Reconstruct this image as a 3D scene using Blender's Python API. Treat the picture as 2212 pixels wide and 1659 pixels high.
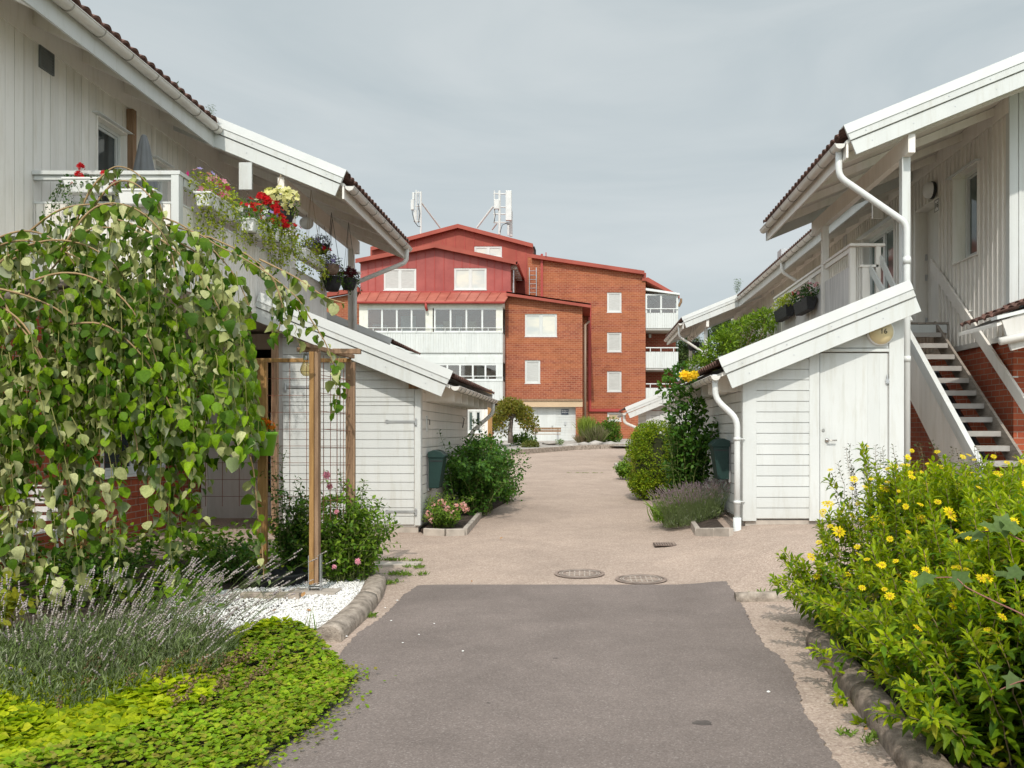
import bpy, bmesh, math, random
import numpy as np
from mathutils import Vector, Matrix
random.seed(7); rng = np.random.default_rng(11)
for o in list(bpy.data.objects): bpy.data.objects.remove(o)
SC = bpy.context.scene
COL = SC.collection

# ---------------------------------------------------------------- camera
F = 1850.0; CX = 1260.0; CY = 935.0; CH = 1.6     # level camera, lens shifted up and to the left
cd = bpy.data.cameras.new("camera"); cam = bpy.data.objects.new("camera", cd); COL.objects.link(cam)
cam.location = (0, 0, CH); cam.rotation_euler = (math.radians(90), 0, 0)
cd.sensor_width = 36; cd.lens = 36 * F / 2212.0
cd.shift_x = -(CX - 1106) / 2212.0; cd.shift_y = (CY - 829.5) / 2212.0
cd.clip_start = 0.05; cd.clip_end = 2000
SC.camera = cam

# ---------------------------------------------------------------- world, sun, exposure
SUN_DIR = Vector((0.05, 1.0, -1.02)).normalized()          # the way the light travels
sun_el = math.asin(-SUN_DIR.z); 
wd = bpy.data.worlds.new("World"); SC.world = wd; wd.use_nodes = True
wn = wd.node_tree.nodes; wl = wd.node_tree.links; wn.clear()
sky = wn.new('ShaderNodeTexSky'); sky.sky_type = 'NISHITA'; sky.sun_disc = False
sky.sun_elevation = sun_el; sky.sun_rotation = math.atan2(-SUN_DIR.x, -SUN_DIR.y)
sky.air_density = 1.0; sky.dust_density = 2.5; sky.ozone_density = 1.5
tc = wn.new('ShaderNodeTexCoord'); mp = wn.new('ShaderNodeMapping'); mp.inputs['Scale'].default_value = (1.0, 1.5, 4.0)
mp.inputs['Rotation'].default_value = (0.0, 0.35, 0.3)
nz = wn.new('ShaderNodeTexNoise'); nz.inputs['Scale'].default_value = 2.1; nz.inputs['Detail'].default_value = 6; nz.inputs['Roughness'].default_value = 0.55
nz.inputs['Distortion'].default_value = 0.6
rp = wn.new('ShaderNodeValToRGB'); rp.color_ramp.elements[0].position = 0.32; rp.color_ramp.elements[1].position = 0.7
rp.color_ramp.elements[0].color = (5.3, 5.98, 6.18, 1); rp.color_ramp.elements[1].color = (6.85, 7.32, 7.36, 1)
mx = wn.new('ShaderNodeMix'); mx.data_type = 'RGBA'; mx.inputs['Factor'].default_value = 0.88
bgn = wn.new('ShaderNodeBackground'); bgn.inputs['Strength'].default_value = 0.1
wo = wn.new('ShaderNodeOutputWorld')
wl.new(tc.outputs['Generated'], mp.inputs['Vector']); wl.new(mp.outputs[0], nz.inputs['Vector']); wl.new(nz.outputs['Fac'], rp.inputs[0])
wl.new(sky.outputs[0], mx.inputs[6]); wl.new(rp.outputs[0], mx.inputs[7]); 
# added sky glow that lifts the shade, around the sun, behind the camera and overhead
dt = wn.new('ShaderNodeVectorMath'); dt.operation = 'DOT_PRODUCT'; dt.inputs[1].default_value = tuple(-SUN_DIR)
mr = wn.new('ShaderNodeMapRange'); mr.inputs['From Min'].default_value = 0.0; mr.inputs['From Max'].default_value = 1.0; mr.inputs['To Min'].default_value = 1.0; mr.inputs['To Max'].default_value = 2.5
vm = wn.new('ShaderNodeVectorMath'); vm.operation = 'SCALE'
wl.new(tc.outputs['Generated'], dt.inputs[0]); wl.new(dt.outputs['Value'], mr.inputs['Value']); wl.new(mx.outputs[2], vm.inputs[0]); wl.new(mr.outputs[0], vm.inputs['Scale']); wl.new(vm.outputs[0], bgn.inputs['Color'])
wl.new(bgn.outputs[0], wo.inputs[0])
sl = bpy.data.lights.new("sun", 'SUN'); sl.energy = 2.75; sl.angle = math.radians(0.9); sl.color = (1.0, 0.945, 0.85)
so = bpy.data.objects.new("sun", sl); COL.objects.link(so)
so.rotation_euler = SUN_DIR.to_track_quat('-Z', 'Y').to_euler(); so.location = (-5, -20, 20)
SC.view_settings.view_transform = 'Standard'; SC.view_settings.look = 'None'
SC.view_settings.exposure = 0.04; SC.view_settings.gamma = 1.0
SC.cycles.max_bounces = 7; SC.cycles.transparent_max_bounces = 12; SC.cycles.caustics_reflective = False; SC.cycles.caustics_refractive = False
SC.cycles.use_denoising = True

# ---------------------------------------------------------------- helpers
def W(x, Y): return (x - CX) * Y / F
def H(y, Y): return CH + (CY - y) * Y / F
def P(x, y, Y): return Vector((W(x, Y), Y, H(y, Y)))
def ss(t): t = max(0.0, min(1.0, t)); return t * t * (3 - 2 * t)
GP = [(-30, 0.0), (7, .03), (9, .05), (12.6, .13), (20, .30), (45, .82), (53, 1.06), (70, 1.2), (400, 1.6)]
GX = [p[0] for p in GP]; GZ = [p[1] for p in GP]
def g(x, y):
    z = float(np.interp(y, GX, GZ))
    return z + 0.29 * ss((x - .9) / 1.5) * ss((y - 7.4) / 2.6) * (1 - ss((y - 14.5) / 5))
def gp(x, y):
    """point of the ground seen at photo position x, y"""
    Y = 2.0
    while Y < 200:
        if H(y, Y) <= g(W(x, Y), Y): break
        Y += 0.02
    return Vector((W(x, Y), Y, g(W(x, Y), Y)))

def tag(o, label=None, cat=None, group=None, kind=None):
    if label: o['label'] = label
    if cat: o['category'] = cat
    if group: o['group'] = group
    if kind: o['kind'] = kind
    return o
def thing(name, label, cat, loc=(0, 0, 0), group=None):
    o = bpy.data.objects.new(name, None); COL.objects.link(o); o.location = loc; o.empty_display_size = .1
    return tag(o, label, cat, group)
def setpar(o, parent):
    if parent is not None:
        o.parent = parent
        if parent.type == 'EMPTY': o.matrix_parent_inverse = Matrix.Translation(-parent.location)
    return o

class Fr:
    """wall frame: a runs along u, z is up, d sticks out along n"""
    def __init__(s, o, u, n): s.o = Vector(o); s.u = Vector(u); s.n = Vector(n)
    def p(s, a, z, d): return s.o + s.u * a + Vector((0, 0, z)) + s.n * d
def FX(Y): return Fr((0, Y, 0), (1, 0, 0), (0, -1, 0))        # wall facing the camera
def FL(X): return Fr((X, 0, 0), (0, 1, 0), (1, 0, 0))         # wall facing +X
def FR(X): return Fr((X, 0, 0), (0, 1, 0), (-1, 0, 0))        # wall facing -X

class MB:
    def __init__(s): s.v = []; s.f = []; s.mi = []
    def add(s, vs, fs, mi=0):
        b = len(s.v); s.v += [tuple(v) for v in vs]
        for f in fs: s.f.append([i + b for i in f]); s.mi.append(mi)
    def hexa(s, c, mi=0):
        s.add(c, [(0, 3, 2, 1), (4, 5, 6, 7), (0, 1, 5, 4), (1, 2, 6, 5), (2, 3, 7, 6), (3, 0, 4, 7)], mi)
    def box(s, x0, x1, y0, y1, z0, z1, mi=0):
        s.hexa([(x0, y0, z0), (x1, y0, z0), (x1, y1, z0), (x0, y1, z0), (x0, y0, z1), (x1, y0, z1), (x1, y1, z1), (x0, y1, z1)], mi)
    def fbox(s, fr, a0, a1, z0, z1, d0, d1, mi=0): s.prism(fr, [(a0, z0), (a1, z0), (a1, z1), (a0, z1)], d0, d1, mi)
    def prism(s, fr, poly, d0, d1, mi=0):
        n = len(poly)
        vs = [fr.p(a, z, d0) for a, z in poly] + [fr.p(a, z, d1) for a, z in poly]
        fs = [tuple(range(n))[::-1], tuple(range(n, 2 * n))] + [(i, (i + 1) % n, (i + 1) % n + n, i + n) for i in range(n)]
        s.add(vs, fs, mi)
    def bar(s, p, q, w, h, up=(0, 0, 1), mi=0):
        p = Vector(p); q = Vector(q); d = (q - p).normalized(); up = Vector(up)
        sd = d.cross(up).normalized(); u2 = sd.cross(d).normalized()
        c = []
        for e in (p, q):
            for a, b in ((-1, -1), (1, -1), (1, 1), (-1, 1)): c.append(e + sd * a * w / 2 + u2 * b * h / 2)
        s.hexa(c, mi)
    def tube(s, pts, r, n=10, mi=0, caps=True):
        pts = [Vector(p) for p in pts]; m = len(pts)
        rs = r if isinstance(r, (list, tuple)) else [r] * m
        rings = []; prev = None
        for i in range(m):
            t = (pts[min(i + 1, m - 1)] - pts[max(i - 1, 0)]).normalized()
            if prev is None: a = t.orthogonal().normalized()
            else:
                a = prev - t * prev.dot(t)
                a = a.normalized() if a.length > 1e-6 else t.orthogonal().normalized()
            prev = a; b = t.cross(a)
            rings.append([pts[i] + (a * math.cos(2 * math.pi * k / n) + b * math.sin(2 * math.pi * k / n)) * rs[i] for k in range(n)])
        vs = [p for ring in rings for p in ring]
        fs = [(i * n + k, i * n + (k + 1) % n, (i + 1) * n + (k + 1) % n, (i + 1) * n + k) for i in range(m - 1) for k in range(n)]
        if caps: fs += [tuple(range(n))[::-1], tuple((m - 1) * n + k for k in range(n))]
        s.add(vs, fs, mi)
    def lathe(s, prof, c, n=24, mi=0, axis='z'):
        c = Vector(c); vs = []
        for r, z in prof:
            for k in range(n):
                a = 2 * math.pi * k / n
                v = (r * math.cos(a), r * math.sin(a), z) if axis == 'z' else ((r * math.cos(a), z, r * math.sin(a)))
                vs.append(c + Vector(v))
        m = len(prof)
        fs = [(i * n + k, i * n + (k + 1) % n, (i + 1) * n + (k + 1) % n, (i + 1) * n + k) for i in range(m - 1) for k in range(n)]
        s.add(vs, fs, mi)
    def build(s, name, mat, parent=None, smooth=False, bevel=0, recalc=True):
        me = bpy.data.meshes.new(name); me.from_pydata(s.v, [], s.f)
        mats = mat if isinstance(mat, (list, tuple)) else [mat]
        for m in mats: me.materials.append(m)
        if len(mats) > 1: me.polygons.foreach_set('material_index', s.mi)
        if recalc:
            bm = bmesh.new(); bm.from_mesh(me); bmesh.ops.recalc_face_normals(bm, faces=bm.faces); bm.to_mesh(me); bm.free()
        if smooth: me.polygons.foreach_set('use_smooth', [True] * len(me.polygons))
        me.update()
        o = bpy.data.objects.new(name, me); COL.objects.link(o); setpar(o, parent)
        if bevel:
            b = o.modifiers.new('edge', 'BEVEL'); b.width = bevel; b.segments = 2; b.limit_method = 'ANGLE'
        return o

def clip(poly, a, b, c):
    """part of the convex polygon where a*x+b*y<=c"""
    out = []
    for i in range(len(poly)):
        p, q = poly[i], poly[(i + 1) % len(poly)]
        dp = a * p[0] + b * p[1] - c; dq = a * q[0] + b * q[1] - c
        if dp <= 1e-9: out.append(p)
        if (dp < -1e-9 and dq > 1e-9) or (dp > 1e-9 and dq < -1e-9):
            t = dp / (dp - dq); out.append((p[0] + (q[0] - p[0]) * t, p[1] + (q[1] - p[1]) * t))
    return out if len(out) > 2 else []
def cut(poly, holes):
    ps = [poly]
    for (a0, a1, z0, z1) in holes:
        nx_ = []
        for p in ps:
            nx_.append(clip(p, 1, 0, a0)); r = clip(p, -1, 0, -a0)
            if r: nx_.append(clip(r, -1, 0, -a1)); r = clip(r, 1, 0, a1)
            if r: nx_.append(clip(r, 0, 1, z0)); nx_.append(clip(r, 0, -1, -z1))
        ps = [p for p in nx_ if p]
    return ps
def siding(mb, fr, poly, holes=(), horiz=True, pitch=.14, gap=.012, d0=0, d1=.022, batten=0, jit=0, off=0):
    R = random.Random(int(abs(poly[0][0] * 100)) + 3)
    for p in cut(poly, holes):
        k = 1 if horiz else 0
        lo = min(q[k] for q in p); hi = max(q[k] for q in p)
        i = math.floor((lo - off) / pitch)
        while off + i * pitch < hi:
            s0 = off + i * pitch + gap / 2; s1 = off + (i + 1) * pitch - gap / 2
            q = clip(p, *((0, -1) if horiz else (-1, 0)), -s0)
            if q: q = clip(q, *((0, 1) if horiz else (1, 0)), s1)
            if q: mb.prism(fr, q, d0, d1 + ((i * 7919) % 13) / 13 * jit)
            if batten and not horiz:
                q = clip(p, -1, 0, -(s1 + gap / 2 - batten / 2))
                if q: q = clip(q, 1, 0, s1 + gap / 2 + batten / 2)
                if q: mb.prism(fr, q, d1 + jit, d1 + .022)
            i += 1
def solid(mb, fr, poly, holes, d0, d1, mi=0):
    for p in cut(poly, holes): mb.prism(fr, p, d0, d1, mi)

def np_mesh(name, V, Fc, mat, parent=None, smooth=False, mi=None):
    """V (n,3), Fc (m,k) arrays -> object"""
    me = bpy.data.meshes.new(name); m, k = Fc.shape
    me.vertices.add(len(V)); me.vertices.foreach_set('co', np.ascontiguousarray(V, dtype=np.float32).ravel())
    me.loops.add(m * k); me.loops.foreach_set('vertex_index', np.ascontiguousarray(Fc, dtype=np.int32).ravel())
    me.polygons.add(m); me.polygons.foreach_set('loop_start', np.arange(0, m * k, k, dtype=np.int32))
    me.polygons.foreach_set('loop_total', np.full(m, k, dtype=np.int32))
    if smooth: me.polygons.foreach_set('use_smooth', np.ones(m, dtype=bool))
    for q in (mat if isinstance(mat, (list, tuple)) else [mat]): me.materials.append(q)
    if mi is not None: me.polygons.foreach_set('material_index', np.asarray(mi, dtype=np.int32))
    me.update(calc_edges=True); me.validate()
    o = bpy.data.objects.new(name, me); COL.objects.link(o); return setpar(o, parent)
def norm(a): return a / np.maximum(np.linalg.norm(a, axis=-1, keepdims=True), 1e-9)
def inst(T, pos, fwd, up, sc):
    """copies of template T=(V,F): local x side, y along fwd, z ~ up"""
    V, Fc = T; pos = np.asarray(pos, float); N = len(pos)
    f = norm(np.asarray(fwd, float)); x = norm(np.cross(f, np.asarray(up, float) + 1e-5)); z = np.cross(x, f)
    sc = np.broadcast_to(np.asarray(sc, float), (N,))
    out = (x[:, None, :] * V[None, :, 0:1] + f[:, None, :] * V[None, :, 1:2] + z[:, None, :] * V[None, :, 2:3]) * sc[:, None, None] + pos[:, None, :]
    FF = (Fc[None] + (np.arange(N) * len(V))[:, None, None]).reshape(-1, Fc.shape[1])
    return out.reshape(-1, 3), FF
def join(parts):
    V = []; Fs = []; b = 0
    for v, f in parts: V.append(v); Fs.append(f + b); b += len(v)
    return np.concatenate(V), np.concatenate(Fs)
def joinm(parts):
    V, Fs = join(parts); mi = np.concatenate([np.full(len(f), i) for i, (v, f) in enumerate(parts)]); return V, Fs, mi

# leaf shapes
def T_(v, f): return (np.array(v, float), np.array(f, int))
LEAF4 = T_([(0, 0, 0), (.30, .45, .07), (0, 1, -.08), (-.30, .45, .07)], [(0, 1, 2), (0, 2, 3)])
LANCE = T_([(0, 0, 0), (.15, .32, .04), (0, .5, -.03), (-.15, .32, .04), (.10, .68, -.02), (-.10, .68, -.02), (0, 1.0, -.20)],
           [(0, 1, 2), (0, 2, 3), (2, 1, 4), (3, 2, 5), (2, 4, 6), (5, 2, 6)])
ROUND = T_([(0, 0, 0), (.36, .14, .05), (.47, .42, .09), (.33, .76, .05), (0, 1.02, -.06), (-.33, .76, .05), (-.47, .42, .09), (-.36, .14, .05), (0, .3, 0), (0, .65, 0)],
           [(0, 1, 8), (8, 1, 2), (8, 2, 9), (9, 2, 3), (9, 3, 4), (0, 8, 7), (8, 6, 7), (8, 9, 6), (9, 5, 6), (9, 4, 5)])
ROUND2 = T_([(a, b, c + .30 * a * a * 2 - .22 * b * b) for a, b, c in ROUND[0]], ROUND[1])
ROUND3 = T_([(a * .9, b, c * .3 - .9 * a * a - .25 * (b - .4) ** 2) for a, b, c in ROUND[0]], ROUND[1])
ROUND4 = T_([(a * .62, b, abs(a) * .75 - .35 * (b - .3) ** 2 * 1.4 + .12 * a * b) for a, b, c in ROUND[0]], ROUND[1])
ROUND5 = T_([(a * .95 + .10 * b * b, b * .92, c * 1.6 - .55 * b * b + (.12 if i in (2, 5) else -.06)) for i, (a, b, c) in enumerate(ROUND[0])], ROUND[1])
OVAL = T_([(0, 0, 0), (.25, .25, .05), (.27, .6, .05), (0, 1, -.1), (-.27, .6, .05), (-.25, .25, .05), (0, .5, 0)],
          [(0, 1, 6), (1, 2, 6), (2, 3, 6), (6, 3, 4), (6, 4, 5), (0, 6, 5)])
def star(n, r0=.35, cup=.25):
    v = [(0, 0, 0)]; f = []
    for k in range(n):
        a = 2 * math.pi * k / n; w = math.pi / n * .9
        v += [(math.cos(a - w) * .62, math.sin(a - w) * .62, cup * .4), (math.cos(a) , math.sin(a), cup), (math.cos(a + w) * .62, math.sin(a + w) * .62, cup * .4)]
        b = 1 + 3 * k; f += [(0, b, b + 1), (0, b + 1, b + 2)]
    return T_(v, f)
FLOWER5 = star(5); FLOWER8 = star(8, cup=.05)
OCTA = T_([(1, 0, 0), (-1, 0, 0), (0, 1, 0), (0, -1, 0), (0, 0, 1), (0, 0, -1)],
          [(0, 2, 4), (2, 1, 4), (1, 3, 4), (3, 0, 4), (2, 0, 5), (1, 2, 5), (3, 1, 5), (0, 3, 5)])
def rv(n): return norm(rng.normal(size=(n, 3)))
def mb_np(mb):
    f = []
    for q in mb.f:
        for i in range(1, len(q) - 1): f.append((q[0], q[i], q[i + 1]))
    return np.array(mb.v, float), np.array(f, int)
def stalks(lines, r, n=3):
    """thin stems: list of polylines -> arrays"""
    mb = MB()
    for l in lines: mb.tube(l, [r * (1 - .5 * i / max(1, len(l) - 1)) for i in range(len(l))], n, caps=False)
    return mb_np(mb)

# ---------------------------------------------------------------- materials
def newmat(name):
    m = bpy.data.materials.new(name); m.use_nodes = True; nt = m.node_tree; nt.nodes.clear()
    out = nt.nodes.new('ShaderNodeOutputMaterial'); return m, nt, out
def nd(nt, t, **kw):
    n = nt.nodes.new(t)
    for k, v in kw.items(): setattr(n, k, v)
    return n
def noise(nt, vec, scale, detail=4, rough=.55, dist=0):
    n = nd(nt, 'ShaderNodeTexNoise'); n.inputs['Scale'].default_value = scale; n.inputs['Detail'].default_value = detail
    n.inputs['Roughness'].default_value = rough; n.inputs['Distortion'].default_value = dist
    if vec is not None: nt.links.new(vec, n.inputs['Vector'])
    return n
def ramp(nt, fac, stops, interp='LINEAR'):
    r = nd(nt, 'ShaderNodeValToRGB'); r.color_ramp.interpolation = interp
    while len(r.color_ramp.elements) < len(stops): r.color_ramp.elements.new(.5)
    for e, (p, c) in zip(r.color_ramp.elements, stops): e.position = p; e.color = (*c, 1) if len(c) == 3 else c
    if fac is not None: nt.links.new(fac, r.inputs[0])
    return r
def mixc(nt, fac, a, b, mode='MIX'):
    m = nd(nt, 'ShaderNodeMix', data_type='RGBA', blend_type=mode)
    for s, v in ((m.inputs[0], fac), (m.inputs[6], a), (m.inputs[7], b)):
        if hasattr(v, 'links') or hasattr(v, 'is_linked'): nt.links.new(v, s)
        elif isinstance(v, (int, float)): s.default_value = v if s.type == 'VALUE' else (v, v, v, 1)
        else: s.default_value = (*v, 1) if len(v) == 3 else v
    return m.outputs[2]
def pbsdf(nt, out, col, rough=.6, metal=0, spec=.5, bump=None, bstr=.3, bdist=.01):
    b = nd(nt, 'ShaderNodeBsdfPrincipled'); b.inputs['Roughness'].default_value = rough; b.inputs['Metallic'].default_value = metal
    b.inputs['Specular IOR Level'].default_value = spec
    if hasattr(col, 'is_linked'): nt.links.new(col, b.inputs['Base Color'])
    else: b.inputs['Base Color'].default_value = (*col, 1)
    if bump is not None:
        bp = nd(nt, 'ShaderNodeBump'); bp.inputs['Strength'].default_value = bstr; bp.inputs['Distance'].default_value = bdist
        nt.links.new(bump, bp.inputs['Height']); nt.links.new(bp.outputs[0], b.inputs['Normal'])
    nt.links.new(b.outputs[0], out.inputs[0]); return b
def sc3(c, k): return tuple(max(0, min(1, x * k)) for x in c)
def objco(nt, scale=None):
    t = nd(nt, 'ShaderNodeNewGeometry').outputs['Position']
    if scale is None: return t
    m = nd(nt, 'ShaderNodeMapping'); m.inputs['Scale'].default_value = scale; nt.links.new(t, m.inputs['Vector']); return m.outputs[0]
def M(name, c, rough=.6, var=.12, scale=4, stretch=None, metal=0, spec=.4, bstr=.15, bscale=60, bdist=.004, c2=None, island=0):
    m, nt, out = newmat(name); v = objco(nt, stretch)
    n = noise(nt, v, scale, 6, .6); r = ramp(nt, n.outputs[0], [(.3, sc3(c, 1 - var)), (.7, c2 or sc3(c, 1 + var))]); col = r.outputs[0]
    if island:
        gi = nd(nt, 'ShaderNodeNewGeometry').outputs['Random Per Island']
        rr = ramp(nt, gi, [(0, (1 - island,) * 3), (1, (1, 1, 1))]); col = mixc(nt, 1.0, col, rr.outputs[0], 'MULTIPLY')
    n2 = noise(nt, v, bscale, 3)
    pbsdf(nt, out, col, rough, metal, spec, n2.outputs[0], bstr, bdist); return m
def dirty(mat, amt=.16):
    nt = mat.node_tree; b = next(n for n in nt.nodes if n.type == 'BSDF_PRINCIPLED'); src = b.inputs['Base Color'].links[0].from_socket
    n1 = noise(nt, objco(nt, (5, 5, .6)), 2.3, 6, .7); k = ramp(nt, n1.outputs[0], [(.50, (1, 1, 1)), (.80, (1 - amt, 1 - amt * 1.15, 1 - amt * 1.5))])
    n2 = noise(nt, objco(nt), 38, 2, .5); k2 = ramp(nt, n2.outputs[0], [(.70, (1, 1, 1)), (.76, (.80, .77, .72))])
    sp = nd(nt, 'ShaderNodeSeparateXYZ'); nt.links.new(objco(nt), sp.inputs[0]); m = nd(nt, 'ShaderNodeMapRange'); m.inputs['From Min'].default_value = .15; m.inputs['From Max'].default_value = .85; m.inputs['To Min'].default_value = .55; m.inputs['To Max'].default_value = 0; nt.links.new(sp.outputs[2], m.inputs['Value'])
    n3 = noise(nt, objco(nt), 9, 5, .7); mu = nd(nt, 'ShaderNodeMath', operation='MULTIPLY'); nt.links.new(m.outputs[0], mu.inputs[0]); nt.links.new(n3.outputs[0], mu.inputs[1])
    c = mixc(nt, 1.0, src, k.outputs[0], 'MULTIPLY'); c = mixc(nt, .35, c, mixc(nt, 1.0, c, k2.outputs[0], 'MULTIPLY')); c = mixc(nt, mu.outputs[0], c, (.42, .38, .33)); nt.links.new(c, b.inputs['Base Color'])
def leafmat(name, stops, back=None, trans=.35, rough=.45, spec=.35, scale=3.0, sat=1):
    """leaves: colour varies leaf by leaf; light shines through"""
    m, nt, out = newmat(name); gi = nd(nt, 'ShaderNodeNewGeometry')
    n = len(stops); r = ramp(nt, gi.outputs['Random Per Island'], [(i / (n - 1), c) for i, c in enumerate(stops)])
    nn = noise(nt, objco(nt), 3.0, 3); k = ramp(nt, nn.outputs[0], [(.35, (.78, .78, .78)), (.65, (1.1, 1.1, 1.1))])
    col = mixc(nt, 1.0, r.outputs[0], k.outputs[0], 'MULTIPLY')
    nf = noise(nt, objco(nt), 55.0, 3); kf = ramp(nt, nf.outputs[0], [(.35, (.80, .82, .75)), (.65, (1.12, 1.12, 1.12))]); col = mixc(nt, 1.0, col, kf.outputs[0], 'MULTIPLY')
    if back is not None: col2 = mixc(nt, gi.outputs['Backfacing'], col, back)
    else: col2 = col
    b = nd(nt, 'ShaderNodeBsdfPrincipled'); b.inputs['Roughness'].default_value = rough + .08; b.inputs['Specular IOR Level'].default_value = spec * .55
    nt.links.new(col2, b.inputs['Base Color'])
    t = nd(nt, 'ShaderNodeBsdfTranslucent'); tcx = mixc(nt, 1.0, col, (1.15, 1.25, .55), 'MULTIPLY'); nt.links.new(tcx, t.inputs[0])
    mxs = nd(nt, 'ShaderNodeMixShader'); mxs.inputs[0].default_value = trans
    nt.links.new(b.outputs[0], mxs.inputs[1]); nt.links.new(t.outputs[0], mxs.inputs[2]); nt.links.new(mxs.outputs[0], out.inputs[0]); return m
def brickmat(name, c1, c2, mortar, bw=.26, bh=.095, mort=.012, off=0, tint=None):
    m, nt, out = newmat(name); pos = nd(nt, 'ShaderNodeNewGeometry').outputs['Position']
    sx = nd(nt, 'ShaderNodeSeparateXYZ'); nt.links.new(pos, sx.inputs[0])
    ad = nd(nt, 'ShaderNodeMath', operation='ADD'); nt.links.new(sx.outputs[0], ad.inputs[0]); nt.links.new(sx.outputs[1], ad.inputs[1])
    cb = nd(nt, 'ShaderNodeCombineXYZ'); nt.links.new(ad.outputs[0], cb.inputs[0]); nt.links.new(sx.outputs[2], cb.inputs[1])
    br = nd(nt, 'ShaderNodeTexBrick'); nt.links.new(cb.outputs[0], br.inputs['Vector'])
    br.inputs['Scale'].default_value = 1; br.inputs['Brick Width'].default_value = bw; br.inputs['Row Height'].default_value = bh
    br.inputs['Mortar Size'].default_value = mort / 2; br.inputs['Mortar Smooth'].default_value = .15; br.inputs['Bias'].default_value = 0
    br.inputs['Color1'].default_value = (*c1, 1); br.inputs['Color2'].default_value = (*c2, 1); br.inputs['Mortar'].default_value = (*mortar, 1)
    n = noise(nt, pos, 1.3, 6, .6); k = ramp(nt, n.outputs[0], [(.3, (.82, .80, .78)), (.7, (1.12, 1.12, 1.1))])
    n3 = noise(nt, pos, 45, 4); k3 = ramp(nt, n3.outputs[0], [(.3, (.85, .85, .85)), (.7, (1.1, 1.1, 1.1))])
    col = mixc(nt, 1.0, br.outputs[0], k.outputs[0], 'MULTIPLY'); col = mixc(nt, 1.0, col, k3.outputs[0], 'MULTIPLY')
    if tint: # horizontal bands of differently fired bricks
        nb = noise(nt, objco(nt, (.15, .15, 2.2)), 1.6, 3); kb = ramp(nt, nb.outputs[0], [(.42, (0, 0, 0)), (.62, (1, 1, 1))])
        col = mixc(nt, kb.outputs[0], col, mixc(nt, .3, col, tint))
    inv = nd(nt, 'ShaderNodeMath', operation='SUBTRACT'); inv.inputs[0].default_value = 1; nt.links.new(br.outputs['Fac'], inv.inputs[1])
    pbsdf(nt, out, col, .82, 0, .25, inv.outputs[0], .5, .008); return m
def glassmat(name, tint=(.75, .8, .8), refl=.22):
    m, nt, out = newmat(name); t = nd(nt, 'ShaderNodeBsdfTransparent'); t.inputs[0].default_value = (*tint, 1)
    gl = nd(nt, 'ShaderNodeBsdfGlossy'); gl.inputs['Roughness'].default_value = .03; gl.inputs['Color'].default_value = (.86, .80, .77, 1)
    fr = nd(nt, 'ShaderNodeFresnel'); fr.inputs[0].default_value = 1.5
    ad = nd(nt, 'ShaderNodeMath', operation='ADD', use_clamp=True); ad.inputs[1].default_value = refl * .5; nt.links.new(fr.outputs[0], ad.inputs[0])
    mxs = nd(nt, 'ShaderNodeMixShader'); nt.links.new(ad.outputs[0], mxs.inputs[0]); nt.links.new(t.outputs[0], mxs.inputs[1]); nt.links.new(gl.outputs[0], mxs.inputs[2])
    nt.links.new(mxs.outputs[0], out.inputs[0]); return m
def panemat(name, c, c2=None, stretch=(1, 1, 1), scale=1.5, rough=.12):
    m, nt, out = newmat(name); n = noise(nt, objco(nt, stretch), scale, 2); r = ramp(nt, n.outputs[0], [(.35, c), (.65, c2 or sc3(c, 1.15))])
    pbsdf(nt, out, r.outputs[0], rough, 0, .5); return m

WHITE = M('white_paint', (.615, .635, .622), .5, .05, 1.6, (1, 1, .35), bstr=.18, bscale=(70), c2=(.665, .682, .67), island=.05)
WHITEG = M('shade_lifted_white_paint', (.84, .805, .755), .55, .07, 1.2, (1, 1, .25), bstr=.2, island=.10)  # white for shaded parts, missing light put into its raised tone
WHITED = M('weathered_white_paint', (.66, .64, .61), .6, .16, 1.5, (1, 1, .3), bstr=.25, island=.12)
STAIN = M('streaked_grey_white_boards', (.60, .575, .56), .65, .22, 2.2, (6, 6, .5), bstr=.2, island=.1)
METALW = M('white_metal', (.67, .685, .675), .38, .06, 2, bstr=.03, spec=.5)
GUT = M('gutter_white_steel', (.68, .66, .62), .35, .12, 3, bstr=.04, spec=.5)
DARK = M('dark_gap', (.02, .02, .02), .9, .1)
INTER = M('dark_interior', (.05, .045, .04), .9, .3, 2)  # unlit depth behind openings, its shade put into the colour
TILE = M('clay_roof_tile', (.11, .055, .042), .8, .35, 6, bstr=.4, bscale=30, c2=(.21, .11, .085))
TILED = M('dark_corrugated_underside', (.06, .045, .04), .8, .3)
CONC = M('concrete', (.42, .37, .32), .85, .2, 5, bstr=.5, bscale=45, c2=(.52, .46, .40))
CONCD = M('shade_darkened_concrete', (.17, .135, .105), .95, .35, 14, bstr=1, bscale=90, bdist=.01, c2=(.36, .29, .235), spec=.15)  # darker kerb concrete, the shade of the bush put into its colour
CURB = M('concrete_kerb', (.30, .25, .205), .95, .4, 11, bstr=1, bscale=80, bdist=.01, c2=(.52, .44, .37), spec=.15)
WOODY = M('yellow_larch', (.30, .15, .05), .6, .25, 3, (8, 8, .8), bstr=.2, c2=(.44, .25, .09))
WOODB = M('brown_weathered_wood', (.26, .15, .085), .75, .3, 3, (8, 8, .8), bstr=.3, c2=(.36, .23, .14))
WOODG = M('grey_weathered_wood', (.27, .235, .20), .8, .3, 4, (2, 2, 8), bstr=.4)
TREAD = M('grey_step_front', (.36, .34, .32), .6, .15, 5, bstr=.2)
RUST = M('rusty_wire', (.20, .075, .045), .8, .3, 8)
GALV = M('galvanised_steel', (.52, .53, .54), .35, .15, 6, metal=.6, bstr=.05)
BLACKP = M('black_plastic', (.022, .024, .026), .45, .2, 4)
WICKB = M('black_wicker', (.03, .03, .032), .7, .4, 20, bstr=.8, bscale=90, bdist=.01)
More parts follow.
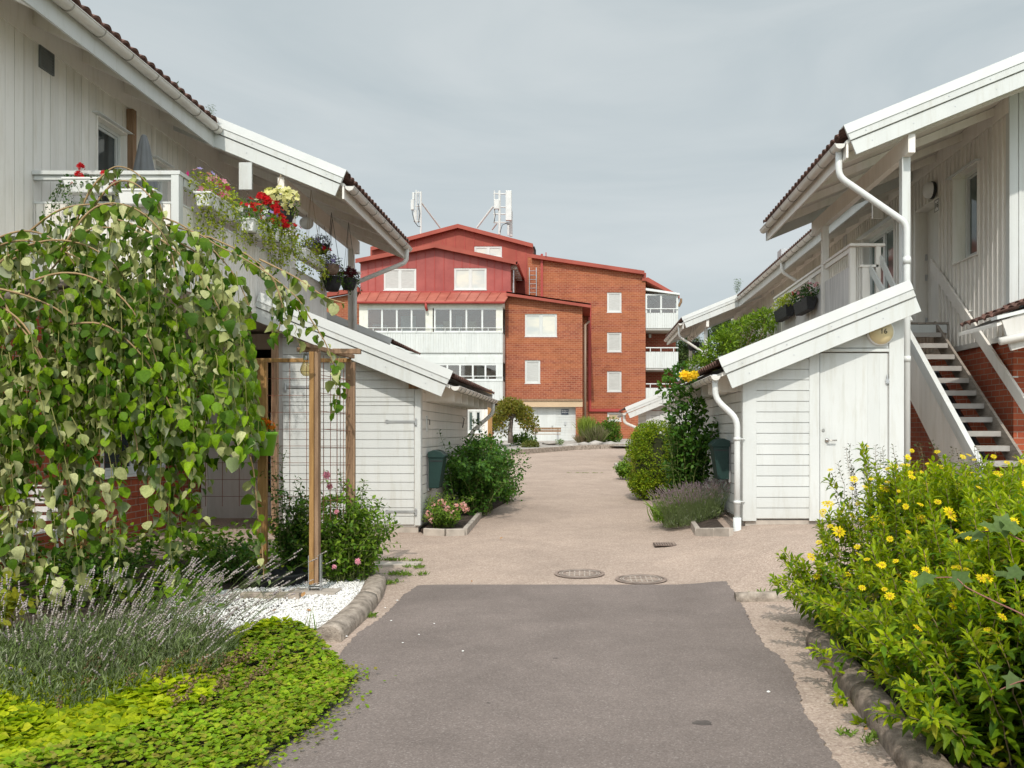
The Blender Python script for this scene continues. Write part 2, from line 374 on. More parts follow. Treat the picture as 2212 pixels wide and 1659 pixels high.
WICKN = M('brown_wicker', (.22, .15, .11), .8, .35, 20, bstr=.8, bscale=90, bdist=.01)
PLW = M('white_plastic', (.82, .82, .81), .3, .04, 3, bstr=0)
PLG = M('lime_green_enamel', (.26, .58, .04), .35, .08, 3, bstr=.02)
REDM = M('red_metal_sheet', (.29, .052, .032), .6, .12, .8, bstr=.1, bscale=1.6, bdist=.03, c2=(.36, .075, .048))
REDP = M('pinkish_red_metal_sheet', (.31, .060, .052), .45, .12, .8, bstr=.12, bscale=1.6, bdist=.03, c2=(.40, .095, .08))
REDT = M('red_trim', (.36, .05, .04), .5, .1, 2)
TAN = M('tan_concrete_beam', (.55, .40, .26), .8, .08, 1)
BRICK = brickmat('red_brick', (.40, .10, .045), (.31, .07, .035), (.34, .27, .22))
BRICKF = brickmat('orange_red_brick', (.35, .105, .056), (.25, .066, .038), (.44, .24, .155), bw=.30, bh=.118, mort=.020, tint=(.46, .17, .06))
BRICKS = brickmat('shaded_brick', (.30, .07, .04), (.24, .055, .03), (.30, .2, .14), bw=.30, bh=.118, mort=.02)  # darker copy of the facade brick, side and recess shade put into colour
SOIL = M('dark_soil', (.045, .032, .024), .95, .4, 8, bstr=1, bscale=40, bdist=.03, c2=(.09, .065, .05))
GLASS = glassmat('window_glass')
PANEL = panemat('pale_blind_pane', (.44, .44, .42), (.50, .50, .48), (1, 1, 6), 4)
PANEC = panemat('painted_cloud_pane', (.50, .53, .52), (.66, .64, .56), (.6, .6, 1.6), 1.2, .08)  # cloud reflections painted into the pane colour
PANED = panemat('dark_pane', (.025, .035, .036), (.05, .06, .062), (1, 1, 1), 2, .05)
PANEG = panemat('green_grey_pane', (.07, .10, .09), (.12, .15, .14), (1, 1, 1), 2, .06)
STEEL = M('brushed_steel', (.5, .48, .45), .3, .1, 20, metal=.9, bstr=0)
MAILG = M('dark_green_plastic', (.012, .036, .031), .5, .15, 6, bstr=.05, spec=.3)
STEM = M('green_stem', (.13, .16, .04), .6, .3, 8)
TWIG = M('brown_twig', (.17, .11, .06), .7, .3, 8)
for m_ in (WHITE, WHITEG, WHITED): dirty(m_)
# ================================================================ GROUND, ROAD, KERBS
def spec_mat(name, base, dark, light, sc, sub, patch=(.9, 1.08), rough=.92, bs=.5):
    m, nt, out = newmat(name); v = objco(nt)
    vo = nd(nt, 'ShaderNodeTexVoronoi'); vo.inputs['Scale'].default_value = sc; nt.links.new(v, vo.inputs['Vector'])
    n1 = noise(nt, v, sc * .45, 3, .7)
    sp = nd(nt, 'ShaderNodeSeparateColor'); nt.links.new(vo.outputs['Color'], sp.inputs[0])
    r = ramp(nt, sp.outputs[0], [(0, dark), (.30, sc3(base, .8)), (.65, base), (.9, sc3(base, 1.25)), (1, light)])
    n2 = noise(nt, v, .55, 6, .6, .4); k = ramp(nt, n2.outputs[0], [(.3, (patch[0],) * 3), (.7, (patch[1],) * 3)])
    n4 = noise(nt, v, 2.7, 5, .65); k4 = ramp(nt, n4.outputs[0], [(.3, (.90,) * 3), (.7, (1.06,) * 3)])
    col = mixc(nt, 1.0, mixc(nt, sub, r.outputs[0], base), k.outputs[0], 'MULTIPLY'); col = mixc(nt, 1.0, col, k4.outputs[0], 'MULTIPLY')
    ad = nd(nt, 'ShaderNodeMath', operation='ADD'); nt.links.new(vo.outputs['Distance'], ad.inputs[0]); nt.links.new(n1.outputs[0], ad.inputs[1])
    pbsdf(nt, out, col, rough, 0, .25, ad.outputs[0], bs, .006); return m
ROADM = spec_mat('exposed_aggregate_asphalt', (.43, .335, .275), (.20, .13, .105), (.66, .56, .48), 80, .50, (.86, 1.10))
PATCHM = spec_mat('dark_asphalt', (.205, .168, .152), (.11, .09, .082), (.36, .32, .295), 130, .50, (.80, 1.14), bs=.35)
GRASSM = M('dry_grass_ground', (.10, .13, .04), .95, .3, 2, bstr=1, bscale=20, bdist=.05)
ROCKM = M('pale_bedrock', (.36, .33, .30), .9, .3, 1.5, bstr=1, bscale=3, bdist=.08, c2=(.52, .48, .44))

def sheet(name, xs, ys, mat, dz=0, fn=g):
    nx, ny = len(xs), len(ys)
    V = np.array([(x, y, fn(x, y) + dz) for y in ys for x in xs]); Fc = []
    for j in range(ny - 1):
        for i in range(nx - 1): a = j * nx + i; Fc.append((a, a + 1, a + nx + 1, a + nx))
    return tag(np_mesh(name, V, np.array(Fc), mat), kind='structure')
xs = list(np.concatenate([[-300, -80, -30, -15], np.arange(-9, 9.01, .5), [15, 30, 80, 300]]))
ys = list(np.concatenate([[-60, -20, -8], np.arange(-4, 24, .5), np.arange(24, 70, 2), [80, 120, 200, 400, 900]]))
sheet('ground', xs, ys, GRASSM, -.03)
sheet('road', list(np.arange(-6.5, 8.61, .2)), list(np.concatenate([np.arange(-4, 20, .2), np.arange(20, 58, .5)])), ROADM, 0)

def strip(name, rows, nc, mat, dz, kind='structure', jit=0, parent=None):
    """sheet laid on the ground between a left and a right outline; rows = (Y, xl, xr)"""
    V = []; Fc = []
    for (Y, a, b) in rows:
        a += random.uniform(-jit, jit); b += random.uniform(-jit, jit)
        for i in range(nc): x = a + (b - a) * i / (nc - 1); V.append((x, Y, g(x, Y) + dz))
    for j in range(len(rows) - 1):
        for i in range(nc - 1): q = j * nc + i; Fc.append((q, q + 1, q + nc + 1, q + nc))
    o = np_mesh(name, np.array(V), np.array(Fc), mat, parent)
    if kind: tag(o, kind=kind)
    return o
def outline(pts, y0, y1, step):
    pts = sorted((p.y, p.x) for p in pts); return lambda Y: float(np.interp(Y, [p[0] for p in pts], [p[1] for p in pts]))
LP = [gp(560, 1659), gp(700, 1500), gp(735, 1410), gp(775, 1368), gp(820, 1338), gp(850, 1312), gp(872, 1286), gp(905, 1266)]
RP = [gp(1812, 1659), gp(1770, 1590), gp(1738, 1540), gp(1722, 1490), gp(1712, 1455), gp(1690, 1425), gp(1655, 1400), gp(1632, 1365), gp(1608, 1318), gp(1592, 1284), gp(1575, 1268)]
fl = outline(LP, 0, 0, 0); fr_ = outline(RP, 0, 0, 0); Ytop = LP[-1].y
rows = [(Y, (-1.9 if Y < 4 else fl(Y)), fr_(Y)) for Y in np.arange(-4, Ytop, .035)] + [(Ytop, fl(Ytop) + .03, fr_(Ytop) - .02), (Ytop + .03, fl(Ytop) + .2, fr_(Ytop) - .12)]
strip('asphalt', rows, 30, PATCHM, .007, jit=.013)
# thin paler seam ridge beside the resurfaced part is the lip of the new layer itself

# ---- manhole covers and the drain grate
IRON = M('worn_cast_iron', (.23, .165, .135), .7, .3, 12, bstr=.3, bscale=80, c2=(.33, .25, .205), spec=.5)
IRONL = M('worn_iron_edges', (.40, .34, .29), .5, .2, 12, spec=.5)
def manhole(x, y, label):
    c = gp(x, y); t = thing('manhole_cover', label, 'manhole cover', c, 'round manhole covers in the paving')
    mb = MB(); z0 = .006
    def ring(r0, r1, z, n=48):
        vs = []; fs = []
        for k in range(n):
            a = 2 * math.pi * k / n
            for r in (r0, r1): px_, py_ = c.x + r * math.cos(a), c.y + r * math.sin(a); vs.append((px_, py_, g(px_, py_) + z))
        for k in range(n): fs.append((2 * k, 2 * k + 1, (2 * k + 3) % (2 * n), (2 * k + 2) % (2 * n)))
        return vs, fs
    mb.add(*ring(.24, .275, .012)); mb.add(*ring(.0, .232, .008))
    mb.build('cover_plate', IRON, t, recalc=False)
    m2 = MB(); m2.add(*ring(.185, .197, .013)); m2.add(*ring(.213, .222, .013))
    for s in (-1, 1):
        for i in range(5):
            xx = c.x + (i - 2) * .055; m2.box(xx - .007, xx + .007, c.y + s * .02, c.y + s * .16, c.z + .008, c.z + .0145)
        m2.box(c.x - .15, c.x + .15, c.y + s * .055 - .006, c.y + s * .055 + .006, c.z + .008, c.z + .014)
    m2.build('raised_ribs', IRONL, t, recalc=False)
manhole(1252, 1241, 'round iron manhole cover, the left and farther of the pair behind the dark asphalt')
manhole(1385, 1253, 'round iron manhole cover, the right and nearer of the pair behind the dark asphalt')
c = gp(1448, 1177); t = thing('drain_grate', 'rectangular rusty drain grate in the paving in front of the right lavender', 'drain grate', c)
mb = MB(); z = c.z + .004; mb.box(c.x - .22, c.x + .22, c.y - .16, c.y + .16, z, z + .006); mb.build('grate_frame', M('rusty_drain_iron', (.12, .085, .07), .7, .3, 20), t)
mb = MB()
for i in range(13): xx = c.x - .195 + i * .0325; mb.box(xx - .009, xx + .009, c.y - .14, c.y + .14, z + .006, z + .013)
mb.build('grate_bars', IRON, t)

# ---- kerbs
def kerb(name, pts, w, h, mat, label, round_=True, parts=1, cat='kerb', group=None):
    """extruded kerb following the ground along pts (x, y)"""
    pts = [Vector((p[0], p[1], 0)) for p in pts]
    # resample
    L = [0]
    for a, b in zip(pts, pts[1:]): L.append(L[-1] + (b - a).length)
    n = max(2, int(L[-1] / .12)); q = []
    for i in range(n + 1):
        s = L[-1] * i / n; k = max(j for j in range(len(L)) if L[j] <= s + 1e-9); k = min(k, len(pts) - 2)
        u = (s - L[k]) / max(1e-6, L[k + 1] - L[k]); q.append(pts[k].lerp(pts[k + 1], u))
    if round_: prof = [(-w / 2, -.05), (-w / 2, h * .45), (-w * .42, h * .78), (-w * .2, h * .97), (w * .05, h), (w * .3, h * .9), (w * .45, h * .62), (w / 2, h * .2), (w / 2, -.05)]
    else: prof = [(-w / 2, -.05), (-w / 2, h - .008), (-w / 2 + .008, h), (w / 2 - .008, h), (w / 2, h - .008), (w / 2, -.05)]
    m = len(prof); vs = []; fs = []
    for i, p in enumerate(q):
        d = (q[min(i + 1, n)] - q[max(i - 1, 0)]).normalized(); sd = Vector((d.y, -d.x, 0))
        for a, b in prof:
            pt = p + sd * a; jz = random.uniform(-.005, .004) if round_ else 0
            vs.append((pt.x, pt.y, g(p.x, p.y) + b + jz))
    for i in range(n):
        for k in range(m - 1): fs.append((i * m + k, i * m + k + 1, (i + 1) * m + k + 1, (i + 1) * m + k))
    fs += [tuple(range(m)), tuple(n * m + k for k in range(m))[::-1]]
    mb = MB(); mb.add(vs, fs); o = mb.build(name, mat, smooth=round_)
    if round_:
        o.data.polygons[-1].use_smooth = False; o.data.polygons[-2].use_smooth = False
    return tag(o, label, cat, group)
kl = [(gp(823, 1262).x - .05, gp(823, 1262).y), (gp(800, 1295).x, gp(800, 1295).y), (gp(772, 1330).x, gp(772, 1330).y), (gp(712, 1388).x - .02, gp(712, 1388).y)]
a_, b_, c_, d_ = kl
def mid(p, q, t): return (p[0] + (q[0] - p[0]) * t, p[1] + (q[1] - p[1]) * t)
kerb('kerb_stone', [a_, b_, mid(b_, c_, .3)], .21, .115, CURB, 'rounded grey kerb stone by the white gravel, the farther one nearest the roses', group='rounded kerb stones beside the drive')
kerb('kerb_stone', [mid(b_, c_, .33), c_, d_], .21, .12, CURB, 'rounded grey kerb stone by the white gravel, the nearer one ending in the ground cover', group='rounded kerb stones beside the drive')
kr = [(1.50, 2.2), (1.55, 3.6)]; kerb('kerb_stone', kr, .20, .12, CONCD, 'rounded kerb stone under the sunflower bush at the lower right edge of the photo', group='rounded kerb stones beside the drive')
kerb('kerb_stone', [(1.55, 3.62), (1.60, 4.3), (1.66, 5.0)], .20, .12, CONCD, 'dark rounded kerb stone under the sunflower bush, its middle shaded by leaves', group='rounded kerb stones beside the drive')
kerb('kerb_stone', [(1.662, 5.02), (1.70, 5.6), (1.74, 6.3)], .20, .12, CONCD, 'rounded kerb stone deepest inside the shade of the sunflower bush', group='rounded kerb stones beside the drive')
q0 = gp(1592, 1303); kerb('kerb_stone', [(q0.x, q0.y + .1), (q0.x + 1.2, q0.y + .05)], .16, .075, CURB, 'low flat kerb stone right of the far right corner of the dark asphalt', group='rounded kerb stones beside the drive')
# edging of the small flower beds by the sheds
def ed(p, q_, label, w=.07, h=.10):
    kerb('edging_stone', [p, q_], w, h, CONC, label, False, cat='edging stone', group='concrete edging around the shed flower beds')
e0 = gp(917, 1156); e1 = gp(962, 1158); e2 = gp(1003, 1157); e3 = gp(1020, 1137); e4 = gp(1036, 1118)
ed((e0.x, e0.y), (e1.x, e1.y), 'concrete edging stone at the left shed corner, left front one under the pink rose')
ed((e1.x + .01, e1.y), (e2.x, e2.y), 'concrete edging stone under the pink rose, front one ending at the bed corner')
ed((e2.x, e2.y + .04), (e3.x, e3.y), 'concrete edging stone turning back along the drive from the pink rose bed corner')
ed((e3.x, e3.y + .01), (e4.x, e4.y), 'concrete edging stone between pink rose and dark shrub, farthest of that row')
r0 = gp(1588, 1155); r1 = gp(1546, 1157); r2 = gp(1508, 1157); r3 = gp(1498, 1140)
ed((r1.x + .01, r1.y), (r0.x - .05, r0.y), 'concrete edging stone beside the white downpipe foot of the right shed')
ed((r2.x, r2.y), (r1.x, r1.y), 'concrete edging stone at the right lavender bed corner, left of the one by the downpipe')
ed((r2.x, r2.y + .04), (r3.x, r3.y + .25), 'concrete edging stone running back beside the right lavender')
s0 = gp(1412, 1075); s1 = gp(1380, 1055); s2 = gp(1364, 1036)
ed((s0.x, s0.y), (s1.x, s1.y), 'concrete edging stone in front of the clipped hedge, nearer one', h=.12)
ed((s1.x, s1.y + .02), (s2.x, s2.y), 'concrete edging stone in front of the clipped hedge, farther one', h=.12)
u0 = gp(1362, 1019); u1 = gp(1338, 1019); u2 = gp(1330, 1008)
ed((u0.x, u0.y), (u1.x, u1.y), 'concrete edging stone in front of the small plant left of the hedge', .1, .14)
ed((u1.x, u1.y + .06), (u2.x, u2.y), 'concrete edging stone along the left side of the small plant by the hedge', .1, .14)

# ---- beds (soil)
def bed(name, pts, mat, h, label=None):
    """filled bed, polygon of (x, y)"""
    mb = MB(); n = len(pts); cx = sum(p[0] for p in pts) / n; cy = sum(p[1] for p in pts) / n
    vs = [(cx, cy, g(cx, cy) + h + .02)] + [(x, y, g(x, y) + h) for x, y in pts] + [(x, y, g(x, y) - .04) for x, y in pts]
    fs = [(0, 1 + i, 1 + (i + 1) % n) for i in range(n)] + [(1 + i, 1 + n + i, 1 + n + (i + 1) % n, 1 + (i + 1) % n) for i in range(n)]
    mb.add(vs, fs); return tag(mb.build(name, mat), kind='structure')
bed('soil', [(e0.x, e0.y + .02), (e2.x - .03, e2.y + .02), (e3.x - .03, e3.y), (e4.x - .03, e4.y), (-1.5, 17.0), (-2.0, 18.0), (-2.42, 18.0), (-2.42, 12.7)], SOIL, .05)
bed('soil', [(r2.x + .03, r2.y + .03), (r0.x - .08, r0.y + .03), (2.12, 16.5), (1.5, 17.2), (s0.x + .25, s0.y), (r3.x + .03, r3.y + .2)], SOIL, .05)
bed('soil', [(s0.x + .04, s0.y + .05), (2.1, s0.y + .05), (2.3, 24), (s2.x - .05, 24), (s2.x + .03, s2.y), (s1.x + .03, s1.y)], SOIL, .06)
# left garden bed: soil under the plants, its front part strewn with white pebbles
bed('soil', [(-1.98, 8.5), (-2.06, 7.3), (-1.98, 6.2), (-1.85, 5.0), (-1.75, 4.0), (-1.75, 1.5), (-6.3, 1.5), (-6.3, 10.2), (-3.6, 10.0), (-2.3, 9.4)], SOIL, .035)
bed('soil', [(1.56, 1.5), (1.62, 3.6), (1.72, 5.0), (1.84, 6.5), (1.95, 7.15), (7.5, 7.2), (7.5, 1.5)], SOIL, .05)
# white pebbles
from bisect import bisect
def inpoly(x, y, poly):
    r = False; n = len(poly)
    for i in range(n):
        (x1, y1), (x2, y2) = poly[i], poly[(i + 1) % n]
        if (y1 > y) != (y2 > y) and x < (x2 - x1) * (y - y1) / (y2 - y1) + x1: r = not r
    return r
gravel_poly = [(p.x, p.y) for p in (gp(815, 1262), gp(795, 1292), gp(765, 1325), gp(705, 1375), gp(640, 1368), gp(500, 1375), gp(380, 1372), gp(335, 1345), gp(350, 1310), gp(430, 1294), gp(500, 1288), gp(600, 1278), gp(700, 1262))]
gx0 = min(p[0] for p in gravel_poly); gx1 = max(p[0] for p in gravel_poly); gy0 = min(p[1] for p in gravel_poly); gy1 = max(p[1] for p in gravel_poly)
pts = []
while len(pts) < 8200:
    x, y = random.uniform(gx0, gx1), random.uniform(gy0, gy1)
    if inpoly(x, y, gravel_poly): pts.append((x, y, g(x, y) + .045 + random.uniform(0, .018)))
for _ in range(150):  # strays on the soil
    x, y = random.uniform(-5.5, -2.1), random.uniform(6, 9.5); pts.append((x, y, g(x, y) + .045))
ICO = bmesh.new(); bmesh.ops.create_icosphere(ICO, subdivisions=1, radius=1); ICO.verts.ensure_lookup_table()
IV = np.array([v.co[:] for v in ICO.verts]); IF = np.array([[v.index for v in f.verts] for f in ICO.faces]); ICO.free()
parts = []
pts = np.array(pts)
for k in range(5):
    v = IV * np.array([1, rng.uniform(.6, .9), rng.uniform(.45, .65)]) * (1 + .12 * rng.normal(size=(len(IV), 1)))
    sel = pts[k::5]; up = norm(np.array([0, 0, 1]) + .4 * rng.normal(size=(len(sel), 3))); fw = rv(len(sel)); fw[:, 2] *= .2
    parts.append(inst((v, IF), sel, fw, up, rng.uniform(.008, .019, len(sel))))
V, Fc = join(parts); PEB = M('white_marble_pebbles', (.80, .79, .77), .6, .08, 6, bstr=.1, island=.16)
tag(np_mesh('gravel', V, Fc, PEB, smooth=True), 'white marble pebbles in the bed beside the rounded kerb', 'gravel', kind='stuff')
mb = MB(); mb.add([(x, y, g(x, y) + .05) for x, y in gravel_poly], [tuple(range(len(gravel_poly)))]); tag(mb.build('gravel_base', M('pale_gravel_bed', (.5, .48, .45), .9, .3, 30, bstr=.8)), kind='structure')
# loose pebbles on the drive
for i, (x, y) in enumerate([(748, 1378), (832, 1316), (858, 1300), (742, 1330), (905, 1374), (845, 1345), (938, 1350), (870, 1392), (1660, 1500), (1000, 1410)]):
    c = gp(x, y); v = IV * np.array([1, .7, .5]) * random.uniform(.008, .014) + np.array([c.x, c.y, c.z + .012])
    tag(np_mesh('pebble', v, IF, PEB, smooth=True), ['white pebble on the drive next to the curled leaf', 'white pebble beside the outer side of the left kerb', 'white pebble farthest back by the left kerb', 'white pebble against the foot of the left kerb', 'single white pebble on the dark asphalt, largest one', 'white pebble at the left rim of the dark asphalt', 'white pebble on the dark asphalt near its left corner', 'small white pebble alone on the dark asphalt', 'pale pebble at the right rim of the dark asphalt', 'tiny white pebble out on the middle left of the dark asphalt'][i], 'pebble', 'stray pebbles on the drive')
# pavers and concrete footing in the gravel
c = gp(585, 1306); t = thing('paving_slab', 'brownish concrete edging slab lying in the white gravel', 'paving slab', c); mb = MB(); mb.box(c.x - .27, c.x + .27, c.y - .04, c.y + .05, c.z + .02, c.z + .11); mb.build('slab', CURB, t, bevel=.008)
mb = MB(); c = gp(860, 1222); mb.box(c.x - .28, c.x + .25, c.y - .12, c.y + .12, c.z - .02, c.z + .03); tag(mb.build('paving_slab', CONC, bevel=.006), 'grey paving slab with weeds around it right of the rose bush', 'paving slab')
# far raised rocky bed and its kerb
fk = [gp(1098, 983), gp(1140, 980), gp(1190, 976), gp(1240, 972), gp(1290, 970), gp(1345, 968), gp(1380, 967)]
fk = [(p.x, p.y) for p in fk]
for i in range(len(fk) - 1):
    kerb('kerb_stone', [fk[i], mid(fk[i], fk[i + 1], .985)], .18, .22, CURB, 'pale kerb stone at the end of the road, ' + ['first from the left', 'second from the left', 'third from the left', 'fourth from the left', 'fifth from the left', 'rightmost, beside the far shed'][i], False, group='kerb stones at the end of the road')
bed('ground_bank', [(fk[0][0] - 8, fk[0][1] + 1.0)] + [(p[0], p[1] + .05) for p in fk] + [(12, 42), (12, 57), (-18, 57)], ROCKM, .12)
# oil stain and small tar marks on the resurfaced part
STN = M('oil_stain', (.09, .075, .068), .8, .3, 20)
for i, (x, y, r, lab) in enumerate(((1518, 1566, .07, 'dark oil stain on the right part of the asphalt'), (1200, 1425, .02, 'small dark spot in the middle of the asphalt'), (1055, 1522, .016, 'small dark spot on the left part of the asphalt'))):
    c = gp(x, y); mb = MB(); n = 18; mb.add([(c.x + r * random.uniform(.6, 1.1) * math.cos(6.283 * k / n), c.y + r * .6 * random.uniform(.6, 1.1) * math.sin(6.283 * k / n), c.z + .0085) for k in range(n)], [tuple(range(n))]); tag(mb.build('oil_stain', STN), kind='structure')
# ================================================================ WHITE TIMBER HOUSES
def tile_roof(name, parent, xe, ze, xr, zr, y0, y1, wave=.21, row=.36, amp=.028):
    """corrugated tile sheet: eave at (xe, ze), upper edge at (xr, zr), from y0 to y1"""
    ny = int((y1 - y0) / wave * 8); ys = np.linspace(y0, y1, ny)
    L = math.hypot(xr - xe, zr - ze); nr = max(1, int(L / row)); V = []; Fc = []
    nrm = Vector((-(zr - ze), 0, (xr - xe))); nrm = nrm if nrm.z > 0 else -nrm; nrm.normalize()
    prof = amp * (np.abs(np.cos(np.pi * (ys - y0) / wave)) ** .8 * 2 - .6)
    for k in range(nr):
        for e, lift in ((k * row, .03), (min(L, (k + 1) * row + .03), 0.0)):
            t = e / L
            for j, y in enumerate(ys):
                z = prof[j] + lift
                V.append((xe + (xr - xe) * t + nrm.x * z, y, ze + (zr - ze) * t + nrm.z * z))
        # front lip of the row
        b = len(V) - 2 * ny
        Fc += [(b + j, b + j + 1, b + ny + j + 1, b + ny + j) for j in range(ny - 1)]
        c = len(V)
        for j, y in enumerate(ys): V.append((V[b + j][0] - nrm.x * .03, y, V[b + j][2] - nrm.z * .03))
        Fc += [(b + j, b + j + 1, c + j + 1, c + j) for j in range(ny - 1)]
    o = np_mesh(name, np.array(V), np.array(Fc), TILE, parent, smooth=False); return o
def gutter(parent, X, Z, y0, y1, r=.065, brk=.6, drop=0):
    """half-round gutter along Y with its bracket rings"""
    mb = MB(); n = 10; vs = []; fs = []
    for (y, z) in ((y0, Z), (y1, Z - drop)):
        for k in range(n + 1):
            a = math.pi + math.pi * k / n; vs.append((X + r * math.cos(a), y, z + r * math.sin(a)))
        for k in range(n + 1):
            a = math.pi * 2 - math.pi * k / n; vs.append((X + (r - .006) * math.cos(a), y, z + (r - .006) * math.sin(a)))
    m = 2 * n + 2
    fs += [(k, (k + 1) % m, m + (k + 1) % m, m + k) for k in range(m)]
    mb.add(vs, fs)
    for y in (y0, y1): # end caps
        b = [(X + r * math.cos(math.pi + math.pi * k / n), y, Z + r * math.sin(math.pi + math.pi * k / n)) for k in range(n + 1)]; mb.add(b, [tuple(range(n + 1))])
    # rolled front edge
    sgn = 1 if X < 0 else -1
    mb.tube([(X + sgn * r, y0, Z), (X + sgn * r, y1, Z - drop)], .009, 6)
    gt = mb.build('gutter', GUT, parent, smooth=False)
    y = y0 + .25
    while y < y1 - .05:
        pts = [(X + (r + .005) * math.cos(math.pi + math.pi * k / 8), y, Z + (r + .005) * math.sin(math.pi + math.pi * k / 8)) for k in range(9)]
        m2 = MB(); m2.tube(pts, .0075, 5); m2.build('gutter_bracket', GB, gt); y += brk
    return gt
GB = M('gutter_bracket_steel', (.33, .31, .28), .5, .1)
def pipe(parent, pts, r=.04, mat=None, name='downpipe', rings=()):
    # round off corners
    P_ = [Vector(p) for p in pts]; out = [P_[0]]
    for i in range(1, len(P_) - 1):
        a, b, c = P_[i - 1], P_[i], P_[i + 1]; d1 = min(.11, (a - b).length * .4); d2 = min(.11, (c - b).length * .4)
        p = b + (a - b).normalized() * d1; q = b + (c - b).normalized() * d2
        for k in range(5): t = k / 4; out.append(p.lerp(b, t).lerp(b.lerp(q, t), t))
    out.append(P_[-1]); mb = MB(); mb.tube(out, r, 14)
    for (p, q) in rings: mb.tube([p, q], r * 1.18, 14)
    return mb.build(name, mat or METALW, parent, smooth=True)
def verge(parent, y, x0, z0, x1, z1, depth, th=.03, name='verge_board', sgn=1, back=None):
    """two-board raking fascia facing the camera with a metal strip on top; (x0,z0) eave end, (x1,z1) ridge end (top edge)"""
    mb = MB(); fr = FX(y)
    d = Vector((x1 - x0, z1 - z0)).normalized(); nrm = Vector((-d.y, d.x)); nrm = nrm if nrm.y > 0 else -nrm
    def q(a0, a1, t0, t1):
        A = Vector((x0, z0)); B = Vector((x1, z1)); c = []
        for (E, a) in ((A, a0), (B, a1), (B, a1), (A, a0)): c.append(E + d * a)
        return [tuple(c[0] - nrm * t0), tuple(c[1] - nrm * t0), tuple(c[2] - nrm * t1), tuple(c[3] - nrm * t1)]
    mb.prism(fr, q(0, 0, -.055, depth * .42), 0, th + .022)
    mb.prism(fr, q(0.012, 0, depth * .42 + .012, depth), 0, th)
    o = mb.build(name, WHITE, parent, bevel=.004)
    m2 = MB(); m2.prism(fr, q(-.012, 0, -.075, -.062), -.16, th + .034); m2.prism(fr, q(-.012, 0, -.062, .055), th + .026, th + .034)
    m2.build('verge_flashing', METALW, o)
    # screw heads
    L = math.hypot(x1 - x0, z1 - z0); s = .25
    m3 = MB()
    while s < L:
        c = Vector((x0, z0)) + d * s - nrm * (depth * .28); m3.box(c.x - .007, c.x + .007, y - th - .027, y - th - .02, c.y - .007, c.y + .007)
        c = Vector((x0, z0)) + d * (s + .04) - nrm * (depth * .72); m3.box(c.x - .007, c.x + .007, y - th - .004, y - th + .002, c.y - .007, c.y + .007); s += .62
    m3.build('screws', GALV, o)
    return o
def window(parent, fr, a0, a1, z0, z1, sashes=1, d=0.0, fw=.06, pane=None, frame=None, casing=0, name='window', sill=True, rec=None):
    mb = MB(); t = .07
    if casing:
        for (p, q, r, s) in ((a0 - casing, a0, z0 - casing, z1 + casing), (a1, a1 + casing, z0 - casing, z1 + casing), (a0, a1, z1, z1 + casing), (a0, a1, z0 - casing, z0)):
            mb.fbox(fr, p, q, r, s, d, d + t + .02)
    mb.fbox(fr, a0, a0 + fw, z0, z1, d, d + t); mb.fbox(fr, a1 - fw, a1, z0, z1, d, d + t)
    mb.fbox(fr, a0 + fw, a1 - fw, z0, z0 + fw, d, d + t); mb.fbox(fr, a0 + fw, a1 - fw, z1 - fw, z1, d, d + t)
    w = (a1 - a0 - 2 * fw) / sashes
    for i in range(1, sashes): c = a0 + fw + w * i; mb.fbox(fr, c - fw * .8, c + fw * .8, z0 + fw, z1 - fw, d, d + t - .004)
    o = mb.build(name, frame or WHITE, parent)
    if sill:
        m = MB(); m.fbox(fr, a0 - .03, a1 + .03, z0 - .035, z0 - .003, d, d + t + .07); m.build('window_sill', METALW, o)
    for i in range(sashes):
        m = MB(); p = a0 + fw + w * i + (fw * .8 if i else 0); q = a0 + fw + w * (i + 1) - (fw * .8 if i < sashes - 1 else 0)
        s = .035
        m.fbox(fr, p + .004, p + s, z0 + fw + .004, z1 - fw - .004, d + .01, d + t - .02); m.fbox(fr, q - s, q - .004, z0 + fw + .004, z1 - fw - .004, d + .01, d + t - .02)
        m.fbox(fr, p + s, q - s, z0 + fw + .004, z0 + fw + s, d + .01, d + t - .02); m.fbox(fr, p + s, q - s, z1 - fw - s, z1 - fw - .004, d + .01, d + t - .02)
        m.build('sash', frame or WHITE, o)
        m = MB(); m.fbox(fr, p + s - .005, q - s + .005, z0 + fw + s - .005, z1 - fw - s + .005, d + .022, d + .03); m.build('pane', (pane[i] if isinstance(pane, list) else pane) or PANED, o)
    return o
def vent(parent, fr, a0, a1, z0, z1, mat):
    mb = MB(); t = .02
    mb.fbox(fr, a0, a1, z0, z0 + t, .02, .05); mb.fbox(fr, a0, a1, z1 - t, z1, .02, .05); mb.fbox(fr, a0, a0 + t, z0 + t, z1 - t, .02, .05); mb.fbox(fr, a1 - t, a1, z0 + t, z1 - t, .02, .05)
    z = z0 + t
    while z < z1 - t - .01:
        c = [fr.p(a0 + t, z, .024), fr.p(a1 - t, z, .024), fr.p(a1 - t, z + .03, .048), fr.p(a0 + t, z + .03, .048)]; c2 = [p - Vector((0, 0, .006)) for p in c]
        mb.add(c + c2, [(0, 1, 2, 3), (7, 6, 5, 4), (0, 4, 5, 1), (2, 6, 7, 3)]); z += .036
    v = mb.build('vent_grille', mat, parent); m = MB(); m.fbox(fr, a0 + .004, a1 - .004, z0 + .004, z1 - .004, .022, .026); m.build('vent_backing', DARK, v); return v
def rafters(parent, x_e, z_e, x_w, slope, y0, y1, pitch, w=.045, h=.12, sgn=1, z_off=-.1, ext=0.02):
    y = y0
    while y <= y1:
        mb = MB(); a = Vector((x_e, y, z_e + z_off)); dx = (x_w - x_e); b = Vector((x_w, y, z_e + z_off + abs(dx) * slope)); mb.bar(a, b, w, h); mb.build('rafter', WHITEG, parent); y += pitch

SL = .408   # roof slope
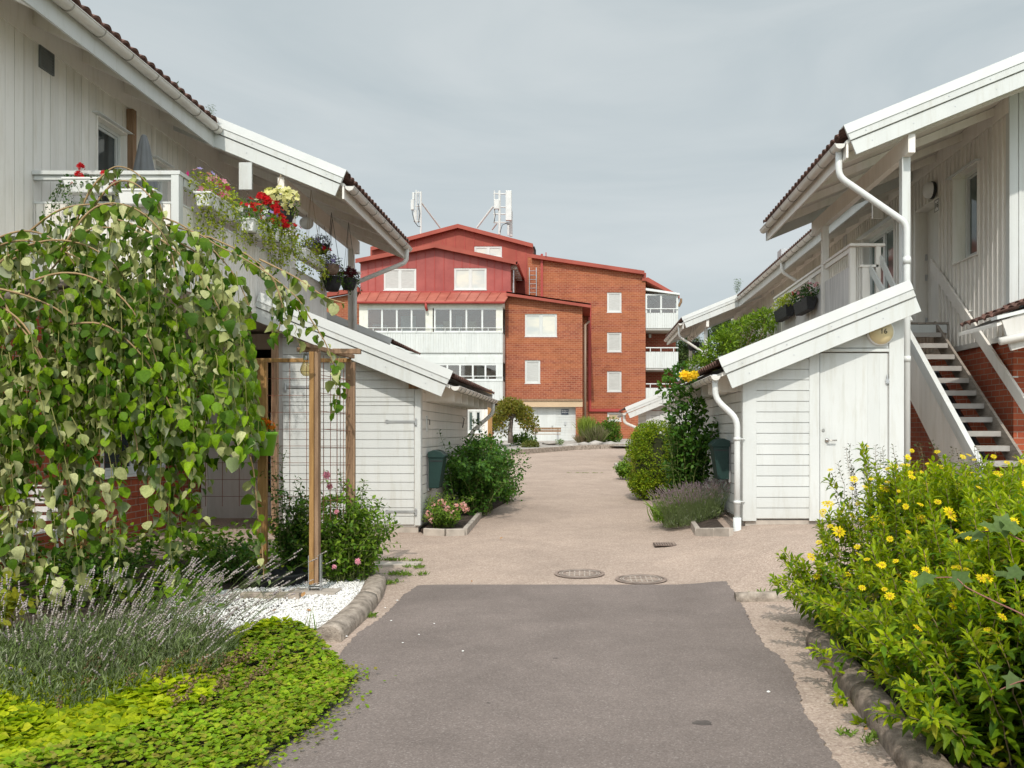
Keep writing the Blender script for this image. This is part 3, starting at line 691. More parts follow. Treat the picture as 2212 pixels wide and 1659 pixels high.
# ---------------------------------------------------------------- LEFT HOUSE
XW = -6.4
LH = thing('timber_house', 'white timber house with brick ground floor and an upper balcony full of flowers', 'house', (XW, 12, 0))
fw_ = FL(XW)
win1 = (P(203, 400, 1).x, 0)
def yat(xv, X): return X * F / (xv - CX)            # depth at which plane X is seen at photo column xv
wy0, wy1 = yat(203, XW), yat(268, XW)               # recessed window / balcony door behind the parasol
hz = 6.30
holes = [(wy0, wy1, 3.4, H(248, wy0) - .0)]
# second opening to the right of the parasol
w2a, w2b = yat(328, XW), yat(357, XW)
holes2 = [(w2a, w2b, 3.4, H(342, w2a))]
TOPZ = 5.56 + SL * (abs(XW) - 3.7) - .12
mb = MB(); siding(mb, fw_, [(3.0, 3.15), (19.0, 3.15), (19.0, TOPZ), (3.0, TOPZ)], holes + holes2, False, .16, .010, 0, .024, jit=.006)
mb.build('siding', WHITEG, LH)
mb = MB(); solid(mb, fw_, [(3.0, 3.1), (19.0, 3.1), (19.0, TOPZ), (3.0, TOPZ)], holes + holes2, -.12, -.001); mb.build('wall', WHITED, LH)
mb = MB(); fy = 19.0; siding(mb, FX(18.98 + .06), [(XW - 5, 3.1), (XW - .0, 3.1), (XW - .0, TOPZ), (XW - 5, TOPZ + 5 * SL)], [], False, .16, .01, 0, .02); mb.build('siding', WHITEG, LH)
mb = MB(); winL = (11.35, 13.1, 1.02, 2.25)
solid(mb, fw_, [(3.0, -.1), (19.0, -.1), (19.0, 3.1), (3.0, 3.1)], [winL], -.25, 0.0); mb.build('brick_wall', BRICK, LH)
window(LH, fw_, winL[0], winL[1], winL[2], winL[3], 2, -.06, .07, [PANED, PANED])
mb = MB(); mb.fbox(fw_, 3.0, 9.9, 3.04, 3.12, .002, .05); mb.build('wall_plate', WHITE, LH)
# opening reveals, window and door
def reveal(parent, fr, a0, a1, z0, z1, dep, mat):
    mb = MB(); e = .02
    mb.fbox(fr, a0, a0 + e, z0, z1, -dep, .045); mb.fbox(fr, a1 - e, a1, z0, z1, -dep, .045); mb.fbox(fr, a0 + e, a1 - e, z1 - e, z1, -dep, .06); mb.fbox(fr, a0 + e, a1 - e, z0, z0 + e, -dep, .06)
    return mb.build('opening_frame', mat, parent)
a0, a1, z0, z1 = holes[0]; reveal(LH, fw_, a0, a1, z0, z1, .12, WHITEG); window(LH, fw_, a0 + .02, a1 - .02, z0 + .02, z1 - .02, 1, -.11, .05, PANED, sill=False)
mb = MB(); mb.fbox(fw_, a0 - .10, a1 + .05, z1 + .002, z1 + .014, .0, .12); mb.build('window_hood', METALW, LH)
a0, a1, z0, z1 = holes2[0]; reveal(LH, fw_, a0, a1, z0, z1, .12, WHITEG); window(LH, fw_, a0 + .02, a1 - .02, z0 + .02, z1 - .02, 1, -.11, .05, PANED, sill=False)
mb = MB(); mb.fbox(fw_, a0 - .08, a1 + .05, z1 + .002, z1 + .014, .0, .12); mb.build('window_hood', METALW, LH)
va, vb = yat(78, XW), yat(109, XW); vent(LH, fw_, va, vb, H(170, va) + .14, H(96, va), M('grey_vent', (.13, .14, .14), .5, .1))
# timber fascia under the eave soffit and brown post
mb = MB(); by = yat(288, XW + .1); mb.box(XW + .03, XW + .12, by - .05, by + .05, 3.42, 6.12); mb.build('post', WOODB, LH)
# main eave: soffit, rafters, eave board, gutter, tiles
EX, EZ = -5.72, 5.56 + SL * 2.02
def roof_deck(parent, xe, ze, xr, y0, y1, th=.05, mat=None, name='roof'):
    s = 1 if xr > xe else -1; zr = ze + abs(xr - xe) * SL; fr = Fr((0, y0, 0), (1, 0, 0), (0, 1, 0)); mb = MB()
    mb.prism(fr, [(xe, ze - .07), (xr, zr - .07), (xr, zr - .07 - th), (xe, ze - .07 - th)], 0, y1 - y0); return mb.build(name, mat or WHITEG, parent)
rd = roof_deck(LH, EX - .0, EZ, -10.5, 8.5, 13.30, name='roof')
tile_roof('roof_tiles', rd, EX + .06, EZ - .0, -10.5, EZ + 4.84 * SL, 8.5, 13.28)
mb = MB(); mb.box(EX - .03, EX + .0, 8.5, 13.30, EZ - .36, EZ - .13); mb.build('eave_board', WHITE, LH)
y = 8.9
while y < 13.2: m2 = MB(); m2.prism(Fr((0, y, 0), (1, 0, 0), (0, 1, 0)), [(EX - .03, EZ - .36), (EX - .03, EZ - .14), (XW + .026, TOPZ - .06), (XW + .026, TOPZ - .22)], 0, .045); y += .98; m2.build('rafter', WHITEG, LH)
mb = MB(); mb.box(XW + .026, XW + .05, 3.0, 18.9, TOPZ - .40, TOPZ - .02); mb.build('frieze_board', WHITEG, LH)
gutter(LH, EX + .075, EZ - .09, 8.5, 13.24, .075, .62)
# extension roof over the balcony
GX_, GY0, GY1 = -3.70, 13.3, 17.9
rd = roof_deck(LH, GX_ - .02, 5.56 - .01, -10.5, GY0 + .02, GY1, mat=WHITEG)
tile_roof('roof_tiles', rd, GX_ + .05, 5.56, -10.5, 5.56 + 6.85 * SL, GY0 + .02, GY1)
verge(LH, GY0, GX_, 5.60, -8.8, 5.60 + 5.1 * SL, .36)
mb = MB(); mb.prism(FX(GY1 + .03), [(GX_, 5.55), (GX_, 5.22), (-9, 5.22 + 5.3 * SL), (-9, 5.55 + 5.3 * SL)], 0, .03); mb.build('verge_board', WHITEG, LH)
mb = MB(); mb.box(GX_ - .05, GX_ - .02, GY0 + .02, GY1, 5.24, 5.44); mb.build('eave_board', WHITEG, LH)
gutter(LH, GX_ + .06, 5.44, GY0 + .03, GY1 - .02, .07, .62)
rafters(LH, GX_ - .08, 5.56, XW, SL, GY0 + .5, GY1, 1.15, z_off=-.19)
XP = -4.71
mb = MB(); mb.box(XP - .05, XP + .05, GY0 + .04, GY1 - .05, 5.32, 5.58); mb.build('beam', WHITEG, LH)
py = yat(759, XP)
mb = MB(); mb.box(XP - .055, XP + .055, py - .055, py + .055, 2.6, 5.32); mb.build('post', WHITEG, LH, bevel=.005)
mb = MB(); mb.box(XP - .055, XP + .055, 13.62, 13.73, 3.3, 5.32); mb.build('post', WHITEG, LH, bevel=.005)
# hanging board end seen below the verge
mb = MB(); q = P(521, 372, 13.1); mb.box(q.x - .10, q.x + .10, GY0 - .045, GY0 - .005, q.z - .22, q.z + .2); mb.build('bracket_board', WHITE, LH, bevel=.004)
# downpipe from the extension gutter to the post
pipe(LH, [(GX_ + .06, GY1 - .25, 5.40), (GX_ + .06, GY1 - .25, 5.12), (XP + .10, py - .12, 4.62), (XP + .10, py - .12, 4.3), (XP + .10, py - .12, 3.0)], .045, GUT)
# ---- balcony (left)
BY0, BY1 = 9.95, yat(700, XP); BZ = 3.28
BAL = MB()
bal = MB(); bal.box(XW + .03, XP - .03, BY0 + .03, BY1 - .02, BZ + .02, BZ + .16); bo = bal.build('balcony', WHITED, LH)
top = 4.63; bt = H(440.7, BY0) + .0
mb = MB(); siding(mb, FL(XP), [(BY0 + .06, BZ), (BY1, BZ), (BY1, bt), (BY0 + .06, bt)], [], False, .092, .008, 0, .02); siding(mb, FX(BY0), [(XW + .03, BZ), (XP - .02, BZ), (XP - .02, bt + .0), (XW + .03, bt)], [], False, .092, .008, 0, .02)
mb.build('balcony_boards', WHITEG, bo)
mb = MB(); mb.box(XP - .02, XP - .004, BY0 + .03, BY1, BZ + .02, bt - .02); mb.box(XW + .03, XP - .02, BY0 + .004, BY0 + .02, BZ + .02, bt - .02); mb.build('balcony_backing', WHITEG, bo)
mb = MB(); mb.box(XW + .03, XP + .05, BY0 - .06, BY0 + .06, top - .045, top); mb.box(XP - .07, XP + .05, BY0 + .06, BY1 + .05, top - .045, top)
mb.box(XW + .03, XP - .05, BY0 - .03, BY0 + .03, top - .10, top - .047); mb.box(XP - .03, XP + .03, BY0 + .1, BY1, top - .14, top - .047)
mb.build('handrail', WHITE, bo, bevel=.004)
for yy in (BY0 + .0, yat(523, XP), yat(626, XP), BY1):
    mb = MB(); w = .055 if yy == BY0 or yy == BY1 else .05; mb.box(XP - w, XP + w - .02, yy - w, yy + w, (BZ if yy != BY0 else BZ) - .02, top - .046); mb.build('balcony_post', WHITE if yy == BY0 else WHITEG, bo, bevel=.004)
mb = MB(); mb.box(XP - .06, XP + .026, BY0 + .05, BY1, bt, bt + .022); mb.box(XW + .03, XP - .06, BY0 - .026, BY0 + .02, bt, bt + .022); mb.build('capping', METALW, bo)
for xx in (XW + 1.0,):
    mb = MB(); mb.box(xx - .04, xx + .04, BY0 - .03, BY0 + .03, bt + .022, top - .1); mb.build('balcony_post', WHITE, bo)
# end return of the balcony rail further right
mb = MB(); mb.box(XP - .05, XP + 0.05 + .55, BY1 + .2, BY1 + .28, H(582, BY1) - .04, H(582, BY1)); mb.build('handrail', WHITEG, bo)
# entrance recess under the balcony
fq = FX(14.3)
mb = MB(); solid(mb, fq, [(XW + .02, .1), (-4.45, .1), (-4.45, 3.25), (XW + .02, 3.25)], [(-6.28, -5.45, .15, 2.25), (-5.6, -4.5, .6, 3.0)], -.12, 0); mb.build('recess_wall', WHITEG, LH)
mb = MB(); mb.fbox(fq, -6.28, -5.45, .15, 2.25, -.10, -.05); dr = mb.build('door', WHITED, LH); m = MB(); m.box(-5.52, -5.50, 14.2, 14.34, 1.1, 1.22); m.build('handle', STEEL, dr)
mb = MB(); mb.box(XW + .05, -4.45, 15.4, 15.45, .1, 3.2); mb.build('interior_wall', INTER, LH)
CURT = M('lace_curtain', (.55, .55, .57), .8, .3, 30)
mb = MB(); vs = []; n = 40
for i in range(n + 1):
    x = -5.2 + .62 * i / n; y = 14.22 + .02 * math.sin(i * 1.3)
    vs += [(x, y, 1.92 + .04 * math.sin(i * .8)), (x, y, .68 + .05 * abs(math.sin(i * .8)))]
mb.add(vs, [(2 * i, 2 * i + 2, 2 * i + 3, 2 * i + 1) for i in range(n)]); mb.build('curtain', CURT, LH)
mb = MB(); mb.box(-4.50, -4.42, 12.35, 12.43, .12, 3.2); mb.build('porch_post', WOODB, LH)
# canopy roof behind the shed (house end), white verge seen right of the balcony post
cy = 19.0; cx0, cz0 = W(845, cy), H(738, cy)
rd = roof_deck(LH, cx0 - .02, cz0 - .02, cx0 - 4, cy + .03, cy + 3.2)
tile_roof('roof_tiles', rd, cx0 + .03, cz0 - .02, cx0 - 4, cz0 - .02 + 4.03 * SL, cy + .03, cy + 3.2)
verge(LH, cy, cx0, cz0, cx0 - 3.6, cz0 + 3.6 * SL, .30)
gutter(LH, cx0 + .05, cz0 - .13, cy + .03, cy + 3.1)
mb = MB(); mb.box(cx0 - 3.9, cx0 - .5, cy + .6, cy + .7, .3, cz0 + .3); mb.build('wall', WHITEG, LH)

# ---------------------------------------------------------------- RIGHT HOUSE
XR = 6.6; RY0 = 13.2; RY1 = 38.0
RH = thing('timber_house', 'board and batten white house behind the open staircase, two small dark planters on its balcony', 'house', (XR, 20, 0))
fr2 = FR(XR)
def yr(xv, X): return X * F / (xv - CX)
TZ = 5.75 + SL * (XR - 3.64) - .12
d0, d1 = yr(2033, XR), yr(1981, XR); dz0, dz1 = 3.60, H(424, d0)
w0, w1 = yr(2121, XR), yr(2062, XR); wz0, wz1 = H(548, w0), H(345, w0)
b0, b1 = yr(1935, XR), yr(1868, XR); bz1 = H(470, b0)
f0, f1 = yr(1690 , XR), yr(1668, XR); 
HR = [(d0, d1, dz0, dz1), (w0 + .06, w1, wz0, wz1), (b0, b1, 3.3, bz1), (f0, f1, 3.3, 5.0)]
mb = MB(); siding(mb, fr2, [(RY0, 3.12), (RY1, 3.12), (RY1, TZ), (RY0, TZ)], HR, False, .16, .0, 0, .016, batten=.045); mb.build('siding', WHITEG, RH)
mb = MB(); solid(mb, fr2, [(RY0, 3.1), (RY1, 3.1), (RY1, TZ), (RY0, TZ)], HR, -.2, -.001); mb.build('wall', WHITEG, RH)
mb = MB(); solid(mb, fr2, [(RY0, 0), (RY1, 0), (RY1, 3.1), (RY0, 3.1)], [], -.3, -.03); solid(mb, FX(RY0), [(XR + .3, 0), (12, 0), (12, 3.1), (XR + .3, 3.1)], [], -.3, -.03); mb.build('brick_wall', BRICK, RH)
mb = MB(); fg = FX(RY0); siding(mb, fg, [(XR + .0, 3.12), (12, 3.12), (12, TZ + 5.4 * SL), (XR, TZ)], [], False, .16, 0, 0, .016, batten=.045); solid(mb, fg, [(XR, 3.1), (12, 3.1), (12, TZ + 5.4 * SL), (XR, TZ)], [], -.2, -.001); mb.build('gable_siding', WHITE, RH)
mb = MB(); mb.box(XR - .02, XR + .09, RY0 - .03, RY0 - .005, 3.05, TZ); mb.box(XR - .045, XR - .018, RY0 - .03, RY0 + .09, 3.05, TZ); mb.build('corner_board', WHITE, RH)
mb = MB(); mb.box(XR - .05, XR - .0, RY0, RY1, 3.03, 3.115); mb.build('wall_plate', WHITED, RH)
mb = MB(); y = RY0 + .05
reveal(RH, fr2, *HR[0], .26, WHITEG)
mb = MB(); mb.fbox(fr2, d0 + .02, d1 - .02, dz0, dz1 - .02, -.24, -.19); dr = mb.build('door', WHITEG, RH)
for zz in (3.75, 4.6, 5.0): m = MB(); m.fbox(fr2, d1 - .05, d1 - .02, zz, zz + .12, -.19, -.15); m.build('hinge', GALV, dr)
reveal(RH, fr2, *HR[1], .18, WHITEG); window(RH, fr2, HR[1][0] + .02, HR[1][1] - .25, wz0 + .02, wz1 - .02, 1, -.15, .07, PANEG)
mb = MB(); mb.fbox(fr2, w0, w1 + .1, wz1, wz1 + .02, 0, .12); mb.build('window_hood', METALW, RH)
reveal(RH, fr2, *HR[2], .2, WHITEG); window(RH, fr2, b0 + .02, b1 - .02, 3.35, bz1 - .02, 2, -.17, .08, PANEG, sill=False)
mb = MB(); mb.fbox(fr2, b0 - .1, b1 + .1, bz1, bz1 + .02, 0, .18); mb.build('window_hood', METALW, RH)
reveal(RH, fr2, *HR[3], .2, WHITEG); window(RH, fr2, f0 + .02, f1 - .02, 3.35, 4.98, 2, -.18, .08, PANEG, sill=False)
mb = MB(); mb.fbox(fr2, f0 - .3, f1 + .3, 5.0, 5.03, 0, .25); mb.build('window_hood', METALW, RH)
vg = M('white_vent', (.55, .54, .52), .5, .1)
va, vb = yr(1833, XR), yr(1826, XR); vent(RH, fr2, va, vb, H(531, va), H(505, va), vg)
va, vb = yr(1673, XR), yr(1669.5, XR); vent(RH, fr2, va, vb + .1, H(635, va), H(617, va), vg)
# main roof, from the balcony roof to the far balcony roof
REX, REZ = 5.72, 5.75 + SL * 2.08
def rdeck(parent, xe, ze, xr, y0, y1, mat=None): return roof_deck(parent, xe, ze, xr, y0, y1, mat=mat)
rd = rdeck(RH, REX, REZ, 11, 17.1, 31.5); tile_roof('roof_tiles', rd, REX - .06, REZ, 11, REZ + 5.34 * SL, 17.1, 31.5)
mb = MB(); mb.box(REX, REX + .03, 17.1, 31.5, REZ - .36, REZ - .13); mb.build('eave_board', WHITE, RH)
gutter(RH, REX - .075, REZ - .09, 17.12, 31.45, .075, .62)
y = 17.4
while y < 31.4: m2 = MB(); m2.prism(Fr((0, y, 0), (1, 0, 0), (0, 1, 0)), [(REX + .03, REZ - .36), (REX + .03, REZ - .14), (XR - .026, TZ - .06), (XR - .026, TZ - .22)], 0, .045); y += 1.0; m2.build('rafter', WHITEG, RH)
mb = MB(); mb.box(XR - .05, XR - .024, RY0, RY1, TZ - .30, TZ - .02); mb.build('frieze_board', WHITEG, RH)
q = P(1694, 565, yr(1694, REX)); pipe(RH, [(REX - .07, q.y, REZ - .13), (REX - .07, q.y, REZ - .42), (XR - .1, q.y - .1, REZ - .95), (XR - .1, q.y - .1, REZ - 1.4), (XR - .1, q.y - .1, 3.3)], .045, GUT)
mb = MB(); c = P(1693, 540, 25.2); mb.box(c.x - .12, c.x + 1.4, 25.0, 25.5, c.z - .22, c.z); mb.build('roof_hatch', GALV, RH)
# balcony roofs (near and far)
def ext_roof(y0, y1, first):
    xe, ze = 3.64, 5.75
    rd = rdeck(RH, xe + .02, ze - .01, 11, y0 + .02, y1); tile_roof('roof_tiles', rd, xe - .05, ze, 11, ze + 7.4 * SL, y0 + .02, y1)
    verge(RH, y0, xe, ze + .04, 9.6, ze + .04 + 5.96 * SL, .36)
    mb = MB(); mb.prism(FX(y1 + .03), [(xe, ze), (xe, ze - .33), (9, ze - .33 + 5.36 * SL), (9, ze + 5.36 * SL)], 0, .03); mb.build('verge_board', WHITE, RH)
    mb = MB(); mb.box(xe + .02, xe + .05, y0 + .02, y1, ze - .32, ze - .12); mb.build('eave_board', WHITEG, RH)
    gutter(RH, xe - .06, ze - .12, y0 + .03, y1 - .02, .07, .62)
    rafters(RH, xe + .08, ze, XR, SL, y0 + .6, y1, 1.15, z_off=-.19)
    mb = MB(); mb.box(4.53, 4.63, y0 + .04, y1 - .05, ze - .24, ze + .02); mb.build('beam', WHITEG, RH)
ext_roof(11.9, 17.05, True); ext_roof(31.5, 37.3, False)
xq = 4.58
p1y = 12.2; p2y = yr(1782, xq)
for i, (yy, zb) in enumerate(((p1y, 2.9), (p2y, 2.9), (32.0, 2.0), (36.6, 2.0))):
    mb = MB(); w = .06; mb.box(xq - w, xq + w, yy - w, yy + w, zb, 5.51); mb.build('post', WHITE if i in (0, 2) else WHITEG, RH, bevel=.005)
mb = MB(); mb.box(5.80, 6.0, 17.15, 17.22, 5.9, 6.25); mb.build('bracket_board', WHITEG, RH)
# big downpipe on the near right corner
gx = 3.64 - .06
ox = W(1959, p1y - .12); 
pipe(RH, [(gx + .03, 12.1, 5.60), (gx + .03, 12.1, 5.22), (ox, p1y - .12, 4.55), (ox, p1y - .12, 4.2), (ox, p1y - .12, .34)], .047, METALW, rings=(((ox, p1y - .12, 3.98), (ox, p1y - .12, 4.08)), ((ox, p1y - .12, 2.60), (ox, p1y - .12, 2.68))))
pipe(RH, [(gx, 32.0, 5.60), (gx, 32.0, 5.2), (4.48, 32.0, 4.6), (4.48, 32.0, 3)], .047, GUT)
# ---- balcony right
y0b, y1b = yr(1836, xq), yr(1675, xq)
mb = MB(); mb.box(xq + .03, XR - .05, 17.62, y1b, 3.36, 3.56); bo = mb.build('balcony', WHITED, RH)
ztop = 4.82; zb = 4.45
mb = MB(); siding(mb, FR(xq), [(y0b, 2.95), (y1b, 2.95), (y1b, zb), (y0b, zb)], [], False, .092, .007, 0, .02); mb.build('balcony_boards', STAIN, bo)
mb = MB(); mb.box(xq + .003, xq + .03, y0b, y1b, 2.95, zb - .01); mb.build('balcony_backing', WHITED, bo)
mb = MB(); mb.box(xq - .05, xq + .07, y0b - .05, y1b + .02, ztop - .045, ztop); mb.box(xq - .05, xq + .55, y0b - .17, y0b - .055, ztop - .045, ztop); mb.box(xq - .02, xq + .02, y0b, y1b, ztop - .13, ztop - .047)
mb.build('handrail', WHITEG, bo, bevel=.004)
for yy in (y0b - .04, yat(1690, xq), yat(1752, xq), y1b): mb = MB(); mb.box(xq - .022, xq + .07, yy - .05, yy + .05, 2.9, ztop - .046); mb.build('balcony_post', WHITEG, bo)
mb = MB(); mb.box(xq + .40, xq + .48, y0b - .15, y0b - .07, 3.3, ztop - .046); mb.box(xq + .17, xq + .30, y0b - .13, y0b - .08, 3.3, 4.42); mb.box(xq + .12, xq + .44, y0b - .15, y0b - .06, 4.42, 4.46); mb.build('gate_post', WHITEG, bo)
for dx in (.30, .47): # braces running down towards the stair head
    mb = MB(); mb.bar((xq + dx, y0b - .12, 4.42 + (dx - .3)), (xq + dx + .26, y0b - .8, 3.4), .04, .09); mb.build('brace', WHITE, bo)
mb = MB(); siding(mb, FX(y1b), [(xq, 2.95), (xq + .25, 2.95), (xq + .25, zb), (xq, zb)], [], False, .1, .008, 0, .02); mb.build('end_panel', WHITE, bo)
# landing in front of the door
mb = MB(); x = 5.0
while x < XR - .1: mb.box(x, x + .135, 15.4, 17.6, 3.555, 3.59); x += .145
mb.build('landing', WOODG, RH); mb = MB(); mb.box(4.9, XR - .05, 15.42, 15.46, 3.40, 3.55); mb.build('landing_beam', WHITE, RH)
# far balcony
y2 = 33; z2 = 4.3
mb = MB(); mb.box(4.6, 6.5, y2, 38, 3.1, 3.3); bo = mb.build('balcony', WHITEG, RH)
mb = MB(); mb.box(4.52, 4.64, y2, 38, z2 - .05, z2); mb.box(4.55, 6.4, y2 - .02, y2 + .1, z2 - .05, z2); mb.build('handrail', WHITE, bo)
mb = MB(); siding(mb, FR(4.58), [(y2, 2.9), (38, 2.9), (38, 3.95), (y2, 3.95)], [], False, .12, .01, 0, .02); mb.build('balcony_boards', WHITE, bo)
for yy in (y2 + .05, 34.5, 36, 37.9): mb = MB(); mb.box(4.53, 4.63, yy - .05, yy + .05, 2.9, z2 - .05); mb.build('balcony_post', WHITE, bo)
# canopy at the far right edge
ky = 11.95; kx, kz = W(2152, ky), H(683, ky)
rd = rdeck(RH, kx + .02, kz - .02, kx + 4, ky + .02, RY0); tile_roof('roof_tiles', rd, kx + .06, kz + .0, kx + 4, kz + 4 * SL, ky + .10, RY0, .24)
mb = MB(); mb.prism(FX(ky), [(kx, kz), (kx, kz - .05), (kx + 2, kz - .05 + 2 * .25), (kx + 2, kz + 2 * .25)], -.15, .03); mb.build('verge_flashing', METALW, RH)
mb = MB(); mb.prism(FX(ky), [(kx + .08, kz - .055), (kx + .22, kz - .48), (kx + 2, kz + .0), (kx + 2, kz + .40)], -.05, .0); mb.build('verge_board', WHITED, RH)
m = MB(); m.tube([(kx + .02, ky - .06, kz - .36), (kx + .6, ky - .06, kz - .24), (kx + 1.4, ky - .06, kz - .15)], .055, 10); m.build('gutter', GUT, RH, smooth=True)

# ---------------------------------------------------------------- STAIRCASE
ST = thing('staircase', 'outdoor wooden staircase with open steps between white handrails', 'staircase', (6.0, 13.5, .4))
xl, xr_ = 5.55, 6.38; n = 14; rise = .219; ztp = 3.60; ytp = 15.47; run = .271
for i in range(1, n):
    z = ztp - rise * i; y = ytp - run * i
    mb = MB(); mb.box(xl + .045, xr_ - .03, y, y + .27, z - .04, z); tr = mb.build('tread', WOODG, ST, bevel=.003)
    m = MB(); m.box(xl + .05, xr_ - .035, y - .028, y - .002, z - .085, z - .004); m.build('tread_nosing', TREAD, tr, bevel=.003)
def stringer(x, mat, w=.045):
    mb = MB(); zt = ztp + .02; zb = ztp - rise * n; yb = ytp - run * n
    mb.prism(FL(x), [(ytp + .05, zt), (ytp + .05, zt - .38), (yb + .2, zb - .10), (yb - .08, zb - .0), (yb - .08, zb + .10), ], 0, w); return mb.build('stringer', mat, ST)
stringer(xl, WOODG); stringer(xr_ - .03, WOODG)
# white boarded side, left, and both handrails
def rail(x, off, h, w=.045, mat=WHITE, y_hi=16.0, y_lo=12.0):
    mb = MB(); zf = lambda y: ztp - (ytp - y) * .81 + off; mb.prism(FL(x), [(y_hi, zf(y_hi)), (y_hi, zf(y_hi) - h), (y_lo, zf(y_lo) - h), (y_lo, zf(y_lo))], 0, w); return mb.build('handrail', mat, ST, bevel=.004)
rail(5.49, .48, .14, .085, WHITE, 15.3, 11.75); rail(5.50, .325, .10, .03, WHITE, 15.3, 11.75)
rail(6.50, .81, .24, .045, WHITEG, 16.05, 12.3)
mb = MB(); zf = lambda y: ztp - (ytp - y) * .81
siding(mb, FR(5.54), [(12.0, zf(12.0) - .62), (15.3, zf(15.3) - .62), (15.3, zf(15.3) + .32), (12.0, zf(12.0) + .32)], [], False, .11, .006, 0, .02); mb.build('side_boards', WHITEG, ST)
for yy in (14.5, 13.0): m = MB(); m.tube([(6.52, yy, zf(yy) + .85), (6.6, yy, zf(yy) + .85)], .012, 8); m.build('rail_bracket', METALW, ST)
mb = MB(); mb.box(5.42, 5.485, 11.80, 11.88, .3, zf(11.84) + .40); mb.build('newel_post', WHITE, ST)
# dark translucent corrugated roofing stored / fixed behind the open steps
mb = MB(); xs_ = np.linspace(5.62, 6.33, 50); vs = []
for (y, z) in ((15.3, 2.75), (12.4, .40)):
    for x in xs_: vs.append((x, y, z + .02 * math.sin((x - 5.6) * 2 * math.pi / .16)))
mb.add(vs, [(i, i + 1, 51 + i, 50 + i) for i in range(49)]); mb.build('corrugated_sheet', M('dark_corrugated_sheet', (.05, .055, .065), .25, .2, 5, spec=.6), ST)
# ================================================================ SHEDS
def strap(parent, x, y, z, length, left=True):
    """forged strap hinge on a wall facing the camera; knuckle at x, strap runs to the left"""
    s = -1 if left else 1; mb = MB()
    mb.box(min(x, x + s * length), max(x, x + s * length), y - .008, y - .001, z - .017, z + .017)
    mb.lathe([(.028, -.004), (.028, .004), (0, .004)], (x + s * length, y - .006, z), 10, axis='y')
    mb.box(x - .012, x + .02, y - .016, y - .001, z - .035, z + .035); mb.tube([(x - .0, y - .014, z - .05), (x, y - .014, z + .05)], .011, 8)
    mb.box(x - .02, x + .02, y - .008, y - .001, z - .075, z - .03)
    return mb.build('hinge', GALV, parent)
# ---- left shed
LS = thing('storage_shed', 'white clapboard shed with grey strap hinges on its wide double doors', 'shed', (-3.4, 12.6, .12))
Y1 = 12.6; xr1 = -2.41; xl1 = -4.5; zg = .14; slop = .40
zt = lambda x: 2.38 + (-1.9 - x) * slop       # top edge of the verge
fs = FX(Y1)
wallp = [(xl1, .22), (xr1, .22), (xr1, zt(xr1) - .06), (xl1, zt(xl1) - .06)]
dx0, dx1, dzt = -4.42, W(896, Y1), zt(W(896, Y1)) - .36
mb = MB(); solid(mb, fs, wallp, [], -.08, -.001); solid(mb, FL(xr1), [(Y1 + .08, .22), (17.7, .22), (17.7, zt(xr1) - .08), (Y1 + .08, zt(xr1) - .08)], [], -.08, -.001); solid(mb, FX(17.7), wallp, [], 0, .08); mb.build('wall', WHITED, LS)
mb = MB(); siding(mb, fs, [(W(896, Y1) + .0, .24), (xr1, .24), (xr1, 2.2), (W(896, Y1), 2.2)], [], True, .125, .008, 0, .004)
siding(mb, FL(xr1), [(Y1 + .1, .24), (17.6, .24), (17.6, zt(xr1) - .1), (Y1 + .1, zt(xr1) - .1)], [], True, .138, .010, 0, .02, jit=.004); mb.build('siding', WHITEG, LS)
# upper gable siding above the doors and the two door leaves
gab = [(dx0, 2.02), (dx1, 2.02), (dx1, zt(dx1) - .1), (dx0, zt(dx0) - .1)]
mid_x = -3.62
mb = MB(); siding(mb, fs, clip(clip(gab, 0, -1, -2.06), 1, 0, mid_x), [], True, .125, .008, 0, .02); siding(mb, fs, clip(clip(gab, 0, -1, -2.06), -1, 0, -mid_x), [], True, .125, .008, 0, .02); mb.build('gable_siding', WHITE, LS)
for i, (a, b) in enumerate(((dx0 + .01, mid_x - .004), (mid_x + .004, dx1 - .008))):
    mb = MB(); siding(mb, fs, [(a, .25), (b, .25), (b, 2.05), (a, 2.05)], [], True, .125, .008, 0, .024); dr = mb.build('door', WHITE, LS)
    if i == 1: strap(dr, W(899, Y1), Y1 - .026, H(911, Y1), .42); strap(dr, W(899, Y1), Y1 - .026, H(1105, Y1), .42)
    else:
        strap(dr, W(609, Y1) + .06, Y1 - .026, H(836, Y1), .36, False); strap(dr, W(609, Y1) + .06, Y1 - .026, H(1095, Y1), .36, False)
mb = MB(); mb.box(W(897, Y1), xr1 + .022, Y1 - .03, Y1 - .0045, .24, 2.24); mb.box(xr1 + .0, xr1 + .025, Y1 + .0, Y1 + .10, .24, 2.24); mb.box(xr1 + .0, xr1 + .026, 17.55, 17.68, .24, 2.3); mb.build('corner_board', WHITE, LS, bevel=.003)
mb = MB(); q = P(904, 858, Y1); mb.box(q.x - .14, q.x + .0, Y1 - .032, Y1 - .0, 2.25, 2.38); mb.build('exposed_end_grain', WOODB, LS)
mb = MB(); mb.box(xl1, xr1 - .02, Y1 + .01, Y1 + .12, 0, .215); mb.box(xr1 - .12, xr1 - .02, Y1 + .12, 17.7, 0, .215); mb.build('plinth', CONC, LS)
rx, ry0, ry1 = -1.9, 12.3, 17.9
rd = roof_deck(LS, rx - .02, 2.36, xl1 - .25, ry0 + .02, ry1); tile_roof('roof_tiles', rd, rx + .03, 2.385, xl1 - .25, 2.385 + (abs(xl1) + .25 - 1.93) * SL, ry0 + .03, ry1, .20)
verge(LS, ry0, rx, 2.42, xl1 - .15, 2.42 + (abs(xl1) + .15 - 1.9) * SL, .33)
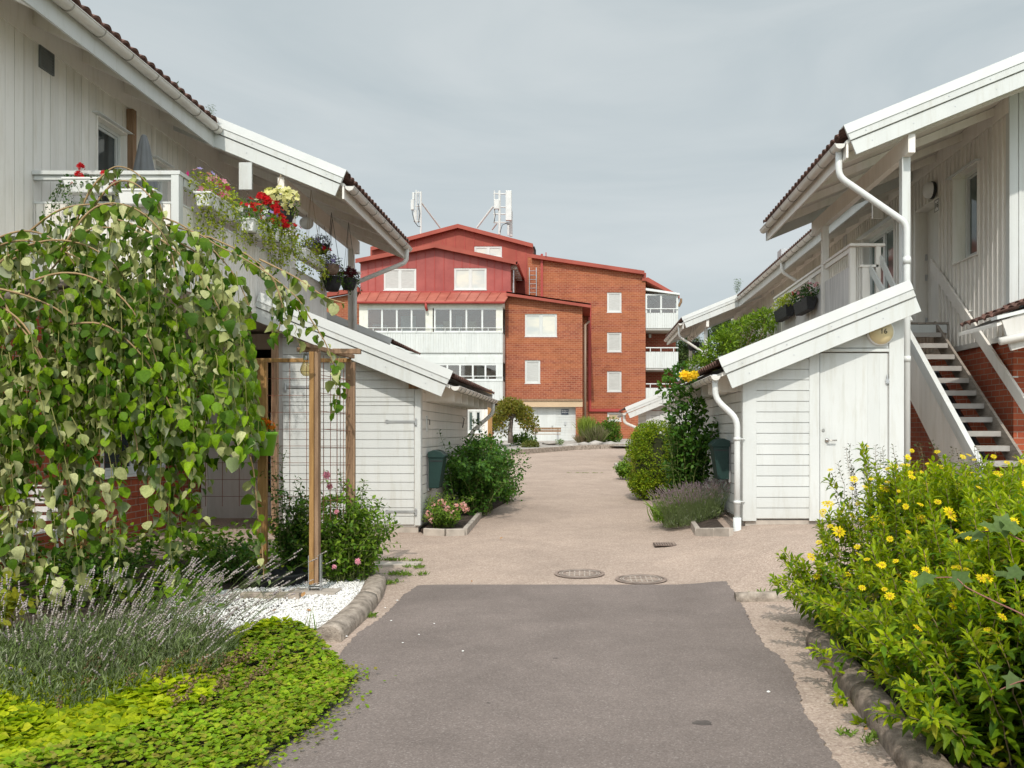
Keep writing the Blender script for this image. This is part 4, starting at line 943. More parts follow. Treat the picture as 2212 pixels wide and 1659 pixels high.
mb = MB(); mb.prism(FX(ry1 + .03), [(rx, 2.40), (rx, 2.1), (xl1 - .2, 2.1 + 2.8 * SL), (xl1 - .2, 2.4 + 2.8 * SL)], 0, .03); mb.build('verge_board', WHITEG, LS)
y = ry0 + .7
while y < 17.8: m = MB(); m.prism(Fr((0, y, 0), (1, 0, 0), (0, 1, 0)), [(rx - .06, 2.08), (rx - .06, 2.27), (xr1 + .02, 2.43), (xr1 + .02, 2.08)], 0, .05); m.build('rafter_end', WHITEG, LS); y += .75
gutter(LS, rx + .055, 2.27, ry0 + .03, ry1 - .02, .062, .45)
m = MB(); q = P(918, 880, Y1 + .3); 
pipe(LS, [(rx + .05, ry1 - .35, 2.22), (rx + .05, ry1 - .35, 2.0), (xr1 + .10, ry1 - .35, 1.6), (xr1 + .10, ry1 - .35, .35)], .04, GUT)
mb = MB(); mb.fbox(FL(xr1), 13.0, 13.10, 1.62, 1.86, .02, .035); mb.build('hook_plate', WHITE, LS)
mb = MB(); mb.tube([(xr1 + .03, 13.05, 1.80), (xr1 + .07, 13.05, 1.80), (xr1 + .07, 13.05, 1.72)], .006, 6); mb.tube([(xr1 + .03, 16.9, 1.9), (xr1 + .06, 16.9, 1.88), (xr1 + .03, 16.9, 1.7)], .009, 6); mb.build('hook', BLACKP, LS)
# ---- right shed
RS = thing('storage_shed', 'white clapboard shed with plain door under the round lamp numbered 16', 'shed', (3.2, 11.3, .35))
Y2 = 11.3; xa = 2.12; xb = 4.215
zt2 = lambda x: 2.47 + (x - 1.77) * SL
fs = FX(Y2); z0s = .46
ddx0, ddx1, ddz = W(1770, Y2), W(1918, Y2), H(761, Y2)
wp = [(xa, z0s), (xb, z0s), (xb, zt2(xb) - .08), (xa, zt2(xa) - .08)]
mb = MB(); solid(mb, fs, wp, [(ddx0, ddx1, z0s, ddz)], -.08, -.001); solid(mb, FR(xa), [(Y2 + .08, z0s), (16.3, z0s), (16.3, zt2(xa) - .08), (Y2 + .08, zt2(xa) - .08)], [], -.08, -.001); mb.box(xb - .08, xb, Y2 + .08, 16.3, .3, 3.3); mb.box(xa, xb, 16.22, 16.3, .3, zt2(xa)); mb.build('wall', WHITED, RS)
sx0, sx1 = W(1633, Y2), W(1747, Y2)
mb = MB(); siding(mb, fs, [(sx0 - .01, z0s + .015), (sx1 + .01, z0s + .015), (sx1 + .01, zt2(sx1) - .1), (sx0 - .01, zt2(sx0) - .1)], [], True, .1405, .0085, 0, .02, jit=.004, off=.47)
siding(mb, fs, [(W(1768, Y2), ddz + .05), (W(1918, Y2), ddz + .05), (W(1918, Y2), 3.2), (W(1768, Y2), 2.9)], [], True, .17, .006, 0, .02)
siding(mb, FR(xa), [(Y2 + .1, z0s), (16.2, z0s), (16.2, zt2(xa) - .1), (Y2 + .1, zt2(xa) - .1)], [], True, .1405, .011, 0, .02, jit=.004, off=.47); mb.build('siding', WHITE, RS)
mb = MB()
for (p, q_) in ((xa - .022, sx0), (sx1, W(1769, Y2)), (W(1919, Y2), xb + .005)): mb.prism(fs, [(p, z0s - .02), (q_, z0s - .02), (q_, zt2(q_) - .1), (p, zt2(max(p, xa)) - .1)], 0, .034)
mb.box(xa - .025, xa, Y2 + .0, Y2 + .10, z0s - .02, zt2(xa) - .1)
mb.fbox(fs, W(1769, Y2), W(1919, Y2), ddz + .005, ddz + .045, 0, .03); mb.build('corner_board', WHITE, RS, bevel=.003)
mb = MB(); x = ddx0 + .006
while x < ddx1 - .03:
    x2 = min(x + .157, ddx1 - .006); mb.fbox(fs, x, x2 - .002, z0s - .01, ddz - .012, -.02, .008); x += .157
mb.fbox(fs, ddx0 + .006, ddx1 - .006, z0s - .01, ddz - .012, -.03, .005)
dr = mb.build('door', WHITE, RS)
mb = MB(); c = P(1786, 951, Y2 - .01); mb.lathe([(0, -.02), (.026, -.018), (.026, .004)], (c.x, c.y, c.z), 20, axis='y'); mb.tube([(c.x, c.y - .02, c.z), (c.x, c.y - .055, c.z), (c.x + .115, c.y - .055, c.z)], .0095, 10); mb.build('handle', STEEL, dr, smooth=True)
mb = MB(); c = P(1778.5, 929, Y2 - .01); mb.lathe([(0, -.012), (.018, -.012), (.020, .004)], (c.x, c.y, c.z), 20, axis='y'); mb.box(c.x - .003, c.x + .003, c.y - .016, c.y - .011, c.z - .008, c.z + .008); mb.build('lock', STEEL, dr)
for zz in (819, 1090): mb = MB(); c = P(1917, zz, Y2 - .03); mb.tube([(c.x, c.y, c.z - .06), (c.x, c.y, c.z + .06)], .009, 8); mb.box(c.x - .02, c.x + .02, c.y - .004, c.y + .004, c.z - .055, c.z - .0); mb.build('hinge', GALV, dr)
mb = MB(); mb.box(xa + .02, xb, Y2 + .01, Y2 + .12, .1, z0s - .012); mb.box(xa + .02, xa + .12, Y2 + .12, 16.3, 0, z0s - .012); mb.build('plinth', CONC, RS)
rx, ry0, ry1 = 1.77, 11.05, 16.6
rd = roof_deck(RS, rx + .02, 2.45, xb + .05, ry0 + .02, ry1); tile_roof('roof_tiles', rd, rx - .03, 2.475, xb - .1, 2.475 + (xb - .1 - 1.74) * SL, ry0 + .03, ry1, .20)
verge(RS, ry0, rx, 2.50, W(1966, ry0), 2.50 + (W(1966, ry0) - rx) * SL, .36)
mb = MB(); mb.prism(FX(ry1 + .03), [(rx, 2.47), (rx, 2.15), (xb, 2.15 + 2.6 * SL), (xb, 2.47 + 2.6 * SL)], 0, .03); mb.build('verge_board', WHITEG, RS)
y = ry0 + .7
while y < 16.4: m = MB(); m.prism(Fr((0, y, 0), (1, 0, 0), (0, 1, 0)), [(rx + .06, 2.16), (rx + .06, 2.36), (xa - .02, 2.5), (xa - .02, 2.16)], 0, .05); m.build('rafter_end', WHITEG, RS); y += .75
gutter(RS, rx - .055, 2.34, ry0 + .03, ry1 - .02, .062, .42)
bx = W(1593, 11.1); gz_ = .26
pipe(RS, [(rx - .045, 11.2, 2.36), (rx - .045, 11.2, 2.05), (bx, 11.12, 1.78), (bx, 11.12, 1.4), (bx, 11.12, .42)], .040, METALW, rings=(((bx, 11.12, 1.50), (bx, 11.12, 1.54)), ((bx, 11.12, .68), (bx, 11.12, .72))))
mb = MB(); mb.tube([(bx, 11.12, .5), (bx, 11.12, .30), (bx + .005, 11.10, .16)], [.052, .052, .052], 14); mb.build('downpipe_foot', METALW, RS, smooth=True)
mb = MB(); mb.tube([(bx, 11.12, 1.52), (bx + .12, 11.25, 1.52)], .008, 6); mb.tube([(bx, 11.12, .70), (bx + .12, 11.25, .70)], .008, 6); mb.build('pipe_clamps', METALW, RS)
# ---- far right shed
FS = thing('storage_shed', 'small distant white shed at the right end of the road with a white gutter', 'shed', (3, 29.5, .5))
yq = 29.5; xa3 = W(1398, yq); xe3 = W(1352, yq); ze3 = H(884, yq)
mb = MB(); siding(mb, FX(yq + .3), [(xa3, .5), (xa3 + 4, .5), (xa3 + 4, ze3 + 1.7), (xa3, ze3 - .05)], [(xa3 + .45, xa3 + 1.35, .5, 2.3)], True, .17, .02, 0, .02); siding(mb, FR(xa3), [(yq + .35, .5), (34, .5), (34, ze3 - .05), (yq + .35, ze3 - .05)], [], True, .17, .02, 0, .02); mb.build('siding', WHITE, FS)
mb = MB(); mb.box(xa3 + .01, xa3 + 4, yq + .31, 34, .3, ze3 - .1); mb.build('wall', WHITED, FS)
mb = MB(); mb.fbox(FX(yq + .3), xa3 - .02, xa3 + .16, .45, ze3, 0, .035); mb.fbox(FX(yq + .3), xa3 + .47, xa3 + 1.33, .5, 2.28, 0, .02); mb.build('corner_board', WHITE, FS)
verge(FS, yq, xe3, ze3, xe3 + 3.6, ze3 + 3.6 * SL, .34)
rd = rdeck(FS, xe3 + .02, ze3 - .02, xe3 + 3.4, yq + .02, 34.4); tile_roof('roof_tiles', rd, xe3 - .03, ze3, xe3 + 3.4, ze3 + 3.43 * SL, yq + .03, 34.4)
gutter(FS, xe3 - .05, ze3 - .14, yq + .03, 34.3, .065, .5)
pipe(FS, [(xe3 - .05, yq + .2, ze3 - .16), (xe3 - .05, yq + .2, ze3 - .45), (xa3 - .1, yq + .2, ze3 - .75), (xa3 - .1, yq + .2, .5)], .05, GUT)
# ---- far left house end behind the left shed
FH = thing('timber_house', 'white house end with a window glimpsed behind the far end of the left shed', 'house', (-5, 27, .4))
yq = 36.0
wpy = [(W(960, yq), .4), (W(1062, yq), .4), (W(1062, yq), H(866, yq)), (W(960, yq), H(860, yq))]
hl = [(W(1008, yq), W(1042, yq), H(935, yq), H(885, yq))]
siding(mb := MB(), FX(yq), wpy, hl, False, .16, .012, 0, .02); mb.build('siding', WHITEG, FH); mb = MB(); solid(mb, FX(yq), wpy, hl, -.3, -.001); mb.build('wall', WHITED, FH)
window(FH, FX(yq), *hl[0], 2, -.05, .08, [PANEG, PANED])
mb = MB(); mb.box(W(1059, 34) - .10, W(1059, 34) + .07, 34, 34.15, .4, H(852, 34)); mb.box(W(1000, 34), W(1062, 34), 34.0, 34.1, H(852, 34) + .002, H(848, 34) + .12); mb.build('porch_post', WOODY, FH)
# ================================================================ RED BRICK APARTMENT BUILDING
AB = thing('apartment_building', 'red brick apartment building with red sheet metal gables at the end of the road', 'building', (-5, 53, 1))
def poly(pts, Y): return [(W(x, Y), H(y, Y)) for x, y in pts]
def R(x0, x1, y0, y1, Y): return (W(x0, Y), W(x1, Y), H(y1, Y), H(y0, Y))
def rbox(name, mat, x0, x1, y0, y1, Y, Yb, parent=AB, **k):
    mb = MB(); a, b, c, d = R(x0, x1, y0, y1, Y); mb.box(a, b, Y, Yb, c, d); return mb.build(name, mat, parent, **k)
YA, YC, YBk, YD, YBal = 52.0, 53.0, 57.0, 58.0, 50.6
# wing A
wa = R(1134, 1203, 678, 727, YA); wb = R(1134, 1167, 778, 828, YA)
mb = MB(); pa = poly([(1091, 862), (1258, 862), (1258, 660), (1091, 638)], YA)
solid(mb, FX(YA), pa, [wa, wb], -.3, 0); 
mb.box(W(1258, YA) - .3, W(1258, YA), YA + .3, YBk, 1.0, H(664, YA))
solid(mb, FX(YA), poly([(1243.5, 955), (1258, 955), (1258, 862), (1243.5, 862)], YA), [], -.3, -.0); mb.build('brick_wall', BRICKF, AB)
window(AB, FX(YA), *wa, 2, -.12, .09, [PANEC, PANEC]); window(AB, FX(YA), *wb, 1, -.12, .09, PANEL)
mb = MB(); fr = FX(YA); mb.prism(fr, poly([(1094, 630), (1094, 639), (1276, 665), (1276, 656)], YA - .35), .35, .42); mb.prism(Fr((0, YA, 0), (1, 0, 0), (0, 1, 0)), poly([(1094, 630), (1094, 633), (1276, 659), (1276, 656)], YA - .35), -.42, 5.0); mb.build('roof', REDM, AB)
rbox('lintel', TAN, 1076, 1258.5, 864, 879, YA - .02, YA + .9)
mb = MB(); mb.fbox(FX(YA), W(1076, YA), W(1258.6, YA), H(866, YA), H(862, YA), .02, .09); mb.build('lintel_flashing', WOODB, AB)
# recessed garage front
yg_ = YA + .45; fx = FX(yg_); gd = R(1160, 1196, 882, 955, yg_)
mb = MB(); siding(mb, fx, poly([(1050, 956), (1149, 956), (1149, 878), (1050, 878)], yg_), [], True, .16, .014, 0, .02); mb.build('garage_siding', WHITE, AB)
mb = MB(); siding(mb, fx, poly([(1202, 956), (1244, 956), (1244, 878), (1202, 878)], yg_), [], True, .16, .014, 0, .02); mb.build('garage_siding', WHITE, AB)
mb = MB(); solid(mb, fx, poly([(1050, 958), (1244, 958), (1244, 876), (1050, 876)], yg_), [], -.1, -.001); solid(mb, fx, [(W(1150, yg_), .5), (W(1201, yg_), .5), (W(1201, yg_), H(878, yg_)), (W(1150, yg_), H(878, yg_))], [gd], 0, .03); mb.build('wall', WHITE, AB)
mb = MB(); mb.fbox(fx, gd[0] + .02, gd[1] - .02, gd[2], gd[3] - .02, 0, .012); dr = mb.build('door', WHITE, AB); m = MB(); m.fbox(fx, gd[1] - .12, gd[1] - .06, gd[2] + .9, gd[2] + 1.0, .012, .05); m.build('handle', STEEL, dr)
m = MB(); c = P(1221, 915, yg_ - .03); m.box(c.x - .05, c.x + .05, c.y - .04, c.y, c.z - .1, c.z + .1); m.build('tap', GALV, AB)
# downpipe in the inner corner
mb = MB(); yq = YA + .3; X0 = W(1264, yq); mb.tube([(X0 + .25, yq + 1.0, H(690, yq)), (X0, yq, H(702, yq)), (X0, yq, 1.0)], .075, 10); mb.build('downpipe', M('brown_downpipe', (.25, .17, .12), .4, .1), AB, smooth=True)
# balcony front part: brick back wall, left brick
mb = MB(); solid(mb, FX(YC), poly([(700, 960), (1092, 960), (1092, 632), (778, 632), (700, 646)], YC), [], -.3, 0); mb.build('brick_wall', BRICKF, AB)
mb = MB(); mb.prism(FX(YC), poly([(690, 637), (690, 646), (778, 632), (778, 622)], YC), 0, .4); mb.build('roof', REDM, AB)
# lean-to metal roof
mb = MB(); a, b = W(770, YBal), W(1091, YBal); zf_, zb_ = H(651, YBal - .2), H(631, YC); n = 15
a2, b2 = W(778, YC), W(1104, YC)
mb.add([(a, YBal - .25, zf_), (b, YBal - .25, zf_), (b2, YC, zb_), (a2, YC, zb_), (a, YBal - .25, zf_ - .08), (b, YBal - .25, zf_ - .08), (b2, YC, zb_ - .08), (a2, YC, zb_ - .08)], [(0, 1, 2, 3), (7, 6, 5, 4), (0, 4, 5, 1), (1, 5, 6, 2), (3, 7, 4, 0)])
for i in range(1, n):
    t = i / n; p = Vector((a + (b - a) * t, YBal - .25, zf_ + .02)); q = Vector((a2 + (b2 - a2) * t, YC, zb_ + .02)); mb.bar(p, q, .05, .06)
mb.build('canopy_roof', M('weathered_red_sheet', (.34, .080, .052), .6, .18, .8, c2=(.44, .145, .10)), AB)
m = MB(); m.tube([(a, YBal - .32, zf_ - .09), (b, YBal - .32, zf_ - .09)], .07, 8); m.tube([(W(922, YBal), YBal - .3, zf_ - .1), (W(922, YBal), YBal - .28, H(665, YBal)), (W(924, YBal), YBal - .2, H(672, YBal))], .08, 8); m.build('gutter', REDT, AB, smooth=True)
# glazed balconies
def balcony(y0, y1, yp0, yp1, x0=776, x1=1086, first=True):
    bal = rbox('balcony', WHITE, x0, x1, yp1 - 1.5, yp1, YBal + .05, YC)      # slab
    xw0, xw1 = W(x0, YBal), W(x1, YBal)
    mb = MB(); siding(mb, FX(YBal), [(xw0, H(yp1, YBal)), (xw1, H(yp1, YBal)), (xw1, H(yp0, YBal)), (xw0, H(yp0, YBal))], [], False, .15, .012, 0, .03)
    mb.box(xw0, xw1, YBal + .002, YBal + .05, H(yp1, YBal), H(yp0, YBal)); mb.box(xw1 - .05, xw1 + .003, YBal + .05, YC, H(yp1, YBal), H(yp0, YBal)); mb.build('parapet', WHITE, bal)
    mb = MB(); mb.box(xw0, xw1 + .02, YBal - .06, YBal + .06, H(yp0, YBal) - .0, H(yp0, YBal) + .04); mb.build('capping', METALW, bal)
    mb = MB(); zr = H(y1 - 9, YBal); mb.tube([(xw0, YBal - .1, zr), (xw1, YBal - .1, zr)], .025, 6)
    k = 0
    for i in range(11): xx = xw0 + (xw1 - xw0) * i / 10; mb.box(xx - .02, xx + .02, YBal - .1, YBal - .07, H(yp0, YBal), zr)
    mb.build('railing', METALW, bal)
    # frame: head, posts, mullions
    zt_, zl = H(y0, YBal), H(yp0, YBal) + .04
    mb = MB(); mb.box(xw0, xw1, YBal - .02, YBal + .12, zt_ - .42, zt_); 
    for xp, w in ((x0, .5), (927, .42), (x1, .4)):
        c = W(xp, YBal) + (w / 2 if xp == x0 else (-w / 2 if xp == x1 else 0)); mb.box(c - w / 2, c + w / 2, YBal - .01, YBal + .1, zl, zt_ - .42)
    mb.box(xw1 - .12, xw1, YC - .2, YC, zl, zt_); mb.box(xw1 - .1, xw1, YBal + .1, YC - .2, zt_ - .3, zt_)
    mb.build('frame', M('off_white_frame', (.68, .67, .60), .5, .1) if first else WHITE, bal)
    for (p0, p1, n) in ((W(786, YBal) + .2, W(921, YBal), 4), (W(939, YBal), W(1076, YBal), 5 if not first else 4)):
        mb = MB(); zt2_ = zt_ - .42; e = .05
        for i in range(n + 1): c = p0 + (p1 - p0) * i / n; mb.box(c - e, c + e, YBal + .0, YBal + .07, zl, zt2_)
        mb.box(p0, p1, YBal + .004, YBal + .066, zt2_ - .1, zt2_); mb.box(p0, p1, YBal + .004, YBal + .066, zl, zl + .08); gz = mb.build('glazing', METALW, bal)
        for i in range(n): c = p0 + (p1 - p0) * i / n; c2 = p0 + (p1 - p0) * (i + 1) / n; m = MB(); m.box(c + e, c2 - e, YBal + .03, YBal + .04, zl + .08, zt2_ - .1); m.build('pane', GLASS, gz)
    return bal
b1_ = balcony(650, 718, 719, 762); b2_ = balcony(770, 822, 823, 865, first=False)
rbox('ceiling_slab', WHITE, 776, 1086, 762, 770, YBal + .06, YC)
rbox('opening_shade_sheet', INTER, 776, 1086, 868, 960, YC - .05, YC - .01)  # flat dark sheet, the shade below the balconies put into its colour
rbox('floor_slab', CONC, 776, 1086, 865.5, 868, YBal + .1, YC)
# things inside the balconies: doors, curtains (parts of the building) and a few boxes
for (x0, x1, y0, y1) in ((866, 898, 683, 718), (985, 998, 683, 718), (878, 900, 785, 823), (1030, 1050, 785, 823)): 
    mb = MB(); a, b, c_, d = R(x0, x1, y0, y1, YC - .03); mb.box(a, b, YC - .05, YC - .01, c_, d); mb.build('balcony_door', WHITE, AB)
def bx(x0, x1, y0, y1, Y, label, mat, cat='box', grp=None, name='cardboard_box'):
    mb = MB(); a, b, c_, d = R(x0, x1, y0, y1, Y); mb.box(a, b, Y, Y + .45, c_, d); mb.box(a - .015, b + .015, Y - .015, Y + .465, d - .08, d + .004); return tag(mb.build(name, mat, bevel=.01), label, cat, grp)
CARD = M('cardboard', (.50, .36, .20), .8, .15, 3)
bx(958, 970, 694, 706, 51.5, 'brown cardboard box on a stack, left one behind the upper right balcony glazing', CARD, 'box', 'boxes stored on the glazed balcony')
bx(957, 973, 706.3, 718, 51.5, 'larger cardboard box standing on the upper balcony floor, left stack', CARD, 'box', 'boxes stored on the glazed balcony')
bx(1008, 1027, 695, 705, 51.6, 'cardboard box topmost of the right stack behind the upper balcony glazing', CARD, 'box', 'boxes stored on the glazed balcony')
bx(1005, 1029, 705.3, 718, 51.6, 'wide cardboard box at the bottom of the right stack on the upper balcony', CARD, 'box', 'boxes stored on the glazed balcony')
bx(941, 956, 702, 718, 51.2, 'white storage box on the upper balcony beside the cardboard boxes', PLW, 'box', name='storage_box')
t = thing('clothes_rack', 'white folding clothes rack on the left upper glazed balcony', 'clothes rack', P(820, 718, 51.3)); 
mb = MB(); a, b = W(806, 51.3), W(833, 51.3); zb_, zt_ = H(718, 51.3), H(702, 51.3)
mb.tube([(a, 51.3, zb_), (a, 51.3, zt_), (b, 51.3, zt_), (b, 51.3, zb_)], .02, 6); mb.tube([(a, 51.7, zb_), (a, 51.7, zt_), (b, 51.7, zt_), (b, 51.7, zb_)], .02, 6)
for k in range(4): mb.tube([(a + (b - a) * (k + 1) / 5, 51.3, zt_), (a + (b - a) * (k + 1) / 5, 51.7, zt_)], .012, 5)
mb.build('frame', METALW, t)
# clad block C
wc1 = R(829, 899, 580, 627, YC); wc2 = R(981, 1051, 579, 626, YC)
pc = poly([(778.5, 632), (1103, 632), (1103, 564), (939, 530), (778.5, 565)], YC)
mb = MB(); solid(mb, FX(YC), pc, [wc1, wc2], -.25, 0); mb.build('cladding', REDP, AB)
mb = MB(); 
for xx in (795, 811, 826, 843, 862, 880, 899, 919, 939, 959, 980, 998, 1015, 1033, 1052, 1068, 1085):
    zt_ = H(530 + abs(xx - 939) * .208, YC) - .05; zb_ = H(631, YC)
    for (a, b, c_, d) in (wc1, wc2):
        if a - .1 < W(xx, YC) < b + .1: zb_ = d + .04
    mb.fbox(FX(YC), W(xx, YC) - .02, W(xx, YC) + .02, zb_, zt_, .001, .035)
mb.build('cladding_seams', REDT, AB)
for wq in (wc1, wc2): window(AB, FX(YC), *wq, 2, -.1, .10, [PANEL, PANEL] if wq is wc1 else [PANEC, PANEC])
mb = MB(); Yv = YC - .45
for (A, B) in (((767.5, 559), (938.7, 525.5)), ((938.7, 525.5), (1118, 563))):
    mb.prism(FX(Yv), poly([A, B, (B[0], B[1] + 9), (A[0], A[1] + 9)], Yv), -.06, .0)
    mb.prism(Fr((0, Yv, 0), (1, 0, 0), (0, 1, 0)), poly([A, B, (B[0], B[1] + 3), (A[0], A[1] + 3)], Yv), .06, YD - Yv)
mb.build('roof', REDM, AB)
mb = MB(); mb.fbox(FX(YC), W(775, YC), W(1106, YC), H(634, YC), H(629.5, YC), .0, .12); mb.build('base_flashing', REDT, AB)
mb = MB(); X = W(1103, YC); mb.box(X - .3, X - .002, YC + .25, YD, H(632, YC), H(567, YC)); mb.build('brick_wall', BRICKS, AB)
m = MB(); xg, zg_ = W(1117, Yv), H(568, Yv); m.tube([(xg, Yv, zg_), (xg, YD, zg_)], .09, 8); m.build('gutter', REDT, AB)
for k in range(6): y = YC + .4 + k * .8; m = MB(); m.box(X, xg - .05, y, y + .12, zg_ - .22, zg_ + .02); m.build('rafter_end', WHITED, AB)
m = MB(); m.tube([(X + .12, YC + .6, zg_ - .2), (X + .12, YC + .6, H(632, YC))], .06, 8); m.build('downpipe', GALV, AB)
# clad block D (highest)
wd_ = R(1024, 1085, 532, 556, YD)
pdd = poly([(800, 640), (1151, 640), (1151, 529), (988.7, 489), (800, 539)], YD)
mb = MB(); solid(mb, FX(YD), pdd, [wd_], -.25, 0); mb.build('cladding', REDM, AB); window(AB, FX(YD), *wd_, 2, -.1, .1, [PANEC, PANEC])
mb = MB()
for xx in (883, 898, 914, 935, 956, 963, 983, 1004, 1024, 1043, 1064, 1085, 1115, 1136): mb.fbox(FX(YD), W(xx, YD) - .02, W(xx, YD) + .02, (H(531, YD) if 1024 < xx < 1085 else H(610, YD)), H(489 + abs(xx - 988.7) * .25, YD) - .1, .001, .035)
mb.build('cladding_seams', REDT, AB)
mb = MB(); Yv = YD - .4
for (A, B) in (((800, 533), (988.7, 483.5)), ((988.7, 483.5), (1151, 526))):
    mb.prism(FX(Yv), poly([A, B, (B[0], B[1] + 8.5), (A[0], A[1] + 8.5)], Yv), -.06, 0)
    mb.prism(Fr((0, Yv, 0), (1, 0, 0), (0, 1, 0)), poly([A, B, (B[0], B[1] + 3), (A[0], A[1] + 3)], Yv), .06, 9)
mb.build('roof', REDM, AB)
mb = MB(); X = W(1151, YD); mb.box(X - .3, X - .002, YD + .25, YD + 8.5, H(640, YD), H(531, YD)); mb.build('brick_wall', BRICKS, AB)
m = MB(); m.tube([P(1153, 533, YD), P(1156, 541, YD), P(1156, 552, YD)], .06, 8); m.build('roof_pipe', DARK, AB)
for (x, y) in ((912, 541), (871, 559 - 26), (1147, 524), (980, 543), (787, 550), (1110, 551)): 
    pass
# tall brick block B
wB = [R(1311.5, 1342.5, 631.5, 674.5, YBk), R(1311.5, 1342.5, 718, 760, YBk), R(1311.5, 1342.5, 802, 846, YBk), R(1312, 1342, 891, 910, YBk)]
mb = MB(); solid(mb, FX(YBk), poly([(1140, 960), (1394.5, 960), (1394.5, 592), (1392, 588), (1140, 555)], YBk), wB, -.3, 0); mb.box(W(1394.5, YBk) - .3, W(1394.5, YBk), YBk + .3, 68, 1, H(592, YBk)); mb.build('brick_wall', BRICKF, AB)
window(AB, FX(YBk), *wB[0], 1, -.12, .09, PANEL); window(AB, FX(YBk), *wB[1], 1, -.12, .09, PANEL); window(AB, FX(YBk), *wB[2], 1, -.12, .09, PANEL); window(AB, FX(YBk), *wB[3], 1, -.12, .09, panemat('beige_pane', (.40, .28, .16), (.5, .4, .26), rough=.3))  # lowest pane in mottled beige
mb = MB(); Yv = YBk - .3; mb.prism(FX(Yv), poly([(1148, 549), (1392, 585), (1392, 593), (1148, 557)], Yv), -.3, .05); mb.prism(Fr((0, Yv, 0), (1, 0, 0), (0, 1, 0)), poly([(1148, 549), (1392, 585), (1392, 588), (1148, 552)], Yv), 0, 10)
mb.prism(FX(YBk), poly([(1389, 590), (1395.5, 590), (1395.5, 607), (1386.5, 607)], YBk), .0, .12); mb.build('roof', REDM, AB)
mb = MB(); mb.fbox(FX(YBk), W(1168, YBk), W(1173, YBk), H(646, YBk), H(549, YBk), .0, .12); mb.fbox(FX(YBk), W(1179, YBk), W(1181, YBk), H(556, YBk), H(548, YBk), .36, .42); mb.build('flashing', REDT, AB)
mb = MB(); mb.fbox(FX(YBk), W(1271, YBk), W(1277, YBk), H(889, YBk), H(655, YBk), .0, .14); mb.fbox(FX(YBk), W(1277, YBk), W(1345, YBk), H(889, YBk), H(883.5, YBk), .0, .14); mb.build('flashing', REDT, AB)
# balconies on the far right side
X0, X1 = W(1395, YBk), W(1465, YBk)
mb = MB(); mb.box(X0, X1 + .05, YBk + 2, YBk + 2.2, 1, H(630, YBk)); mb.build('brick_wall', BRICKS, AB)
for (p0, p1) in ((676, 709), (760, 795), (838, 872)):
    mb = MB(); a, b = H(p1, YBk), H(p0, YBk); mb.box(X0 + .01, X1, YBk + .06, YBk + 2, a - .12, a + .1); bo = mb.build('balcony', WHITED, AB)
    mb = MB(); siding(mb, FX(YBk), [(X0, a), (X1, a), (X1, b), (X0, b)], [], False, .15, .014, -.04, .02); mb.box(X1 - .04, X1, YBk, YBk + 2, a, b); mb.box(X0, X1 - .04, YBk + .044, YBk + .06, a, b); mb.build('parapet', WHITE, bo)
    mb = MB(); zr = b + .30; mb.box(X0, X1, YBk - .06, YBk - .0, zr - .06, zr)
    for xx in (X0 + .3, X0 + 1.0, X1 - .3): mb.box(xx - .025, xx + .025, YBk - .05, YBk - .01, b, zr - .06)
    mb.build('railing', METALW, bo)
a, b = H(676, YBk), H(635, YBk)
mb = MB()
for xx in (1396, 1428, 1463): mb.box(W(xx, YBk) - .06, W(xx, YBk) + .06, YBk - .0, YBk + .08, a, b)
mb.box(X0, X1, YBk + .001, YBk + .079, b - .1, b); gz = mb.build('glazing', WHITE, AB)
for (p, q) in ((1397.5, 1426.5), (1429.5, 1461)): m = MB(); m.box(W(p, YBk), W(q, YBk), YBk + .03, YBk + .04, a, b - .1); m.build('pane', GLASS, gz)
mb = MB(); Yv = YBk - .2; mb.prism(FX(Yv), poly([(1395, 622), (1468, 633), (1468, 637), (1395, 627)], Yv), -2.4, 0); mb.build('canopy_roof', METALW, AB)
mb = MB(); Yv = YBk + 1.5; mb.prism(FX(Yv), poly([(1394, 600), (1400, 599), (1468, 638), (1468, 644), (1394, 606)], Yv), -4, 0); mb.build('roof', REDM, AB)
m = MB(); m.tube([P(1471, 645, YBk + 1), P(1471, 652, YBk + 1), P(1466, 662, YBk + 1)], .09, 8); m.build('downpipe', WOODB, AB)
for (x, y) in ((1404, 726),): m = MB(); c = P(1404, 726, YBk + 1.9); m.box(c.x - .08, c.x + .08, c.y - .08, c.y + .08, c.z - .12, c.z + .12); m.build('wall_lamp', WHITE, AB)
# ladder
LD = thing('ladder', 'grey metal roof ladder on the red brick building', 'ladder', P(1151, 642, YBk - .2)); Yl = YBk - .25
mb = MB(); a, b = W(1143.5, Yl), W(1158.5, Yl); mb.tube([(a, Yl, H(644, Yl)), (a, Yl, H(578, Yl))], .03, 8); mb.tube([(b, Yl, H(644, Yl)), (b, Yl, H(578, Yl))], .03, 8); mb.build('rails', GALV, LD)
for k in range(7): mb = MB(); z = H(641 - k * 9.3, Yl); mb.tube([(a, Yl, z), (b, Yl, z)], .022, 6); mb.build('rung', GALV, LD)
